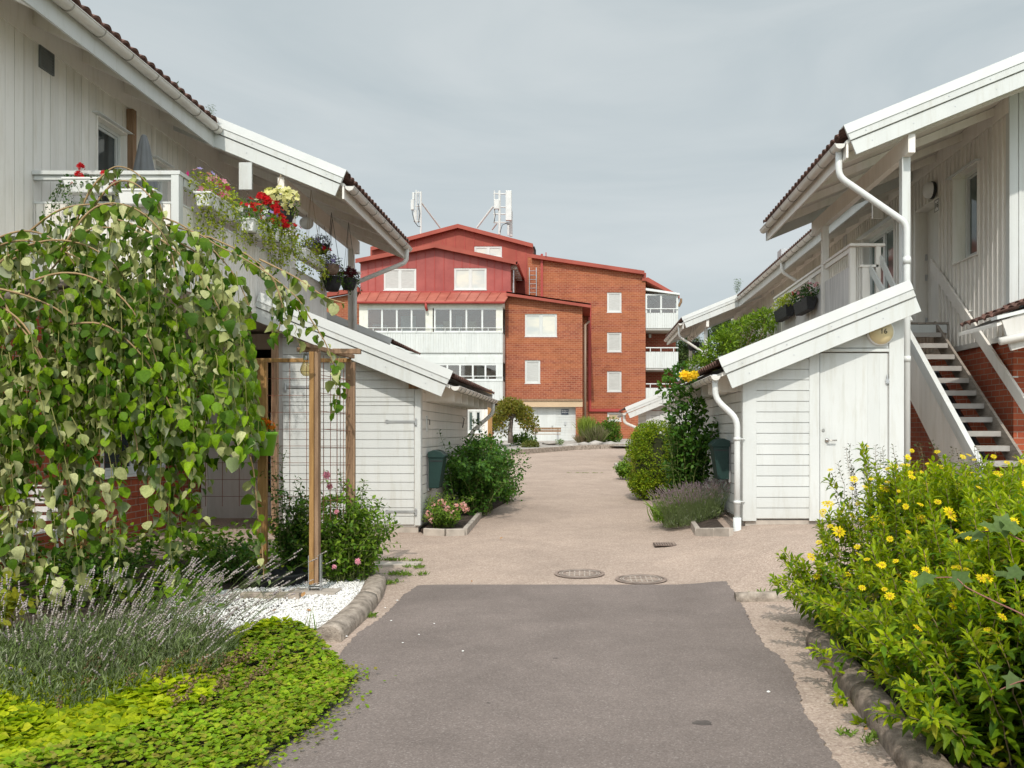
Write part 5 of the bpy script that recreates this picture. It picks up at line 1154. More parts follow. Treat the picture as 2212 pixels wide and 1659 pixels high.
# antennas
def seg(mb, x0, y0, x1, y1, Y, r, Y2=None): mb.tube([P(x0, y0, Y), P(x1, y1, Y2 or Y)], r, 8)
MA = M('pale_antenna_plastic', (.60, .61, .60), .4, .08); Ym = 60
A1 = thing('antenna_mast', 'slim antenna mast with two short panels at the left of the red roof ridge', 'antenna mast', P(909, 505, Ym), 'antenna masts on the red roof')
mb = MB(); seg(mb, 909, 414, 909, 508, Ym, .07); seg(mb, 899, 411, 899, 482, Ym, .045); seg(mb, 903.5, 412, 903.5, 480, Ym + .2, .03); seg(mb, 909, 436, 951, 492, Ym, .06, Ym + 1.5)
for yy in (416, 445, 478): seg(mb, 897, yy, 910, yy, Ym, .04)
mb.build('mast', MA, A1)
def panel(par, x0, x1, y0, y1, Y, d=.18): mb = MB(); a, b, c_, d_ = R(x0, x1, y0, y1, Y); mb.box(a, b, Y, Y + d, c_, d_); return mb.build('antenna_panel', MA, par, bevel=.03)
panel(A1, 890, 895, 415, 431, Ym); panel(A1, 887, 894, 431, 453, Ym - .15); panel(A1, 893, 898, 454, 478, Ym)
def cable(par, pts, Y): mb = MB(); mb.tube([P(x, y, Y) for x, y in pts], .025, 6); mb.build('cable', BLACKP, par)
cable(A1, [(890, 453), (891, 462), (896, 480), (903, 489), (908, 489)], Ym - .1); cable(A1, [(903, 440), (907, 460), (904, 482)], Ym - .1)
A2 = thing('antenna_mast', 'antenna mast with a tall white panel and a small grey box right of the ridge', 'antenna mast', P(1079, 505, Ym), 'antenna masts on the red roof')
mb = MB(); seg(mb, 1079, 412, 1079, 506, Ym, .09); seg(mb, 1068, 412, 1068, 482, Ym, .045); seg(mb, 1098, 480, 1098, 508, Ym, .07); seg(mb, 1065, 446, 1030, 492, Ym, .07, Ym + .6); seg(mb, 1074, 482, 1063, 496, Ym, .05, Ym + .5)
for yy in (418, 447, 462, 480): seg(mb, 1066, yy, 1100, yy + 1, Ym, .045)
mb.build('mast', MA, A2)
panel(A2, 1092, 1105, 411, 476, Ym - .3, .25); panel(A2, 1067, 1078, 430, 451, Ym - .2); panel(A2, 1100, 1107, 455, 510, Ym + .5)
cable(A2, [(1080, 502), (1085, 486), (1092, 483), (1100, 484)], Ym - .1); cable(A2, [(1068, 452), (1070, 465), (1067, 480)], Ym - .1)
for i, (x, y, Yk) in enumerate(((912, 546, 57.2), (787, 553, 52.6), (1147, 521, 57.8), (1105, 558, 52.6), (1384, 583, 56.8))):
    pass
# sign
SG = thing('sign', 'small dark blue sign with white letters on the white garage wall', 'sign', P(1220, 890, yg_ - .05))
mb = MB(); a, b, c_, d = R(1212.5, 1228, 884, 895.5, yg_ - .04); mb.box(a, b, yg_ - .06, yg_ - .03, c_, d); mb.build('sign_plate', M('slate_blue_sign', (.05, .065, .10), .4, .05), SG)
def text(s, loc, size, mat, parent, rot=(math.pi / 2, 0, 0), ext=.003, bold=0.0, align='CENTER', name='lettering'):
    cu = bpy.data.curves.new(name, 'FONT'); cu.body = s; cu.size = size; cu.extrude = ext; cu.offset = bold; cu.align_x = align; cu.align_y = 'CENTER'; cu.materials.append(mat)
    tmp = bpy.data.objects.new(name, cu); COL.objects.link(tmp); bpy.context.view_layer.update()
    me = bpy.data.meshes.new_from_object(tmp.evaluated_get(bpy.context.evaluated_depsgraph_get())); bpy.data.objects.remove(tmp)
    o = bpy.data.objects.new(name, me); COL.objects.link(o); o.location = loc; o.rotation_euler = rot; return setpar(o, parent)
SIGNW = M('white_lettering', (.8, .8, .8), .6, .02)
text('Bollspel', (a + .03, yg_ - .065, d - .09), .115, SIGNW, SG, bold=.003, align='LEFT'); text('förbjuden', (a + .03, yg_ - .065, d - .20), .105, SIGNW, SG, bold=.003, align='LEFT')
# bench
BN = thing('bench', 'wooden bench with metal legs in front of the white garage doors', 'bench', P(1181, 950, 48)); Yb = 48.0
mb = MB(); a, b, c_, d = R(1151, 1212, 923.5, 928, Yb); mb.box(a, b, Yb, Yb + .04, c_, d); mb.build('backrest', WOODB, BN)
mb = MB(); a, b, c_, d = R(1151, 1212, 929, 933, Yb); mb.box(a, b, Yb, Yb + .04, c_, d); mb.build('backrest', WOODB, BN)
mb = MB(); a, b, c_, d = R(1150, 1211, 937, 938.5, Yb - .4)
for k in range(4): mb.box(a, b, Yb - .48 + k * .12, Yb - .38 + k * .12, c_, c_ + .035)
mb.build('seat', WOODB, BN)
for xx in (1156.5, 1205): mb = MB(); X = W(xx, Yb); mb.box(X - .035, X + .035, Yb + .045, Yb + .09, .92, H(925, Yb)); mb.build('leg', GALV, BN)
for xx in (1156.5, 1205): mb = MB(); X = W(xx, Yb); mb.box(X - .03, X + .03, Yb - .45, Yb - .40, .92, c_ - .002); mb.build('leg', GALV, BN)
# ================================================================ LAMPS, MAILBOXES, TRELLIS, BALCONY THINGS
# round globe lamp "16"
c = P(1902.5, 717, Y2 - .05); LA = thing('wall_lamp', 'round pale yellow dome lamp with the number 16 above the shed door', 'lamp', c)
dome = M('yellowed_lamp_dome', (.66, .55, .32), .3, .08, 2, bstr=0, spec=.5)
prof = [(.165 * math.cos(t), -.10 * math.sin(t)) for t in np.linspace(0, math.pi / 2, 14)]
mb = MB(); mb.lathe([(r, z) for r, z in prof], (c.x, c.y, c.z), 40, axis='y'); mb.build('lamp_dome', dome, LA, smooth=True)
mb = MB(); mb.lathe([(.16, .05), (.176, .045), (.176, -.012), (.164, -.016)], (c.x, c.y, c.z), 40, axis='y'); mb.build('lamp_base', PLW, LA, smooth=True)
INK = M('dark_number', (.06, .045, .03), .6, .05)
text('16', (c.x + .005, c.y - .1005, c.z - .005), .095, INK, LA, ext=.004, name='house_number')
# bulkhead lamp by the upper door and plate 16
c = Vector((XR - .05, yr(2022, XR), H(411, yr(2022, XR)))); LB = thing('wall_lamp', 'round white bulkhead lamp with black rim beside the upper door', 'lamp', c)
mb = MB(); n = 28
def xlathe(mb, prof, c, n=28):
    vs = [Vector((c.x - z, c.y + r * math.cos(2 * math.pi * k / n), c.z + r * math.sin(2 * math.pi * k / n))) for r, z in prof for k in range(n)]; m = len(prof)
    mb.add(vs, [(i * n + k, i * n + (k + 1) % n, (i + 1) * n + (k + 1) % n, (i + 1) * n + k) for i in range(m - 1) for k in range(n)])
xlathe(mb, [(.15, .05), (.145, .12), (.11, .16), (.05, .18), (0, .182)], c); mb.build('lamp_dome', PLW, LB, smooth=True)
mb = MB(); xlathe(mb, [(.16, 0), (.165, .04), (.15, .055)], c); mb.build('lamp_base', BLACKP, LB, smooth=True)
yp = yr(2030, XR); c = Vector((XR - .05, yp, H(444, yp))); NP = thing('house_number_plate', 'white plate with the black number 16 under the bulkhead lamp', 'number plate', c)
mb = MB(); mb.box(c.x - .008, c.x + .0, c.y - .09, c.y + .09, c.z - .11, c.z + .11); mb.build('plate', PLW, NP)
mb = MB()
for (p, q, r, s) in ((-.09, .09, .1, .11), (-.09, .09, -.11, -.1), (-.09, -.082, -.1, .1), (.082, .09, -.1, .1)): mb.box(c.x - .011, c.x - .008, c.y + p, c.y + q, c.z + r, c.z + s)
mb.build('plate_border', INK, NP)
text('16', (c.x - .012, c.y, c.z), .15, INK, NP, rot=(math.pi / 2, 0, -math.pi / 2), ext=.002, name='house_number')
# shadowed lamp on the far house
c = Vector((XR - .1, yr(1748, XR), H(636, yr(1748, XR)))); 
mb = MB(); c = P(1748, 634, 25.5); mb.box(XR - .2, XR - .02, yr(1745, XR) - .1, yr(1745, XR) + .1, H(645, yr(1745, XR)), H(620, yr(1745, XR))); tag(mb.build('wall_lamp', M('lamp_grey', (.4, .38, .35), .5, .1), bevel=.03), 'small grey wall lamp far along the right house wall', 'lamp')
# mailboxes
def mailbox(X, y, z, s, label, back):
    """hangs on a wall with normal along s*X; X wall plane, y middle"""
    t = thing('mailbox', label, 'mailbox', (X, y, z), 'green mailboxes on the shed walls')
    fr = FX(y - .17); d = .26; h = .50
    body = [(X + s * .03, z - h), (X + s * (d * .72), z - h), (X + s * d, z - .03), (X + s * .03, z - .03)]
    mb = MB(); mb.prism(fr, body, -.34, 0); mb.build('mailbox_body', MAILG, t, bevel=.012)
    lid = [(X + s * .02, z - .035), (X + s * (d + .015), z - .035), (X + s * (d + .02), z + .0), (X + s * (d * .80), z + .065), (X + s * (d * .5), z + .085), (X + s * .10, z + .085), (X + s * .02, z + .05)]
    mb = MB(); mb.prism(fr, lid, -.355, .015); mb.build('lid', MAILG, t, bevel=.008)
    mb = MB(); mb.box(min(X + s * .002, X + s * .03), max(X + s * .002, X + s * .03), y - .13, y + .13, z - h - .04, z + .02); mb.build('back_plate', M('grey_bracket', (.3, .3, .3), .5, .1) if back else GALV, t)
    mb = MB(); mb.prism(fr, [(X + s * .05, z - .075), (X + s * (d - .02), z - .075), (X + s * (d - .024), z - .09), (X + s * .05, z - .09)], -.001, .006); mb.build('rim', BLACKP, t)
ym = 13.2
mailbox(xr1 + .024, ym, H(984, ym - .17), 1, 'dark green mailbox on the side wall of the left shed', True)
ym2 = yat(1583, xa)
mailbox(xa - .024, 12.3, H(960, 12.1), -1, 'dark green mailbox half behind the white downpipe of the right shed', True)
# ---- trellis
TR = thing('trellis', 'timber framed garden trellis with rusty wire mesh among roses', 'trellis', (-3, 8.6, 0))
yb_ = 8.75; zt_ = 2.36
pf = Vector((-2.52, 8.05, 0))
for i, (x, y, zb, ztop_) in enumerate(((W(565, yb_), yb_, .02, zt_), (W(755, yb_), yb_, .02, zt_), (W(183, yb_), yb_, .05, zt_))):
    mb = MB(); mb.box(x - .035, x + .035, y - .022, y + .022, zb, ztop_ - .04); mb.box(x + .036, x + .058, y - .022, y + .022, zb, ztop_ - .04); mb.build('trellis_post', WOODY if i != 1 else WOODB, TR, bevel=.003)
zf0 = g(pf.x, pf.y) + .14
mb = MB(); mb.box(pf.x - .044, pf.x + .0, pf.y - .045, pf.y + .045, zf0, zt_ + .0); mb.build('trellis_post', WOODY, TR, bevel=.003); mb = MB(); mb.box(pf.x + .004, pf.x + .040, pf.y - .040, pf.y + .045, zf0, zt_ + .0); mb.build('trellis_post', WOODB, TR, bevel=.003)
mb = MB(); mb.box(W(183, yb_) - .2, W(758, yb_), yb_ - .022, yb_ + .022, zt_ - .04, zt_); mb.build('trellis_rail', WOODY, TR, bevel=.003)
mb = MB(); xr2_ = W(757, yb_); mb.box(pf.x - .18, pf.x + .03, 8.06, 8.12, zt_ + .005, zt_ + .045); mb.bar((pf.x - .10, 7.95, zt_ + .065), (xr2_ + .02, yb_ + .02, zt_ + .02), .045, .04); mb.bar((pf.x + .05, 8.45, zt_ + .045), (pf.x + .32, 8.47, zt_ + .045), .06, .05); mb.build('trellis_rail', WOODB, TR, bevel=.003)
mb = MB(); z = .95
x0_, x1_ = W(190, yb_), W(752, yb_)
while z < zt_ - .08: mb.tube([(x0_, yb_, z), (x1_, yb_, z)], .0035, 4); z += .172
x = x0_
while x < x1_: mb.tube([(x, yb_ - .005, .85), (x, yb_ - .005, zt_ - .04)], .0035, 4); x += .172
mb.build('wire_mesh', RUST, TR)
mb = MB(); z = .95
A = Vector((pf.x, pf.y + .04, 0)); B = Vector((xr2_, yb_ - .02, 0))
while z < zt_ - .05: mb.tube([A + Vector((0, 0, z)), B + Vector((0, 0, z - .02))], .0035, 4); z += .172
for k in range(1, 5): q = A.lerp(B, k / 5); mb.tube([q + Vector((0, 0, .75)), q + Vector((0, 0, zt_ - .02))], .0035, 4)
mb.build('wire_mesh', RUST, TR)
zg0 = g(pf.x, pf.y) + .05
mb = MB(); mb.box(pf.x - .056, pf.x - .050, pf.y - .03, pf.y + .03, zg0, zg0 + .36); mb.box(pf.x + .052, pf.x + .058, pf.y - .03, pf.y + .03, zg0, zg0 + .36); mb.box(pf.x - .058, pf.x + .058, pf.y - .03, pf.y + .03, zg0 + .06, zg0 + .066); mb.build('post_shoe', GALV, TR)
mb = MB(); mb.box(pf.x - .2, pf.x + .22, pf.y - .12, pf.y + .12, zg0 - .04, zg0 + .03); tag(mb.build('concrete_footing', CONC, bevel=.012), 'flat concrete footing under the front post of the trellis', 'footing')
# hanging bulb
c = P(662, 790, 8.15); BU = thing('light_bulb', 'large glass bulb with metal cap hanging from the trellis', 'light bulb', c)
gl = newmat('bulb_glass'); 
def bulbglass():
    m, nt, out = newmat('amber_bulb_glass'); b = nd(nt, 'ShaderNodeBsdfTransparent'); b.inputs[0].default_value = (.86, .78, .55, 1); gq = nd(nt, 'ShaderNodeBsdfGlossy'); gq.inputs['Roughness'].default_value = .05
    lw = nd(nt, 'ShaderNodeLayerWeight'); lw.inputs[0].default_value = .35; mq = nd(nt, 'ShaderNodeMixShader'); nt.links.new(lw.outputs['Facing'], mq.inputs[0]); nt.links.new(b.outputs[0], mq.inputs[1]); nt.links.new(gq.outputs[0], mq.inputs[2]); nt.links.new(mq.outputs[0], out.inputs[0]); return m
mb = MB(); mb.lathe([(.0, -.10), (.030, -.095), (.052, -.07), (.058, -.04), (.050, -.005), (.032, .035), (.026, .06)], c, 24); mb.build('bulb', bulbglass(), BU, smooth=True)
mb = MB(); mb.lathe([(.027, .055), (.029, .06), (.029, .115), (.020, .12), (0, .122)], c, 20); mb.build('cap', GALV, BU, smooth=True)
mb = MB(); mb.tube([c + Vector((0, 0, .12)), c + Vector((0, 0, .20))], .004, 6); mb.build('hook', RUST, BU)
# green bucket planters on the mesh
def bucket(x, y, z, label, r=.115, h=.24):
    t = thing('flower_pot', label, 'flower pot', (x, y, z), 'lime green pots on the trellis'); mb = MB()
    mb.lathe([(0, 0), (r * .66, 0), (r, h * .86), (r * 1.07, h * .86), (r * 1.09, h), (r * 1.0, h), (r * .9, h * .9), (0, h * .86)], (x, y, z), 28); mb.build('pot', PLG, t, smooth=True)
    mb = MB()
    for s in (-1, 1):
        pts = [Vector((x + s * (.015 + .045 * math.sin(a)), y - r * .96 - .006, z + h * .5 + .05 * math.cos(a) * (1 - a / 9))) for a in np.linspace(0, 4.2, 14)]; mb.tube(pts, .004, 5)
    mb.build('scroll_ornament', BLACKP, t); return t
bucket(W(578, 8.68), 8.62, H(984, 8.68), 'lime green metal pot hanging right on the trellis, with orange marigolds')
bucket(W(400, 8.68), 8.62, H(978, 8.68), 'lime green metal pot hanging left on the trellis behind tree leaves')
# black tub
c = gp(590, 1283); mb = MB(); mb.lathe([(.22, .0), (.30, .13), (.33, .14), (.33, .155), (.30, .155), (.28, .10), (0, .09)], (c.x - .05, c.y + .25, c.z + .02), 36); tag(mb.build('tub', BLACKP, smooth=True), 'shallow black plastic tub among the weeds beside the white gravel', 'tub')
# ---- parasol
c = Vector((W(311, 11.2), 11.2, 3.44)); PA = thing('parasol', 'closed grey parasol standing on the left balcony', 'parasol', c)
pg = M('grey_parasol_cloth', (.17, .175, .18), .85, .12, 3, bstr=.2, bscale=200)
mb = MB(); n = 48; prof = [(.015, 2.46), (.028, 2.44), (.05, 2.30), (.085, 1.95), (.12, 1.6), (.155, 1.25), (.18, .95), (.17, .9)]
zt = H(291, 11.2) - c.z; vs = []
for i, (r, z) in enumerate(prof):
    for k in range(n): a = 2 * math.pi * k / n; rr = r * (1 + (.30 * abs(math.sin(4 * a + z * .3)) - .1) * min(1, i / 3)); vs.append((c.x + rr * math.cos(a) * 1.25, c.y + rr * math.sin(a), c.z + z * zt / 2.46))
mb.add(vs, [(i * n + k, i * n + (k + 1) % n, (i + 1) * n + (k + 1) % n, (i + 1) * n + k) for i in range(len(prof) - 1) for k in range(n)]); mb.build('canopy', pg, PA, smooth=True)
mb = MB(); mb.tube([c, c + Vector((0, 0, 1.0))], .022, 10); mb.build('pole', GALV, PA); mb = MB(); mb.lathe([(.25, 0), (.25, .05), (.05, .08), (.03, .2)], c, 24); mb.build('base', CONC, PA)
# ---- paper lantern
c = P(662, 482, 14.6); PL = thing('paper_lantern', 'white round paper lantern hanging under the balcony roof', 'lantern', c); mb = MB()
mb.lathe([(.115 * math.sin(t) * (1 + .012 * (i % 2)), -.105 * math.cos(t)) for i, t in enumerate(np.linspace(.12, math.pi - .12, 25))], c, 28); mb.build('shade', M('paper', (.62, .61, .60), .8, .05, 4), PL, smooth=True)
mb = MB(); mb.tube([c + Vector((0, 0, .1)), (c.x, c.y, 5.62)], .004, 5); mb.build('cord', BLACKP, PL)
# ================================================================ FLOWERS ON THE BALCONY
YGL = leafmat('yellow_green_trailing_leaves', [(.16, .22, .02), (.28, .34, .03), (.42, .44, .04), (.20, .28, .03)], trans=.35)
DGL = leafmat('dark_green_leaves', [(.025, .07, .018), (.05, .11, .02), (.08, .15, .025)], trans=.25)
MGL = leafmat('mid_green_leaves', [(.05, .12, .015), (.10, .19, .02), (.16, .26, .03), (.07, .15, .02)], trans=.3)
def fmat(n, c, c2=None): return leafmat(n, [c, c2 or sc3(c, .8)], trans=.3, rough=.6)
RED = fmat('red_petals', (.68, .015, .02), (.50, .01, .02)); PINK = fmat('pink_petals', (.75, .28, .42), (.74, .42, .50)); MAGE = fmat('magenta_petals', (.65, .03, .25)); LILAC = fmat('lilac_petals', (.36, .30, .62), (.22, .18, .48)); CREAM = fmat('cream_yellow_petals', (.80, .74, .30), (.80, .76, .42)); WHT = fmat('white_petals', (.75, .75, .78)); ORG = fmat('orange_petals', (.80, .22, .01)); YEL = fmat('yellow_petals', (.88, .66, .05), (.86, .56, .02)); DRED = fmat('dark_red_petals', (.10, .015, .02))
def clump(name, parent, pts_c, rad, n, size, tmpl, mat, out=1.0, up=.5):
    """leaves around a set of centres"""
    C = np.asarray(pts_c, float); rad = np.asarray(rad, float); idx = rng.integers(0, len(C), n); d = rv(n); r = rng.uniform(.45, 1, n) ** .7
    R_ = rad[idx] if rad.ndim == 1 and len(rad) == len(C) else np.full(n, float(rad.ravel()[0]))
    pos = C[idx] + d * (R_ * r)[:, None]; fw = d * out + rng.normal(size=(n, 3)) * .6 + np.array([0, 0, -.2]); u = d * .5 + np.array([0, 0, up]) + rng.normal(size=(n, 3)) * .5
    V, Fc = inst(tmpl, pos, fw, u, rng.uniform(.6, 1.15, n) * size); return np_mesh(name, V, Fc, mat, parent)
def blooms(name, parent, pts_c, rad, n, size, mat, tmpl=FLOWER5, outdir=(.2, -1, .5)):
    C = np.asarray(pts_c, float); idx = rng.integers(0, len(C), n); d = norm(rv(n) + np.array(outdir) * .7); pos = C[idx] + d * rad * rng.uniform(.85, 1.12, n)[:, None]
    u = norm(d + rng.normal(size=(n, 3)) * .35); fw = np.cross(u, rv(n)); V, Fc = inst(tmpl, pos, fw, u, rng.uniform(.75, 1.2, n) * size); return np_mesh(name, V, Fc, mat, parent)
def trail(parent, starts, L, size, mat, n_leaf=26, name='foliage', r=.0025, drift=.25):
    lines = []; pos = []; fw = []
    for s in starts:
        s = np.array(s, float); d = np.array([random.uniform(-.5, .5), random.uniform(-.5, .2), .1]); p = s.copy(); l = [tuple(p)]; ln = L * random.uniform(.5, 1.1)
        for k in range(10):
            d = d * .8 + np.array([random.uniform(-drift, drift), random.uniform(-drift, drift), -.55]) * .5; d /= np.linalg.norm(d); p = p + d * ln / 10; l.append(tuple(p))
            for _ in range(max(1, n_leaf // 10)): pos.append(p + rng.normal(size=3) * .012); fw.append(rng.normal(size=3) + d * .6 + np.array([0, -.3, 0]))
        lines.append(l)
    lines = [np.array(q) for q in lines]; a = stalks(lines, r); b = inst(OVAL, np.array(pos), np.array(fw), rng.normal(size=(len(pos), 3)) + np.array([0, -.6, .6]), rng.uniform(.6, 1.2, len(pos)) * size)
    V, Fc, mi = joinm([a, b]); return np_mesh(name, V, Fc, [STEM, mat], parent, mi=mi)
def boxplanter(x, y0, y1, z, label, group='white planter boxes along the balcony rail', w=.19, h=.16, along='y'):
    t = thing('planter_box', label, 'planter', ((x + 0), (y0 + y1) / 2, z), group); mb = MB()
    if along == 'y':
        c = [(x - w * .38, y0 + .02, z), (x + w * .38, y0 + .02, z), (x + w * .38, y1 - .02, z), (x - w * .38, y1 - .02, z), (x - w / 2, y0, z + h), (x + w / 2, y0, z + h), (x + w / 2, y1, z + h), (x - w / 2, y1, z + h)]
        rim = (x - w / 2 - .008, x + w / 2 + .008, y0 - .008, y1 + .008)
    else:
        c = [(x, y0 - w * .38, z), (y1, y0 - w * .38, z), (y1, y0 + w * .38, z), (x, y0 + w * .38, z), (x - .02, y0 - w / 2, z + h), (y1 + .02, y0 - w / 2, z + h), (y1 + .02, y0 + w / 2, z + h), (x - .02, y0 + w / 2, z + h)]
        rim = (x - .028, y1 + .028, y0 - w / 2 - .008, y0 + w / 2 + .008)
    mb.hexa(c); mb.build('box', PLW, t, bevel=.012); mb = MB(); mb.box(*rim, z + h - .012, z + h + .012); mb.build('rim', PLW, t, bevel=.005)
    if along == 'y':
        for yy in (y0 + .12, y1 - .12): mb = MB(); mb.tube([(x - w / 2 - .02, yy, z + h + .02), (x - w * .42, yy, z - .012), (x + w * .42, yy, z - .012), (x + w * .46, yy, z + .03)], .005, 6); mb.build('bracket', BLACKP, t)
    return t
xb_ = XP + .17
specs = [(10.20, 11.05, H(444, 10.2), 'white planter box nearest the balcony corner with pink petunias', [(PINK, 16), (MAGE, 7), (LILAC, 6)]),
         (11.55, 12.25, H(500, 11.6), 'white planter box with purple and red flowers, second along the balcony rail', [(LILAC, 10), (RED, 14), (WHT, 8)]),
         (12.45, 13.25, H(517, 12.4), 'white planter box under the red geraniums, third along the balcony rail', [(RED, 22)]),
         (13.75, 14.95, H(565, 14.0), 'white planter box farthest along the balcony rail beside the wicker baskets', [(RED, 4)])]
for i, (a, b, z, lab, fl) in enumerate(specs):
    t = boxplanter(xb_, a, b, z, lab); n = int((b - a) / .12) + 1
    cs = [(xb_ + random.uniform(-.05, .05), a + (b - a) * k / (n - 1), z + .22 + random.uniform(0, .08)) for k in range(n)]
    clump('foliage', t, cs, .17, 900, .040, OVAL, [YGL, MGL, YGL, YGL][i]); 
    trail(t, [(xb_ + .08, a + (b - a) * random.random(), z + .18) for _ in range([30, 22, 30, 18][i])], [.75, .4, .6, .45][i], .046, YGL)
    for m, k in fl: blooms('blossoms', t, [(c[0], c[1], c[2] + .05) for c in cs], .16, int(k * 1.3), .042, m)
# upright red geraniums leaning over the third box
t = thing('geranium', 'bright red geranium flowers tumbling over the balcony rail', 'flowers', (xb_, 12.9, 4.6))
cs = [P(596, 445, 12.6), P(602, 460, 12.6), P(607, 475, 12.7), P(612, 482, 12.7), P(566, 428, 12.2), P(578, 434, 12.2)]; blooms('blossoms', t, cs, .07, 140, .034, RED); clump('foliage', t, [c + Vector((-.05, .1, -.05)) for c in cs], .08, 150, .04, ROUND, DGL)
# front rail boxes
t = boxplanter(W(268, 9.85), 9.84, W(338, 9.85), H(445, 9.84), 'white planter box on the front rail with small white flowers', along='x'); cs = [(W(262 + 10 * k, 9.84), 9.84, H(418, 9.84)) for k in range(8)]; clump('foliage', t, cs, .07, 200, .03, OVAL, YGL)
t = boxplanter(W(150, 9.85), 9.84, W(250, 9.85), H(420, 9.84), 'white planter box with tall red geraniums above the weeping tree', along='x')
cs = [P(174, 362, 9.8), P(170, 378, 9.8), P(178, 388, 9.8), P(160, 396, 9.8), P(225, 378, 9.8), P(240, 392, 9.8), P(246, 397, 9.8), P(232, 385, 9.8)]; blooms('blossoms', t, cs, .04, 120, .026, RED)
cs = [(W(150 + 10 * k, 9.84), 9.84, H(398, 9.84)) for k in range(11)]; clump('foliage', t, cs, .10, 420, .04, ROUND, DGL); trail(t, [(W(random.uniform(125, 170), 9.8), 9.76, H(400, 9.8)) for _ in range(12)], .5, .032, DGL)
# hanging baskets
def basket(x, y, Y, r, h, top, wick, label, leaves, flowers, trailm=None, tl=.3, group='baskets hanging from the balcony roof', fsz=.03, dens=1, cordm=None):
    c = P(x, y, Y); t = thing('hanging_basket', label, 'hanging basket', c, group); mb = MB()
    pr = [(0, -h), (r * .62, -h), (r * .78, -h * .75), (r * .95, -h * .3), (r, 0), (r * 1.05, .012), (r * .93, .012), (r * .85, -.02), (0, -.03)]
    mb.lathe(pr, c, 24); mb.build('basket', wick, t, smooth=True)
    mb = MB(); tp = Vector((c.x, c.y, top))
    for k in range(3): a = 2 * math.pi * k / 3 + .5; mb.tube([c + Vector((r * math.cos(a), r * math.sin(a), 0)), tp], .0035, 5)
    mb.build('cords', cordm or BLACKP, t)
    clump('foliage', t, [c + Vector((0, 0, r * .35)), c + Vector((r * .4, 0, r * .3)), c + Vector((-r * .4, 0, r * .3))], r * .95, int(420 * dens), .034, OVAL, leaves)
    for m, k in flowers: blooms('blossoms', t, [c + Vector((0, 0, r * .45)), c + Vector((r * .45, -.02, r * .3)), c + Vector((-r * .45, -.02, r * .3))], r * .95, k, fsz, m)
    if trailm: trail(t, [c + Vector((r * .9 * math.cos(a), r * .9 * math.sin(a), .03)) for a in np.linspace(0, 6, 14)], tl, .034, trailm)
    return t
ROPE = M('jute_rope', (.42, .33, .22), .9, .2)
basket(606, 447, 13.0, .215, .28, H(377, 13.0), WICKB, 'black wicker basket full of cream yellow petunias hanging below the roof edge', MGL, [(CREAM, 90)], MGL, .3, fsz=.056, dens=1.6, cordm=ROPE)
basket(672, 541, 14.4, .15, .13, H(410, 14.4), WICKN, 'shallow brown wicker basket with lilac lobelia hanging over the balcony', DGL, [(LILAC, 90)], None, fsz=.022, cordm=ROPE)
basket(693, 531, 15.4, .15, .14, H(460, 15.4), WICKB, 'black bowl basket with lilac flowers, close behind the brown lobelia basket', DGL, [(LILAC, 40)], None, fsz=.022)
basket(716, 574, 14.9, .14, .15, H(459, 14.9), WICKN, 'brown wicker basket with blue flowers hanging above a black pot', DGL, [(LILAC, 50)], None, fsz=.022)
basket(718, 600, 15.3, .165, .24, H(472, 15.3), WICKB, 'black pot with ivy hanging below the brown basket of blue flowers', MGL, [], MGL, .2)
basket(753, 604, 15.8, .15, .19, H(480, 15.8), WICKB, 'black wicker basket with dark drooping petunias, nearest the balcony end post', DGL, [(DRED, 60)], DGL, .3, fsz=.045)
# trellis pot plants
for t_, x in ((None, 578), (None, 400)):
    pass
pots = [o for o in bpy.data.objects if o.name.startswith('flower_pot')]
for i, o in enumerate(pots):
    c = Vector(o.location) + Vector((0, 0, .27)); clump('foliage', o, [c], .11, 90, .035, OVAL, MGL)
    if i == 0: blooms('blossoms', o, [c + Vector((.0, 0, .06)), c + Vector((.06, 0, .03))], .04, 26, .032, ORG, FLOWER8)
    else: blooms('blossoms', o, [c], .09, 14, .03, ORG, FLOWER8)
# dark planters on the right balcony
def hangbox(y0, y1, z, label, fm):
    X = xq - .16; t = thing('planter_box', label, 'planter', (X, (y0 + y1) / 2, z), 'black wicker planters on the right balcony'); h = .25; w = .22; mb = MB()
    mb.hexa([(X - w * .33, y0 + .07, z), (X + w * .33, y0 + .07, z), (X + w * .33, y1 - .07, z), (X - w * .33, y1 - .07, z), (X - w / 2, y0, z + h), (X + w / 2, y0, z + h), (X + w / 2, y1, z + h), (X - w / 2, y1, z + h)]); mb.build('basket', WICKB, t, bevel=.01)
    for yy in (y0 + .1, y1 - .1): mb = MB(); mb.tube([(X + .1, yy, z + h - .03), (X + .1, yy, z + h + .05), (xq + .03, yy, z + h + .07)], .007, 6); mb.build('bracket', BLACKP, t)
    cs = [(X, y0 + (y1 - y0) * k / 5, z + h + .03) for k in range(6)]; cs = [(c_[0], c_[1], c_[2] + .08) for c_ in cs]; clump('foliage', t, cs, .15, 520, .06, OVAL, fm[0]); blooms('blossoms', t, [(c_[0], c_[1], c_[2] + .05) for c_ in cs], .13, fm[2] * 2, .045, fm[1])
hangbox(yat(1754, xq - .16), yat(1724, xq - .16), H(663, 16.3), 'black wicker planter with pink flowers, nearer one on the right balcony', (DGL, PINK, 6))
hangbox(yat(1708, xq - .16), yat(1681, xq - .16), H(684, 18.4), 'black wicker planter with bright leaves, farther one on the right balcony', (YGL, RED, 3))
# far right hanging basket
c = P(1498, 740, 33); basket(1498, 741, 34, .25, .3, H(690, 34), WICKB, 'dark basket of dried plants hanging far away between white posts', leafmat('dry_brown_leaves', [(.12, .06, .04), (.2, .1, .05)]), [], None, group=None)
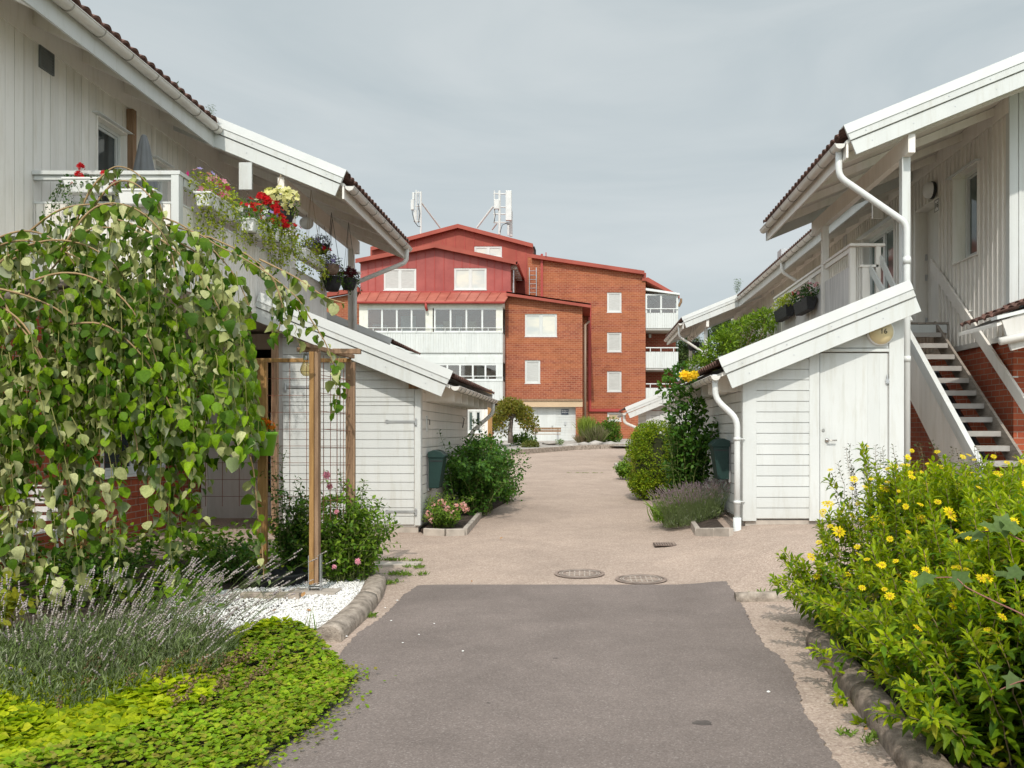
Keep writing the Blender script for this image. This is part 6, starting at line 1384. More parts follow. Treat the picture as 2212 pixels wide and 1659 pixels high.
# terracotta pot in front of the far building
c = Vector((W(1048, 44), 44, g(0, 44) + .12)); t = thing('flower_pot', 'big terracotta pot with red leafy plant beyond the left shed', 'flower pot', c); mb = MB(); mb.lathe([(0, 0), (.24, 0), (.42, .60), (.46, .62), (.46, .72), (.38, .72), (.36, .60), (0, .58)], c, 24); mb.build('pot', M('terracotta', (.48, .22, .14), .8, .15, 3), t, smooth=True)
clump('foliage', t, [c + Vector((0, 0, 1.1)), c + Vector((.1, 0, .9))], .4, 260, .14, LANCE, leafmat('purple_leaves', [(.10, .03, .04), (.16, .06, .05), (.12, .14, .03)])); blooms('blossoms', t, [c + Vector((-.4, -.1, 1.2)), c + Vector((.3, -.1, 1.3))], .16, 30, .09, RED)
# white garden chair against the brick wall, half hidden by the tree
GCH = thing('garden_chair', 'white metal garden chair half hidden behind the weeping tree at the brick wall', 'chair', (-5.95, 9.1, .1)); cx_, cy_c, z0 = -5.95, 9.1, .10
for sx in (-.22, .22):
    for sy in (-.2, .2): mb = MB(); mb.tube([(cx_ + sx * 1.15, cy_c + sy * 1.1, z0), (cx_ + sx, cy_c + sy, z0 + .44)], .013, 8); mb.build('leg', PLW, GCH)
mb = MB()
for k in range(7): mb.box(cx_ - .24, cx_ + .24, cy_c - .22 + k * .064, cy_c - .22 + k * .064 + .048, z0 + .44, z0 + .455)
mb.build('seat', PLW, GCH)
mb = MB(); mb.tube([(cx_ - .23, cy_c + .22, z0 + .44), (cx_ - .23, cy_c + .30, z0 + .92), (cx_ + .23, cy_c + .30, z0 + .92), (cx_ + .23, cy_c + .22, z0 + .44)], .013, 8)
for k in range(4): mb.box(cx_ - .22, cx_ + .22, cy_c + .25 + k * .014, cy_c + .262 + k * .014, z0 + .54 + k * .095, z0 + .60 + k * .095)
mb.build('backrest', PLW, GCH)
# ================================================================ PLANTS
def shoots(base, tips, nseg=8, sag=.15, wob=.02):
    """curved stems from base points to tip points"""
    out = []
    for b, t in zip(base, tips):
        b = np.array(b, float); t = np.array(t, float); m = (b + t) / 2; m[2] += abs(t[2] - b[2]) * sag + np.linalg.norm((t - b)[:2]) * sag; m[:2] = b[:2] * .6 + t[:2] * .4
        l = []
        for k in range(nseg + 1):
            u = k / nseg; p = (1 - u) ** 2 * b + 2 * u * (1 - u) * m + u * u * t
            l.append(p + (rng.normal(size=3) * wob if 0 < k else 0))
        out.append(np.array(l))
    return out
def leaves_on(lines, spacing, size, T, start=.15, spread=1.0, droop=.3, out=.6, taper=.5, pairs=False, end_tuft=0, off=.01):
    pos = []; fw = []; up = []; sz = []
    for l in lines:
        d = np.diff(l, axis=0); L = np.linalg.norm(d, axis=1); tot = L.sum(); s = tot * start; cum = np.concatenate([[0], np.cumsum(L)]); phase = random.random() * 6
        k = 0
        while s < tot:
            i = min(np.searchsorted(cum, s) - 1, len(L) - 1); i = max(i, 0); u = (s - cum[i]) / max(L[i], 1e-6); p = l[i] + d[i] * u; t = d[i] / max(L[i], 1e-6)
            a = phase + k * (math.pi / 2 if pairs else 2.4)
            ax = np.cross(t, [.3, .2, 1.0]); ax /= np.linalg.norm(ax) + 1e-9; bx_ = np.cross(t, ax)
            for sgn in ((1, -1) if pairs else (1,)):
                o = (ax * math.cos(a) + bx_ * math.sin(a)) * sgn
                f = o * spread + t * out + np.array([0, 0, -droop]) + rng.normal(size=3) * .18
                pos.append(p + o * off); fw.append(f); up.append(t * .8 + np.array([0, 0, .7]) + rng.normal(size=3) * .25); sz.append(size * random.uniform(.7, 1.15) * (1 - taper * max(0, (s / tot) - .4)))
            s += spacing * random.uniform(.75, 1.25); k += 1
    return inst(T, np.array(pos), np.array(fw), np.array(up), np.array(sz))
def plant(name, label, cat, base, parts, mats, stem_r=.004, lines=None, stem_mat=None, group=None, stem_name='stems', leaf_name='foliage'):
    t = thing(name, label, cat, base, group)
    if lines: V, Fc = stalks(lines, stem_r, 4); np_mesh(stem_name, V, Fc, stem_mat or TWIG, t)
    if parts: V, Fc, mi = joinm(parts); np_mesh(leaf_name, V, Fc, mats, t, mi=mi)
    return t
def ground_pts(n, cx, cy, rx, ry, dz=0):
    a = rng.uniform(0, 2 * math.pi, n); r = np.sqrt(rng.uniform(0, 1, n)); x = cx + rx * r * np.cos(a); y = cy + ry * r * np.sin(a)
    return np.array([(xx, yy, g(xx, yy) + dz) for xx, yy in zip(x, y)])
def bush_clumps(C, R, n, size, T, inner=.35, up=.35):
    """leaf positions on the outer part of many small clumps"""
    C = np.asarray(C, float); R = np.asarray(R, float); idx = rng.choice(len(C), n, p=R ** 2 / np.sum(R ** 2)); d = rv(n); r = R[idx] * (inner + (1 - inner) * rng.uniform(0, 1, n) ** .5)
    pos = C[idx] + d * r[:, None]; fw = d + rng.normal(size=(n, 3)) * .5 + np.array([0, 0, .1]); u = d * .4 + np.array([0, 0, up]) + rng.normal(size=(n, 3)) * .6
    return inst(T, pos, fw, u, size * rng.uniform(.6, 1.2, n))

# ---------------------------------------------------------------- weeping tree
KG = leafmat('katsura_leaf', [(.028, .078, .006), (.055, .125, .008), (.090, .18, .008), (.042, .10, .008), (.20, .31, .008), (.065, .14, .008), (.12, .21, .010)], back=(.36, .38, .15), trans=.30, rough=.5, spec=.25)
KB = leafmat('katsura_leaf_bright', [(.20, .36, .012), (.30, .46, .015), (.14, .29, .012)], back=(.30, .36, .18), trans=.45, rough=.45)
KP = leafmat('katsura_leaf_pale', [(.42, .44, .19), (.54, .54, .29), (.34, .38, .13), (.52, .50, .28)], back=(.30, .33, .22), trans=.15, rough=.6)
BARK = M('grey_brown_bark', (.20, .165, .14), .9, .3, 6, (1, 1, 1), bstr=.8, bscale=30, bdist=.01, c2=(.32, .27, .23))
WT = thing('weeping_tree', 'weeping tree with heart-shaped leaves on long hanging strands beside the trellis', 'tree', (-5.75, 7.75, 0))
mb = MB(); mb.tube([(-5.75, 7.75, -.05), (-5.72, 7.72, .6), (-5.80, 7.7, 1.3), (-5.70, 7.7, 2.0), (-5.62, 7.7, 2.7)], [.12, .10, .095, .09, .07], 14)
mb.tube([(-5.62, 7.7, 2.6), P(0, 650, 7.6), P(70, 622, 7.6), P(150, 612, 7.6), P(230, 618, 7.65)], [.07, .055, .05, .045, .03], 12); mb.tube([(-5.68, 7.7, 2.3), P(-60, 700, 7.7), P(10, 690, 7.75)], [.06, .05, .03], 10)
mb.build('trunk', BARK, WT, smooth=True)
def yt(x): return float(np.interp(x, [-60, 0, 60, 130, 200, 260, 320, 380, 440, 500, 560, 610, 660, 720], [470, 480, 495, 455, 400, 372, 395, 450, 500, 555, 610, 650, 700, 760]))
def ybt(x): return float(np.interp(x, [-60, 0, 100, 180, 240, 300, 370, 420, 460, 500, 535, 560, 590], [1310, 1290, 1285, 1265, 1160, 1090, 1240, 1160, 1050, 1010, 960, 760, 690]))
arcs = []
A_ = [[(-30, 640), (19, 546), (84, 483), (134, 452), (188, 442), (250, 444), (312, 463), (359, 486), (422, 502), (469, 530), (531, 561), (588, 598), (643, 645), (670, 688), (700, 735), (716, 775), (727, 810), (735, 850), (724, 885)],
      [(-40, 720), (0, 690), (60, 640), (130, 560), (185, 500), (240, 492), (300, 505), (350, 545), (390, 610)],
      [(150, 520), (190, 420), (230, 372), (260, 360), (300, 378), (335, 420), (352, 460)],
      [(-30, 560), (0, 530), (60, 520), (130, 540), (200, 575), (240, 610)],
      [(-20, 590), (60, 545), (150, 535), (230, 560), (280, 620), (290, 700), (300, 760)],
      [(-20, 620), (60, 640), (140, 680), (210, 760), (262, 850), (290, 930), (300, 1000)],
      [(-10, 620), (30, 690), (70, 740), (120, 850), (140, 950), (150, 1060)],
      [(380, 520), (430, 550), (470, 600), (500, 670), (520, 730), (548, 800)],
      [(330, 760), (380, 830), (420, 920), (440, 960)],
      [(500, 860), (530, 950), (548, 1020), (556, 1100), (566, 1180), (570, 1250)],
      [(588, 598), (610, 660), (600, 720)], [(560, 560), (640, 600), (700, 640), (745, 655)], [(440, 510), (470, 520), (560, 570), (660, 690)]]
A_ += [[(-40, 600), (30, 545), (100, 520), (170, 525), (230, 555), (270, 600)], [(-20, 520), (40, 500), (90, 505), (130, 530), (160, 570)], [(120, 560), (180, 470), (230, 440), (290, 450), (340, 490), (370, 545), (385, 620)],
       [(200, 450), (240, 400), (280, 392), (320, 420), (350, 470), (372, 540)], [(60, 610), (130, 590), (200, 600), (270, 650), (320, 730), (350, 820)], [(240, 470), (320, 500), (400, 560), (460, 640), (490, 720), (505, 810)],
       [(0, 660), (50, 700), (90, 770), (115, 860), (125, 960)], [(300, 460), (380, 480), (450, 530), (510, 600), (545, 680)], [(150, 700), (220, 700), (280, 740), (330, 800), (370, 880)]]
YA_ = [6.0, 5.7, 6.1, 5.6, 5.9, 5.4, 5.3, 6.2, 5.8, 5.9, 6.1, 6.3, 6.2, 5.45, 5.6, 5.5, 6.0, 5.35, 5.7, 5.3, 6.1, 5.4]
def smooth_line(pts, Ys, m=4):
    P3 = [np.array(P(x, y, Y)) for (x, y), Y in zip(pts, Ys)]; out = []
    for i in range(len(P3) - 1):
        p0 = P3[max(i - 1, 0)]; p1 = P3[i]; p2 = P3[i + 1]; p3 = P3[min(i + 2, len(P3) - 1)]
        for k in range(m): u = k / m; out.append(.5 * ((2 * p1) + (-p0 + p2) * u + (2 * p0 - 5 * p1 + 4 * p2 - p3) * u * u + (-p0 + 3 * p1 - 3 * p2 + p3) * u ** 3))
    out.append(P3[-1]); return np.array(out)
TS = 1.28
main_arcs = [smooth_line(a, [Y * TS + .02 * k for k in range(len(a))]) for a, Y in zip(A_, YA_)]
strands = []
def strand(x, y0, y1, Y, drift):
    n = max(4, int((y1 - y0) / 60)); pts = []; px_ = x
    for k in range(n + 1):
        u = k / n; pts.append((px_ + drift * (1 - (1 - u) ** 2) + random.uniform(-5, 5), y0 + (y1 - y0) * u))
    return smooth_line(pts, [Y * TS - .12 * k / n for k in range(n + 1)], 3)
for i in range(215):
    x = random.choice([random.uniform(-50, 525), random.uniform(120, 515), random.uniform(-50, 260)]); Y = random.uniform(5.35, 6.75)
    a = yt(x); b = ybt(x); y0 = a + random.uniform(15, max(30, min(470, (b - a) * .6))) ** 1
    y1 = min(b, max(y0 + 100, random.choice([random.uniform(750, 960), random.uniform(820, 1010), b * random.uniform(.88, 1.0)])))
    if x > 535: y1 = min(y1, b)
    if random.random() < .68 and 40 < x < 470 and y1 > 960: y1 = random.uniform(800, 960)
    strands.append(strand(x, y0, y1, Y, random.uniform(-15, 45)))
# explicit long strands seen against the bricks, the gravel and the shed
for (x, y0, y1, Y, dr) in ((60, 700, 1280, 5.2, 60), (20, 760, 1200, 5.1, 10), (110, 880, 1290, 5.2, 60), (150, 900, 1180, 5.2, 90), (210, 820, 1270, 5.4, 40), (240, 900, 1260, 5.5, 20), (350, 850, 1240, 5.7, 20), (372, 800, 1270, 5.8, 0), (250, 700, 1040, 5.6, 10),
                           (330, 700, 1100, 5.6, 20), (285, 640, 930, 5.5, 25), (300, 600, 900, 5.4, 10), (495, 700, 1010, 5.9, 10), (515, 720, 990, 6.0, 5), (735, 770, 890, 6.2, -10), (600, 640, 720, 6.1, 20), (632, 700, 740, 6.1, 10), (590, 600, 730, 6.2, -5), (420, 900, 1170, 6.0, 10)):
    strands.append(strand(x, y0, y1, Y, dr))
V, Fc, mi = joinm([stalks(main_arcs, .0095, 6), stalks(strands, .0035, 4)]); np_mesh('branches', V, Fc, [M('tan_branch', (.33, .22, .11), .7, .2, 8), M('green_yellow_twig', (.22, .21, .06), .7, .2, 8)], WT, smooth=True, mi=mi)
def hang_leaves(lines, spacing, size, T):
    pos = []; fw = []; up = []; sz = []
    for l in lines:
        d = np.diff(l, axis=0); L = np.linalg.norm(d, axis=1); cum = np.concatenate([[0], np.cumsum(L)]); s = random.uniform(0, .05)
        while s < cum[-1]:
            i = max(0, min(np.searchsorted(cum, s) - 1, len(L) - 1)); p = l[i] + d[i] * (s - cum[i]) / max(L[i], 1e-6); o = rv(1)[0]; o[2] *= .3
            pos.append(p + o * .028 + np.array([0, 0, -.015])); fw.append(o * .75 + np.array([0, 0, -1.0]) + rng.normal(size=3) * .22); up.append(np.array([o[0], o[1] - .5 * random.random(), .45]) + rng.normal(size=3) * .5); sz.append(size * random.choice([random.uniform(.45, .8), random.uniform(.75, 1.2)]))
            s += spacing * random.uniform(.6, 1.4)
    return np.array(pos), np.array(fw), np.array(up), np.array(sz)
a1 = hang_leaves(main_arcs, .040, .108, None); a2 = hang_leaves(strands, .046, .108, None)
pos, fw, up, sz = [np.concatenate([x, y]) for x, y in zip(a1, a2)]
# fill inside the dome
N = 700; xs_ = rng.uniform(-60, 520, N); Ys = rng.uniform(6.9, 8.7, N); ysv = np.array([yt(x) + 25 + (min(ybt(x), 960) - yt(x)) * random.random() ** 1.0 for x in xs_])
pf_ = np.array([P(x, y, Y) for x, y, Y in zip(xs_, ysv, Ys)]); o = rv(N); pos = np.concatenate([pos, pf_]); fw = np.concatenate([fw, o * .6 + np.array([0, 0, -.9])]); up = np.concatenate([up, o + np.array([0, -.4, .5])]); sz = np.concatenate([sz, rng.uniform(.07, .13, N)])
# tone: pale undersides top and left; sun on top, backlight lower middle painted in
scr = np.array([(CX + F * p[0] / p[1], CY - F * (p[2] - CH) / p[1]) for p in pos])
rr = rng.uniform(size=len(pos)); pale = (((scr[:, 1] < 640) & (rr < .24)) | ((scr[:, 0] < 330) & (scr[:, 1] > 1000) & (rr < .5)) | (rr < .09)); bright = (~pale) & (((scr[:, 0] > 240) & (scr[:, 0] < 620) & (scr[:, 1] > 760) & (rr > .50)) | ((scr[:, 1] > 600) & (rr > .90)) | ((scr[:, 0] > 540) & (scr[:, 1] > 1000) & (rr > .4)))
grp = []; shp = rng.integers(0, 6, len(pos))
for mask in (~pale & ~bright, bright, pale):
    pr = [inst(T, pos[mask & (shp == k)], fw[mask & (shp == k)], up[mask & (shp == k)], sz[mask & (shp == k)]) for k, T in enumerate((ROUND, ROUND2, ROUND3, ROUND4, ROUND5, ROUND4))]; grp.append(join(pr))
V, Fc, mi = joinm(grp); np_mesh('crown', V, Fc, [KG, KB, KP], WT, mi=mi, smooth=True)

# ---------------------------------------------------------------- perennial sunflower bush
SG_ = leafmat('sunflower_bush_leaf', [(.060, .145, .006), (.12, .22, .007), (.20, .30, .008), (.045, .11, .008), (.28, .36, .010), (.09, .18, .007), (.13, .23, .007), (.36, .30, .02)], back=(.20, .32, .04), trans=.38, rough=.42, spec=.35)
SY_ = leafmat('sunflower_bush_young_leaf', [(.30, .40, .010), (.42, .48, .012), (.24, .36, .010)], trans=.4, rough=.42)
SB = thing('sunflower_bush', 'large bright green perennial sunflower bush with yellow flowers at the right kerb', 'bush', (3, 5.5, 0))
base = []; tips = []
for i in range(1050):
    y = random.uniform(3.2, 7.2); xm = 1.80 + (y - 2.4) * .66; x = 1.80 + (random.random() ** 1.15) * (xm - 1.80)
    edge = max(0, 1 - (x - 1.80) / .50); x -= .12 * max(0, min(1, (5.2 - y))); h = (1.10 + random.uniform(-.14, .20) + .08 * math.sin(y * 2.1 + x * 3)) * (1 - .55 * edge - .25 * edge * random.random())
    if y < 4.4: h *= .50 + .50 * (y - 3.2) / 1.2
    if y < 3.9 and x < 2.0: continue
    base.append((x + .10, y, g(x, y) + .04)); tips.append((x + .04 - edge * (.08 + .42 * random.random()) * (0.8 if y < 5.0 else (.55 if y > 6.1 else 1)) - .02 + random.uniform(-.1, .1), y + random.uniform(-.22, .05) - (.25 * random.random() if y < 4 else 0), g(x, y) + .05 + h))
for i in range(170):   # the bush goes on towards the viewer, right of the frame
    y = random.uniform(1.7, 3.3); x = random.uniform(max(1.78, .56 * y + .16), 3.1); base.append((x, y, g(x, y) + .04)); tips.append((x + random.uniform(-.05, .1), y + random.uniform(-.1, .1), 1.05 + random.uniform(-.15, .2)))
# stray shoots at the left rim
for (x0, y0, x1, y1, Y) in ((1840, 1330, 1705, 1225, 6.9), (1840, 1340, 1725, 1300, 6.4), (1850, 1520, 1760, 1400, 5.2), (1900, 1570, 1800, 1500, 4.9), (1930, 1600, 1850, 1560, 4.6), (1820, 1300, 1690, 1250, 6.8), (1830, 1120, 1790, 1035, 7.2), (1880, 1100, 1862, 960, 7.0)):
    base.append(tuple(P(x0, y0, Y + .15))); tips.append(tuple(P(x1, y1, Y)))
lines = shoots(base, tips, 8, .05, .008)
V, Fc = stalks(lines, .0042, 4); np_mesh('stems', V, Fc, M('pale_stem', (.30, .27, .12), .7, .3, 6, c2=(.36, .22, .14)), SB)
LANCEW = (LANCE[0] * np.array([1.35, 1, 1]), LANCE[1]); L1 = leaves_on(lines, .044, .098, LANCEW, .06, 1.0, .32, .40, .50, pairs=True)
top = [l[-3:] for l in lines]; L2 = leaves_on(top, .020, .066, LANCEW, 0, .7, -.1, 1.0, .3, pairs=True)
V, Fc, mi = joinm([L1, L2]); np_mesh('foliage', V, Fc, [SG_, SY_], SB, mi=mi, smooth=True)
def flower_mesh():
    v = []; f = []; n = 11
    for k in range(n):
        a = 2 * math.pi * k / n + random.uniform(-.08, .08); r = random.uniform(.9, 1.05); w = .17; dr = random.uniform(-.12, .06)
        b = len(v); d = (math.cos(a), math.sin(a)); s_ = (-d[1], d[0])
        v += [(d[0] * .2, d[1] * .2, .02), (d[0] * .6 + s_[0] * w, d[1] * .6 + s_[1] * w, .06 + dr * .5), (d[0] * r, d[1] * r, dr), (d[0] * .6 - s_[0] * w, d[1] * .6 - s_[1] * w, .06 + dr * .5)]; f += [(b, b + 1, b + 2, b + 3)]
    return v, f
PET = leafmat('sunflower_petal', [(.85, .62, .004), (.88, .70, .01)], trans=.35, rough=.5); CEN = M('flower_centre', (.50, .30, .015), .9, .3, 80)
FM = []
for q in range(3):
    v, f = flower_mesh(); me = bpy.data.meshes.new('flower_head'); c_ = len(v); m_ = 10
    v += [(.26 * math.cos(2 * math.pi * k / m_), .26 * math.sin(2 * math.pi * k / m_), .05) for k in range(m_)] + [(.15 * math.cos(2 * math.pi * k / m_), .15 * math.sin(2 * math.pi * k / m_), .16) for k in range(m_)] + [(0, 0, .19)]
    n0 = len(f); f += [(c_ + k, c_ + (k + 1) % m_, c_ + m_ + (k + 1) % m_, c_ + m_ + k) for k in range(m_)] + [(c_ + m_ + k, c_ + m_ + (k + 1) % m_, c_ + 2 * m_) for k in range(m_)]
    me.from_pydata(v, [], f); me.materials.append(PET); me.materials.append(CEN); me.polygons.foreach_set('material_index', [0] * n0 + [1] * (len(f) - n0)); me.update(); FM.append(me)
spots = [(1788, 1088, 6.9, 1.25), (1812, 1148, 6.6, 1.25), (1752, 1203, 6.7, .9), (1870, 1228, 6.2, .9), (1845, 1035, 6.9, .8), (1912, 1055, 6.6, 1.0), (2052, 1108, 5.6, 1.2), (2060, 1410, 4.6, 1.35), (2104, 1362, 4.7, 1.1), (1778, 1105, 7.1, .8), (1765, 1245, 6.8, .7), (1680, 1010, 0, 0), (2030, 1010, 6.9, .9), (2150, 1030, 6.3, 1.0), (2110, 1155, 5.4, .9), (2190, 1185, 5.0, 1.1), (1990, 1120, 6.0, .9), (2115, 1235, 5.1, .8), (1945, 1245, 5.7, 1.0), (2190, 1100, 5.6, .9), (1890, 1120, 6.5, .8), (1830, 1240, 6.3, .8), (2010, 1290, 5.2, .7), (2180, 1300, 4.9, 1.0)]
fl_ = [(np.array(P(x, y, Y - .25)), s * 1.1) for x, y, Y, s in spots if Y > 0]
tp_ = [l[-1] for l in lines if l[-1][2] > .6 and l[-1][1] > 3.4 and CX + F * l[-1][0] / l[-1][1] < 2225]; random.shuffle(tp_); fl_ += [(t + np.array([0, -.07, .085]), random.uniform(.35, .75)) for t in tp_[:130]]
for k, (p, s) in enumerate(fl_):
    o = bpy.data.objects.new('flower_head', FM[k % 3]); COL.objects.link(o); o.parent = SB; o.matrix_parent_inverse = Matrix.Translation(-SB.location)
    nrm = Vector((random.uniform(-.5, .4), random.uniform(-1.0, -.2), random.uniform(.5, 1.0))); o.rotation_euler = nrm.to_track_quat('Z', 'Y').to_euler(); o.location = Vector(p); o.scale = (.044 * s,) * 3
# dark arching shrub behind it
SPM = leafmat('dark_spirea_leaf', [(.06, .09, .03), (.09, .075, .04), (.05, .10, .025), (.14, .09, .05)], trans=.25)
base = []; tips = []
for i in range(70):
    x = random.uniform(2.35, 3.6); y = random.uniform(7.05, 7.5); base.append((x, y, g(x, y))); tips.append((x + random.uniform(-.22, .14), y + random.uniform(-.15, .15), random.uniform(1.12, 1.5)))
for (x, y) in ((1835, 957), (1858, 958), (1868, 975), (1980, 955), (1930, 962), (1812, 1000), (1795, 1022), (2110, 960), (2012, 950), (1905, 968)): base.append((W(x, 7.3) + .12, 7.35, .7)); tips.append(tuple(P(x, y, 7.25)))
lines = shoots(base, tips, 9, .08, .008); plant('spirea_shrub', 'dark thin-stemmed shrub with tiny leaves rising behind the sunflower bush', 'shrub', (3, 7.3, g(3, 7.3)), [leaves_on(lines, .022, .030, OVAL, .3, 1, .1, .5, .2, pairs=True)], [SPM], .003, lines)
# grape vine at the right edge
GV = leafmat('vine_leaf', [(.09, .15, .04), (.12, .18, .05)], back=(.2, .26, .14), trans=.3)
LOBE = T_([(0, 0, 0), (.45, -.05, .03), (.38, .25, .03), (.62, .55, -.02), (.28, .62, .05), (0, 1.05, -.08), (-.28, .62, .05), (-.62, .55, -.02), (-.38, .25, .03), (-.45, -.05, .03)], [(0, 1, 2), (0, 2, 4), (2, 3, 4), (0, 4, 5), (0, 5, 6), (0, 6, 8), (6, 7, 8), (0, 8, 9)])
vl = [smooth_line([(2260, 1370), (2212, 1330), (2150, 1300), (2090, 1270), (2060, 1248), (2000, 1250)], [3.7, 3.75, 3.8, 3.85, 3.9, 3.95]), smooth_line([(2260, 1190), (2212, 1170), (2170, 1150), (2120, 1148)], [3.7, 3.75, 3.8, 3.85]), smooth_line([(2260, 1480), (2212, 1470), (2160, 1490)], [3.6, 3.62, 3.65])]
pp = np.array([P(x, y, Y) for x, y, Y in ((2185, 1128, 3.8), (2150, 1142, 3.8), (2120, 1150, 3.85), (2100, 1152, 3.9), (2200, 1150, 3.75), (2190, 1260, 3.8), (2150, 1240, 3.8), (2195, 1460, 3.65), (2160, 1440, 3.7), (2205, 1230, 3.7), (2075, 1235, 3.9), (2010, 1240, 3.95))])
n = len(pp); plant('grape_vine', 'vine shoots with lobed leaves hanging in at the right edge of the photo', 'vine', (3.4, 3.7, 0), [inst(LOBE, pp, rng.normal(size=(n, 3)) * .5 + np.array([-.6, -.2, -.2]), rng.normal(size=(n, 3)) * .4 + np.array([0, -.5, 1]), rng.uniform(.06, .10, n))], [GV], .005, vl, M('red_brown_vine', (.26, .12, .09), .7, .2))

# ---------------------------------------------------------------- lavender
LAVL = leafmat('lavender_foliage', [(.20, .24, .13), (.28, .31, .20), (.17, .22, .09), (.13, .20, .05), (.24, .29, .12)], trans=.2, rough=.7)
LAVS = leafmat('lavender_spikes', [(.36, .31, .30), (.46, .41, .38), (.30, .25, .28), (.40, .34, .30)], trans=.1, rough=.9)
LAVP = leafmat('purple_lavender_spikes', [(.24, .17, .20), (.34, .26, .26), (.28, .20, .28), (.30, .24, .18)], trans=.1, rough=.9)
LAVST = M('lavender_stem', (.15, .20, .07), .7, .2)
def lavender(label, cx, cy, rx, ry, n, h, lean, spm, thick=.0016, fol=2600, sp=.075, head=.012, fh=.55, hmin=.65):
    b = ground_pts(n, cx, cy, rx, ry, .05); t = b.copy(); r = (b[:, 0] - cx) / rx; r2 = (b[:, 1] - cy) / ry
    hh = h * rng.uniform(hmin, 1.1, n); t[:, 0] += (lean[0] + r * .45) * hh + rng.normal(size=n) * .06; t[:, 1] += (lean[1] + r2 * .45) * hh + rng.normal(size=n) * .06; t[:, 2] += hh * .9
    lines = shoots(b, t, 5, .12, .006); root = thing('lavender', label, 'lavender', (cx, cy, g(cx, cy)))
    LS0 = stalks(lines, thick, 3)
    pos = []; fw = []
    for l in lines:
        d = l[-1] - l[-2]; d /= np.linalg.norm(d)
        for k in range(5): pos.append(l[-1] - d * sp * k / 5 * random.uniform(.9, 1.1)); fw.append(d + rng.normal(size=3) * .2)
    E = (OCTA[0] * np.array([.75, 1.2, .75]), OCTA[1]); LS1 = inst(E, np.array(pos), np.array(fw), rv(len(pos)), head * rng.uniform(.6, 1.1, len(pos)))
    b = ground_pts(fol, cx, cy, rx * 1.08, ry * 1.08, .04); rr_ = 1 - (((b[:, 0] - cx) / rx) ** 2 + ((b[:, 1] - cy) / ry) ** 2) * .6; b[:, 2] += rng.uniform(0, 1, fol) ** .8 * h * fh * np.clip(rr_, .1, 1)
    f = rng.normal(size=(fol, 3)) * .5 + np.array([lean[0] * .6, lean[1] * .6, 1]); LS2 = inst((LEAF4[0] * np.array([.28, 1, 1]), LEAF4[1]), b, f, rv(fol), rng.uniform(.03, .07, fol)); V, Fc, mi = joinm([LS0, LS1, LS2]); np_mesh('foliage', V, Fc, [LAVST, spm, LAVL], root, mi=mi); return root
c1 = gp(150, 1500); lavender('faded grey lavender with long spikes leaning over the ground cover, front left', c1.x, c1.y + .1, .80, .60, 420, .62, (.25, .0), LAVS, fol=9500, hmin=.35, fh=.62, thick=.0013, head=.010)
c1 = gp(380, 1440); lavender('faded lavender clump in front of the white gravel, its spikes leaning right', c1.x - .1, c1.y, .46, .32, 190, .66, (.55, .10), LAVS, fol=3600, hmin=.4, thick=.0013, head=.010)
c1 = gp(1502, 1135); lavender('round purple-grey lavender bush by the right shed downpipe', c1.x, c1.y + .15, .40, .36, 900, .56, (-.05, -.1), LAVP, fol=3600, sp=.05, head=.008, thick=.0018)

# ---------------------------------------------------------------- ground cover, weeds
GC = leafmat('ground_cover_leaf', [(.28, .38, .006), (.38, .46, .008), (.46, .50, .010), (.18, .29, .006), (.50, .50, .02)], back=(.32, .46, .05), trans=.35, rough=.42, spec=.35)
GC2 = leafmat('small_creeping_leaf', [(.19, .33, .012), (.27, .42, .015), (.34, .42, .02), (.30, .25, .05), (.16, .28, .015), (.25, .38, .015)], trans=.35, rough=.5)
poly_a = [(p.x, p.y) for p in (gp(745, 1455), gp(762, 1475), gp(735, 1520), gp(690, 1560), gp(640, 1600), gp(545, 1659))] + [(-1.72, 3.4), (-1.7, 2.4), (-4.6, 2.4)] + [(p.x, p.y) for p in (gp(-60, 1500), gp(120, 1490), gp(300, 1470), gp(420, 1440), gp(520, 1390), gp(600, 1378), gp(665, 1378), gp(700, 1415))]
x0, x1 = min(p[0] for p in poly_a), max(p[0] for p in poly_a); y0, y1 = min(p[1] for p in poly_a), max(p[1] for p in poly_a)
pb = []; ps = []
while len(pb) < 7600:
    x, y = random.uniform(x0, x1), random.uniform(max(y0, 3.3), y1)
    if inpoly(x, y, poly_a):
        big = x < -2.35 + .25 * math.sin(y * 3) ; pb.append((x, y, big))
pb_ = np.array([(x, y, g(x, y) + .05 + (.03 + .085 * min(1, max(0, (-1.75 - x)) * 1.3)) * (.55 + .45 * math.sin(x * 5 + math.sin(y * 4))) * random.uniform(.6, 1.1)) for x, y, b in pb]); bigm = np.array([b for _, _, b in pb])
parts_b = []; parts_s = []
for k in range(3): # three leaflets per plant
    for m, lst, s, T in ((bigm, parts_b, .062, OVAL), (~bigm, parts_s, .034, OVAL)):
        q = pb_[m]; n = len(q); a = rng.uniform(0, 6.28, n) if k == 0 else a_store[id(lst)] + 2.1; 
        if k == 0: a_store = globals().setdefault('a_store', {}); 
        a_store[id(lst)] = a
        f = np.stack([np.cos(a), np.sin(a), rng.uniform(-.1, .45, n)], 1); w = T[0] * np.array([1.7, 1, 1.2]); lst.append(inst((w, T[1]), q, f, np.array([0, 0, 1]) + rng.normal(size=(n, 3)) * .35, s * rng.uniform(.7, 1.2, n)))
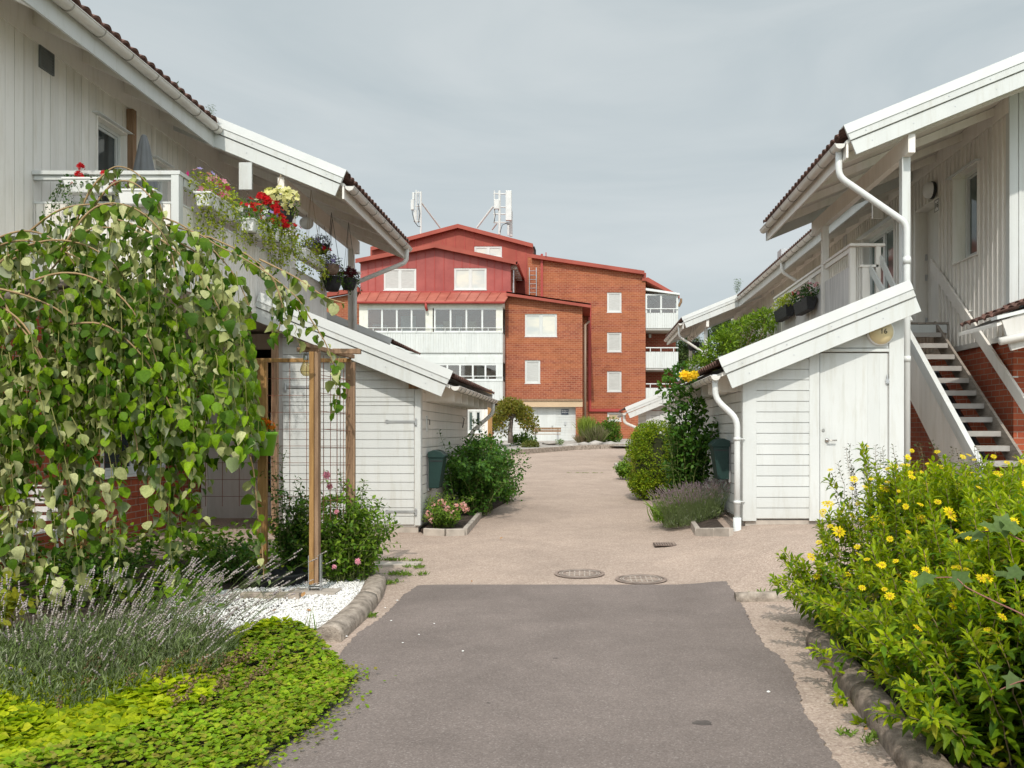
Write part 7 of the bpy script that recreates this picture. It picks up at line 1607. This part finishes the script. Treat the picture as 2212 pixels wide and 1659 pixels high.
# extra small leaves creeping out over the asphalt
ex = []
for _ in range(2600):
    k = random.randrange(0, 6); u = random.random(); a, b = poly_a[k], poly_a[min(k + 1, 5)]; ex.append((a[0] + (b[0] - a[0]) * u + random.gauss(-.10, .10), a[1] + (b[1] - a[1]) * u + random.gauss(0, .05)))
ex = np.array([(x, y, g(x, y) + .012 + max(0, random.gauss(.02, .02))) for x, y in ex]); n = len(ex); parts_s.append(inst((OVAL[0] * np.array([1.8, 1, 1]), OVAL[1]), ex, rng.normal(size=(n, 3)) * np.array([1, 1, .25]), np.array([0, 0, 1]) + rng.normal(size=(n, 3)) * .3, rng.uniform(.014, .028, n)))
V, Fc, mi = joinm([join(parts_b), join(parts_s)]); tag(np_mesh('ground_cover', V, Fc, [GC, GC2], mi=mi, smooth=True), 'bright yellow-green strawberry ground cover spilling onto the asphalt', 'ground cover', kind='stuff')
mb = MB(); mb.add([(x, y, g(x, y) + .03) for x, y in poly_a], [tuple(range(len(poly_a)))]); tag(mb.build('ground_cover_soil', M('leafy_soil', (.06, .07, .025), .95, .4, 12, bstr=1)), kind='structure')
# brown seed stalks in the ground cover
b = ground_pts(46, -2.45, 5.0, .6, .6, .08); b = b[[inpoly(x, y, poly_a) for x, y, z in b]]; t = b + np.array([.12, -.05, .16]) + rng.normal(size=b.shape) * .05; lines = shoots(b, t, 4, .1, .004)
plant('dry_weeds', 'thin brown seed stalks sticking out of the ground cover', 'weeds', (-2.6, 5.1, .1), [leaves_on(lines, .012, .012, OCTA, .4, .3, 0, 1)], [leafmat('brown_seeds', [(.22, .15, .07), (.3, .22, .12)])], .0015, lines)
# tall grass blades in the gravel
def tuft(label, spots, n, h, mat, name='grass_tuft', cat='grass tuft', group=None, spread=.03, w=.10, lean=.35):
    b = []; f = []; 
    for (x, y) in spots:
        for _ in range(n): xx, yy = x + random.gauss(0, spread), y + random.gauss(0, spread); b.append((xx, yy, g(xx, yy) + .01)); f.append((random.gauss(0, lean), random.gauss(0, lean), 1))
    b = np.array(b); f = np.array(f); T = T_([(-w / 2, 0, 0), (w / 2, 0, 0), (w * .42, .45, .03), (-w * .42, .45, .03), (w * .25, .8, -.05), (-w * .25, .8, -.05), (0, 1, -.18)], [(0, 1, 2), (0, 2, 3), (3, 2, 4), (3, 4, 5), (5, 4, 6)])
    V, Fc = inst(T, b, f, rv(len(b)), h * rng.uniform(.5, 1.1, len(b))); return tag(np_mesh(name, V, Fc, mat), label, cat, group)
GRB = leafmat('grass_blade', [(.12, .22, .03), (.18, .30, .04), (.25, .30, .08)], trans=.35)
c = gp(640, 1385); tuft('few tall grass blades at the near edge of the white gravel', [(c.x, c.y), (c.x - .35, c.y - .05), (c.x + .12, c.y)], 7, .24, GRB, spread=.03, w=.05)
for i, (x, y, lab) in enumerate(((842, 1262, 'weeds growing at the far tip of the rounded left kerb'), (868, 1243, 'long patch of weeds beside the grey paving slab, drive side'), (850, 1212, 'weeds behind the grey paving slab right of the roses'), (893, 1228, 'small weeds at the outer end of the grey paving slab'), (1672, 1283, 'weed on the low kerb left of the sunflower bush'), (1878, 1600, 'small weed growing at the right kerb near the bottom of the photo'), (802, 1335, 'tiny weed against the outer face of the left kerb'), (1258, 1022, 'thin line of weeds in a crack far up the road'))):
    c = gp(x, y); sp = [(c.x + random.gauss(0, [.05, .16, .22, .05, .09, .07, .03, .35][i]), c.y + random.gauss(0, [.05, .03, .03, .05, .015, .03, .02, .03][i])) for _ in range([10, 22, 26, 8, 12, 8, 5, 16][i])]
    tuft(lab, sp, 9, .05 if i < 7 else .03, GRB, 'weed', 'weeds', 'weeds along kerbs and slabs', .02, .3, 1.1)

# ---------------------------------------------------------------- garden plants under and behind the trellis
RSL = leafmat('rose_leaf', [(.035, .10, .016), (.06, .15, .018), (.10, .21, .022), (.045, .115, .02)], trans=.25, rough=.45)
RSL2 = leafmat('rose_leaf_light', [(.08, .19, .018), (.15, .28, .022), (.24, .36, .03), (.07, .16, .016)], trans=.3, rough=.45)
def rose(label, cx, cy, rx, ry, n, h0, h1, leaf, mat, extra=(), name='rose_bush', sp=.028, lean=(0, 0), spread=1.0, T=OVAL, cat='rose bush', stem_r=.004, group=None, fl=None):
    b = ground_pts(n, cx, cy, rx * .45, ry * .45, .02); t = b.copy(); a = rng.uniform(0, 6.28, n); r = np.sqrt(rng.uniform(0, 1, n)); hh = rng.uniform(h0, h1, n)
    t[:, 0] = cx + rx * r * np.cos(a) * spread + lean[0]; t[:, 1] = cy + ry * r * np.sin(a) * spread + lean[1]; t[:, 2] += hh * (1 - .35 * r)
    B = [tuple(x) for x in b] + [(q[0], q[1], g(q[0], q[1]) + .3) for q in [(e[0] * .5 + cx * .5, e[1]) for e in extra]]; Tp = [tuple(x) for x in t] + [tuple(e) for e in extra]
    lines = shoots(B, Tp, 7, .12, .015)
    side = []
    for l in lines:
        for _ in range(3): k = random.randrange(2, 7); d = rv(1)[0]; d[2] = abs(d[2]) * .5 + .1; side.append(np.array([l[k], l[k] + d * .08, l[k] + d * .16 + np.array([0, 0, -.01])]))
    o = plant(name, label, cat, (cx, cy, g(cx, cy)), [leaves_on(lines, sp, leaf, T, .15, 1, .15, .4, .2), leaves_on(side, sp * .8, leaf, T, .0, 1, .15, .4, .2)], [mat, mat], stem_r, lines + side, STEM, group)
    for p, s, m in (fl or ()): blooms('blossoms', o, [p], s * .35, 14, s * .55, m)
    return o
rose('tall rose bush with few pink roses under the right corner of the trellis', -2.40, 8.72, .54, .42, 120, .50, 1.22, .056, RSL2, [P(850, 1150, 8.6), P(840, 1175, 8.5), P(800, 1110, 8.6), P(735, 1005, 8.7), P(705, 1010, 8.6), P(820, 1120, 8.4), P(770, 1080, 8.5)],
     fl=[(P(706, 1028, 8.45), .06, PINK), (P(712, 1052, 8.45), .05, PINK), (P(727, 1106, 8.35), .035, PINK), (P(773, 1213, 8.2), .045, PINK), (P(722, 1225, 8.15), .035, PINK)])
rose('slim rose bush growing behind the front trellis post, left of the pink roses', -2.98, 9.0, .34, .28, 56, .5, 1.2, .055, RSL, [P(600, 955, 8.95), P(590, 985, 8.9), P(585, 1010, 8.8), P(640, 1020, 8.9)])
rose('dark leafy shrub low between tree strands and trellis', -3.6, 8.6, .45, .4, 40, .25, .6, .05, RSL, name='garden_shrub', cat='shrub')
rose('dark shrub at the foot of the brick wall under the weeping tree', -4.5, 8.0, .5, .45, 40, .3, .75, .055, RSL, name='garden_shrub', cat='shrub')
YSH = leafmat('yellow_leaf', [(.28, .30, .02), (.38, .36, .03), (.18, .24, .02)], trans=.35)
rose('yellow-green shrub at the left edge under the tree', -4.35, 6.0, .45, .45, 60, .3, .62, .06, YSH, name='garden_shrub', cat='shrub', T=ROUND)
# low leafy undergrowth
WD = leafmat('undergrowth_leaf', [(.07, .17, .015), (.13, .27, .02), (.20, .34, .025), (.06, .14, .015), (.28, .32, .03)], trans=.3)
for i, (lab, px0, px1, py0, py1, n, h, s) in enumerate((('leafy weeds filling the bed behind the black tub', 430, 800, 1165, 1275, 1300, .26, .09), ('green undergrowth at the foot of the pink rose bush', 700, 815, 1200, 1268, 360, .16, .06), ('dark leafy undergrowth below the weeping tree strands', 0, 470, 1170, 1345, 1900, .30, .11))):
    pos = []; 
    for _ in range(n): q = gp(random.uniform(px0, px1), random.uniform(py0, py1)); pos.append((q.x, q.y, q.z + .03 + random.random() * h))
    pos = np.array(pos); f = rng.normal(size=(n, 3)) * np.array([1, 1, .5]) + np.array([0, -.1, .25]); V, Fc = inst(OVAL, pos, f, np.array([0, 0, 1]) + rng.normal(size=(n, 3)) * .5, s * rng.uniform(.5, 1.1, n)); tag(np_mesh('undergrowth', V, Fc, WD, smooth=True), lab, 'undergrowth', kind='stuff')
# dandelion-like rosette leaves, brown dead leaves on the gravel
DEAD = M('dead_leaf', (.30, .14, .05), .9, .3, 10, c2=(.42, .24, .10))
for i, (x, y, s, lab) in enumerate(((652, 1308, .07, 'brown curled leaf standing on the white gravel beside the slab'), (672, 1340, .05, 'brown dead leaf on the white gravel near the kerb'), (588, 1340, .035, 'small brown leaf in the middle of the white gravel'), (738, 1378, .07, 'curled tan leaf lying on the asphalt by the kerb end'), (1080, 1062 + 105, .05, 'small orange-brown leaf on the paving right of the pink rose'), (1866, 1586, .03, 'red-brown leaf beside the right kerb'), (440, 1352, .06, 'orange leaf on the gravel among lavender spikes'), (1102, 1046, .09, 'dry brown leaf pile on the road beside the dark shrub'), (1020, 1262, .03, 'tiny leaf at the top edge of the dark asphalt'))):
    c = gp(x, y); V, Fc = inst(OVAL, [(c.x, c.y, c.z + (.075 if 560 < x < 700 else .02))], [(random.uniform(-1, 1), .3, .25)], [(0, -.4, 1)], [s]); tag(np_mesh('fallen_leaf', V, Fc, DEAD), lab, 'fallen leaf', 'fallen leaves')

# ---------------------------------------------------------------- shrubs by the sheds
rose('dark green shrub with glossy leaves along the side wall of the left shed', -1.86, 15.0, .62, 1.7, 150, .8, 1.65, .075, RSL, [P(930, 1000, 13.5), P(905, 1000 + 900, 13.5) if 0 else P(950, 930, 14), P(1098, 985, 14.5), P(1112, 1000, 14.8), P(1090, 960, 15), P(1020, 895, 16), P(1040, 905, 16), P(1100, 1040, 14)], name='dark_shrub', cat='shrub', sp=.034, stem_r=.006)
C = [(random.uniform(-2.2, -1.35), random.uniform(13.9, 17.5), random.uniform(.4, 1.35)) for _ in range(46)]; C = [c for c in C if c[2] < 1.5 - .5 * max(0, c[0] + 1.7)]
o = bpy.data.objects['dark_shrub']; V, Fc = bush_clumps(C, [random.uniform(.18, .34) for _ in C], 6500, .06, OVAL); np_mesh('foliage', V, Fc, RSL, o)
o = rose('low pink rose bush in the bed at the left shed corner', -2.08, 12.85, .36, .42, 70, .28, .62, .035, RSL2, [P(1028, 1078, 12.9), P(1010, 1085, 12.9), P(930, 1080, 13.1)], sp=.022)
DPK = fmat('salmon_pink_petals', (.74, .34, .30), (.70, .42, .42)); blooms('blossoms', o, [P(935, 1092, 12.7), P(952, 1085, 12.7), P(925, 1110, 12.6), P(965, 1100, 12.6), P(985, 1095, 12.7), P(1000, 1092, 12.8), P(930, 1125, 12.5), P(978, 1112, 12.6), P(960, 1090, 12.8), P(1005, 1100, 12.7)], .05, 120, .022, DPK)
rose('small tuft of green leaves at the foot of the far end of the dark shrub', W(1090, 17), 17.0, .3, .4, 26, .2, .5, .05, RSL2, name='garden_shrub', cat='shrub')
# right side
YR = rose('tall climbing rose with yellow blooms beside the right shed', 1.62, 13.6, .44, .5, 80, 1.1, 2.05, .085, RSL, [P(1470, 795, 13.4), P(1445, 830, 13.4), P(1500, 845, 13.4), P(1440, 870, 13.3), P(1540, 930, 13.2), P(1545, 905, 13.4), P(1475, 820, 13.3), P(1495, 825, 13.3), P(1430, 850, 13.3), P(1510, 960, 13.2), P(1455, 900, 13.3)], sp=.036, stem_r=.007,
          fl=[(P(1477, 812, 12.85), .12, YEL), (P(1487, 814, 12.85), .11, YEL), (P(1497, 811, 12.85), .11, YEL)])
CR = [P(x, y, 13.4 + random.uniform(-.3, .3)) for x, y in ((1470, 800), (1450, 812), (1490, 835), (1440, 835), (1460, 850), (1480, 865), (1500, 880), (1452, 880), (1470, 905), (1495, 915), (1520, 925), (1510, 895), (1480, 940), (1505, 950), (1525, 955), (1540, 935), (1490, 975), (1515, 985), (1470, 965), (1500, 1010), (1520, 1020), (1480, 1005), (1535, 975), (1545, 960))]
V, Fc = bush_clumps(CR, [random.uniform(.09, .17) for _ in CR], 1500, .085, OVAL); np_mesh('foliage', V, Fc, RSL, YR)
BOX = leafmat('box_hedge_leaf', [(.09, .17, .010), (.16, .27, .012), (.27, .37, .018), (.34, .38, .02), (.07, .14, .010)], trans=.25)
HD = thing('clipped_hedge', 'rounded clipped box hedge on the right side of the road', 'hedge', (1.5, 17.6, .3)); cy_ = 17.4
Cc = []; 
for _ in range(260):
    d = rv(1)[0]; p = np.array([1.50 + .52 * np.sign(d[0]) * abs(d[0]) ** .7, cy_ + .62 * d[1], 1.02 + .72 * np.sign(d[2]) * abs(d[2]) ** .7]); Cc.append(p)
V, Fc = bush_clumps(Cc, [random.uniform(.08, .16) for _ in Cc], 24000, .044, LEAF4); np_mesh('foliage', V, Fc, BOX, HD)
mb = MB(); mb.lathe([(0, .25), (.38, .35), (.44, .9), (.38, 1.45), (0, 1.6)], (1.5, cy_, 0), 14); mb.build('dark_core', M('hedge_inner_shade', (.03, .035, .012), .95, .3), HD)  # solid dark core, shade between the leaves put into its colour
t_ = tuft('pale green iris leaves between hedge and lavender', [(W(1440, 13.6), 13.6), (W(1455, 13.5), 13.5), (W(1425, 13.8), 13.8)], 22, .46, GRB, 'iris_plant', 'iris', None, .09, .09, .4)
rose('mid-green bushy plant between the hedge and the right lavender', W(1455, 12.9), 12.9, .4, .35, 50, .2, .5, .035, RSL2, name='garden_shrub', cat='shrub', sp=.022)
rose('small green plant in its own stone edging left of the hedge', W(1350, 22.6), 22.8, .30, .4, 36, .25, .6, .07, RSL2, name='garden_shrub', cat='shrub')
c = gp(1365, 1036); mb = MB(); mb.box(c.x - .02, c.x + .10, c.y + .2, c.y + .25, c.z, c.z + .72); mb.box(c.x + .10, c.x + .14, c.y + .2, c.y + 1.2, c.z + .05, c.z + .68); tag(mb.build('plank_box', WOODY, bevel=.004), 'yellow wooden board standing beside the clipped hedge', 'board')
# laurel behind the right shed
LAU = leafmat('laurel_leaf', [(.10, .20, .014), (.18, .30, .018), (.28, .40, .03), (.07, .15, .014)], trans=.25, rough=.35, spec=.5)
LR = thing('laurel_bush', 'tall leafy laurel rising behind the right shed roof under the balcony', 'bush', (3.4, 20, .4)); YL = 20.5
C = [P(x, y, YL + random.uniform(-.6, .6)) for x, y in ((1540, 745), (1560, 735), (1575, 720), (1595, 715), (1605, 700), (1620, 700), (1635, 690), (1650, 690), (1662, 700), (1655, 725), (1640, 730), (1620, 740), (1600, 750), (1580, 760), (1560, 770), (1540, 775), (1525, 765), (1610, 770), (1640, 760), (1660, 750), (1590, 790), (1560, 800), (1630, 790), (1575, 740), (1530, 785), (1665, 690), (1545, 790), (1505, 790))]
V, Fc = bush_clumps(C, [random.uniform(.15, .26) for _ in C], 5200, .115, LANCE, up=.2); np_mesh('foliage', V, Fc, LAU, LR)
bt_ = [(3.4 + random.uniform(-.4, .4), YL + random.uniform(-.3, .3), .4) for _ in C[:20]]; V, Fc = stalks(shoots(bt_, C[:20], 7, .05, .03), .02, 5); np_mesh('stems', V, Fc, TWIG, LR)
# roof weeds
for (x, y, s, lab, YY) in ((452, 238, 1.0, 'weed sprouting from the left roof gutter, near its lower end', None), (384, 190, .8, 'small weed on the left roof edge, upper one', None), (1592, 614, 1.0, 'tuft of weeds in the far gutter of the right house', 30.5)):
    Yq = YY or yat(x, -5.70); b = P(x, y + 22, Yq); tips = [P(x + random.uniform(-12, 12) * s, y - random.uniform(2, 14) * s, Yq) for _ in range(5)]; lines = shoots([tuple(b)] * 5, tips, 5, .1, .004)
    plant('roof_weed', lab, 'weed', b, [leaves_on(lines, .02, .055 * (2 if YY else 1), LANCE, .2, 1, .2, .4, .2)], [MGL], .0025, lines, STEM, 'weeds on the roofs')

# ---------------------------------------------------------------- far end
AUT = leafmat('olive_autumn_leaf', [(.17, .17, .02), (.24, .21, .03), (.12, .15, .02), (.28, .17, .04)], trans=.3)
FT = thing('small_tree', 'small umbrella-shaped tree with olive and rust leaves left of the bench', 'tree', P(1105, 950, 43)); Yt = 43
mb = MB(); q = P(1103, 957, Yt); mb.tube([q, P(1102, 930, Yt), P(1106, 900, Yt)], [.14, .12, .08], 10)
for tx, ty in ((1080, 885), (1125, 880), (1105, 870), (1140, 895)): mb.tube([P(1105, 905, Yt), P((1105 + tx) / 2, 890, Yt), P(tx, ty, Yt)], [.07, .05, .03], 6)
mb.build('trunk', BARK, FT, smooth=True)
C = []
for _ in range(90):
    u = random.random(); x = 1062 + 95 * u; yt_ = 868 + abs(u - .42) ** 1.6 * 70; C.append(P(x, random.uniform(yt_, yt_ + 30 + 14 * math.sin(u * 9)), Yt + random.uniform(-1.2, 1.2)))
for x, y in ((1075, 920), (1085, 930), (1128, 905), (1068, 915)): C.append(P(x, y, Yt))
V, Fc = bush_clumps(C, [random.uniform(.16, .34) for _ in C], 5200, .13, OVAL); np_mesh('crown', V, Fc, AUT, FT)
def farbush(name, label, cat, x0, x1, y0, y1, Y, n, s, T, mat, k=26, rr=.30, group=None):
    C = []
    for _ in range(k): u = random.uniform(-1, 1); C.append(P((x0 + x1) / 2 + (x1 - x0) * .42 * u, random.uniform(y0 + (y1 - y0) * (.15 + .5 * u * u), y1), Y + random.uniform(-.4, .4)))
    t = thing(name, label, cat, P((x0 + x1) / 2, y1, Y), group); V, Fc = bush_clumps(C, [random.uniform(.5, 1) * rr for _ in C], n, s, T); np_mesh('foliage', V, Fc, mat, t); return t
farbush('garden_shrub', 'round dark green shrub against the red brick, right of the grasses', 'shrub', 1286, 1337, 905, 958, 50, 3200, .13, OVAL, MGL, 30, .5)
farbush('garden_shrub', 'low green shrub under the small tree, left of the bench', 'shrub', 1102, 1160, 933, 957, 45, 1500, .10, OVAL, MGL, 24, .25)
farbush('garden_shrub', 'low tuft of rust-tipped greenery at the kerb, left of the bench', 'shrub', 1124, 1166, 952, 969, 42, 1000, .08, OVAL, leafmat('rusty_green', [(.12, .17, .03), (.2, .17, .05), (.08, .14, .02)]), 18, .2)
farbush('garden_shrub', 'tiny tuft of greenery under the right end of the bench', 'shrub', 1202, 1216, 948, 957, 44, 240, .06, OVAL, MGL, 6, .14)
def fargrass(label, x0, x1, y0, y1, Y, n, h, mat, lean):
    q = P((x0 + x1) / 2, y1, Y); b = np.array([(W(random.uniform(x0, x1), Y), Y + random.uniform(-.5, .5), q.z) for _ in range(n)]); f = np.array([(random.gauss(0, lean), random.gauss(0, lean), 1) for _ in range(n)])
    T = T_([(-.03, 0, 0), (.03, 0, 0), (.02, .6, .02), (-.02, .6, .02), (0, 1, -.12)], [(0, 1, 2), (0, 2, 3), (3, 2, 4)]); V, Fc = inst(T, b, f, rv(n), h * rng.uniform(.5, 1.1, n)); return tag(np_mesh('ornamental_grass', V, Fc, mat), label, 'ornamental grass', 'grasses by the brick wall')
fargrass('tall bright green grass right of the garage door', 1258, 1276, 0, 955, 49.5, 900, 1.45, leafmat('bright_grass', [(.2, .28, .04), (.28, .33, .07)]), .20)
fargrass('purple-grey feathery grass right of the bright green one', 1270, 1300, 0, 957, 49, 1300, 1.05, leafmat('purple_grass', [(.22, .18, .13), (.16, .2, .06), (.3, .24, .18)]), .42)
fargrass('low pinkish grass at the left of the bright green one', 1248, 1262, 0, 957, 49, 500, .6, leafmat('pink_grass', [(.26, .18, .13), (.2, .18, .08)]), .5)
for i, (x, y, w, h, Y) in enumerate(((1130, 966, 30, 7, 43), (1102, 972, 18, 7, 42.5), (1225, 962, 34, 5, 45), (1262, 961, 26, 9, 45), (1285, 959, 30, 9, 45.5), (1320, 960, 40, 7, 46), (1355, 961, 30, 6, 46), (1190, 958, 40, 4, 45))):
    p = P(x, y, Y); s = Y / F; v = IV * (1 + .16 * rng.normal(size=(len(IV), 1))) * np.array([w * s * .6, w * s * .5, h * s * .8]) + np.array([p.x, p.y, p.z]); tag(np_mesh('rock', v, IF, ROCKM, smooth=False), ['pale rock under the small tree, beside the rusty green tuft', 'small rock at the left end of the kerb', 'flat rock right of the bench at the kerb', 'pointed pale rock below the pinkish grass', 'biggest pale rock below the purple-grey grass', 'long pale rock below the round dark shrub', 'pale rock at the right end near the far shed', 'flat rock just behind the kerb below the bench'][i], 'rock', 'rocks behind the kerb')
# pines behind
PIN = leafmat('pine_needles', [(.055, .10, .035), (.09, .14, .045), (.13, .18, .05), (.04, .08, .03)], trans=.15, rough=.6)
def pine(label, Y, clumps, trunk, n, r):
    t = thing('pine_tree', label, 'tree', P(trunk[0][0], trunk[0][1], Y), 'pine trees behind the houses'); mb = MB(); mb.tube([P(x, y, Y) for x, y in trunk], [.3] * (len(trunk) - 1) + [.1], 8)
    for i, (x, y) in enumerate(clumps[::2]): a = trunk[min(len(trunk) - 1, 1 + i % (len(trunk) - 1))]; mb.tube([P(a[0], a[1], Y), P((a[0] + x) / 2, (a[1] + y) / 2 + 4, Y), P(x, y, Y)], [.12, .08, .04], 5)
    mb.build('trunk', BARK, t, smooth=True); C = [P(x + random.gauss(0, 4), y + random.gauss(0, 2.5), Y + random.uniform(-1.5, 1.5)) for x, y in clumps for _ in range(3)]
    V, Fc = bush_clumps(C, [random.uniform(.6, 1) * r for _ in C], n, .28, (LANCE[0] * np.array([.7, 1, 1]), LANCE[1]), up=.6); np_mesh('crown', V, Fc, PIN, t)
pine('open dark pine tree seen between the apartment building and the far balcony roof', 66, [(1466, 750), (1475, 762), (1485, 745), (1480, 775), (1470, 785), (1490, 790), (1500, 760), (1460, 770), (1510, 775), (1495, 735), (1520, 755)], [(1488, 960), (1484, 840), (1480, 790), (1484, 750)], 5200, .55)
pine('spreading pine crown seen under the far balcony roof of the right house', 62, [(1542, 708), (1552, 700), (1562, 694), (1572, 690), (1580, 700), (1590, 692), (1560, 712), (1576, 715), (1548, 722), (1600, 705), (1570, 730), (1590, 725)], [(1585, 900), (1580, 800), (1572, 740), (1575, 705)], 5200, .55)
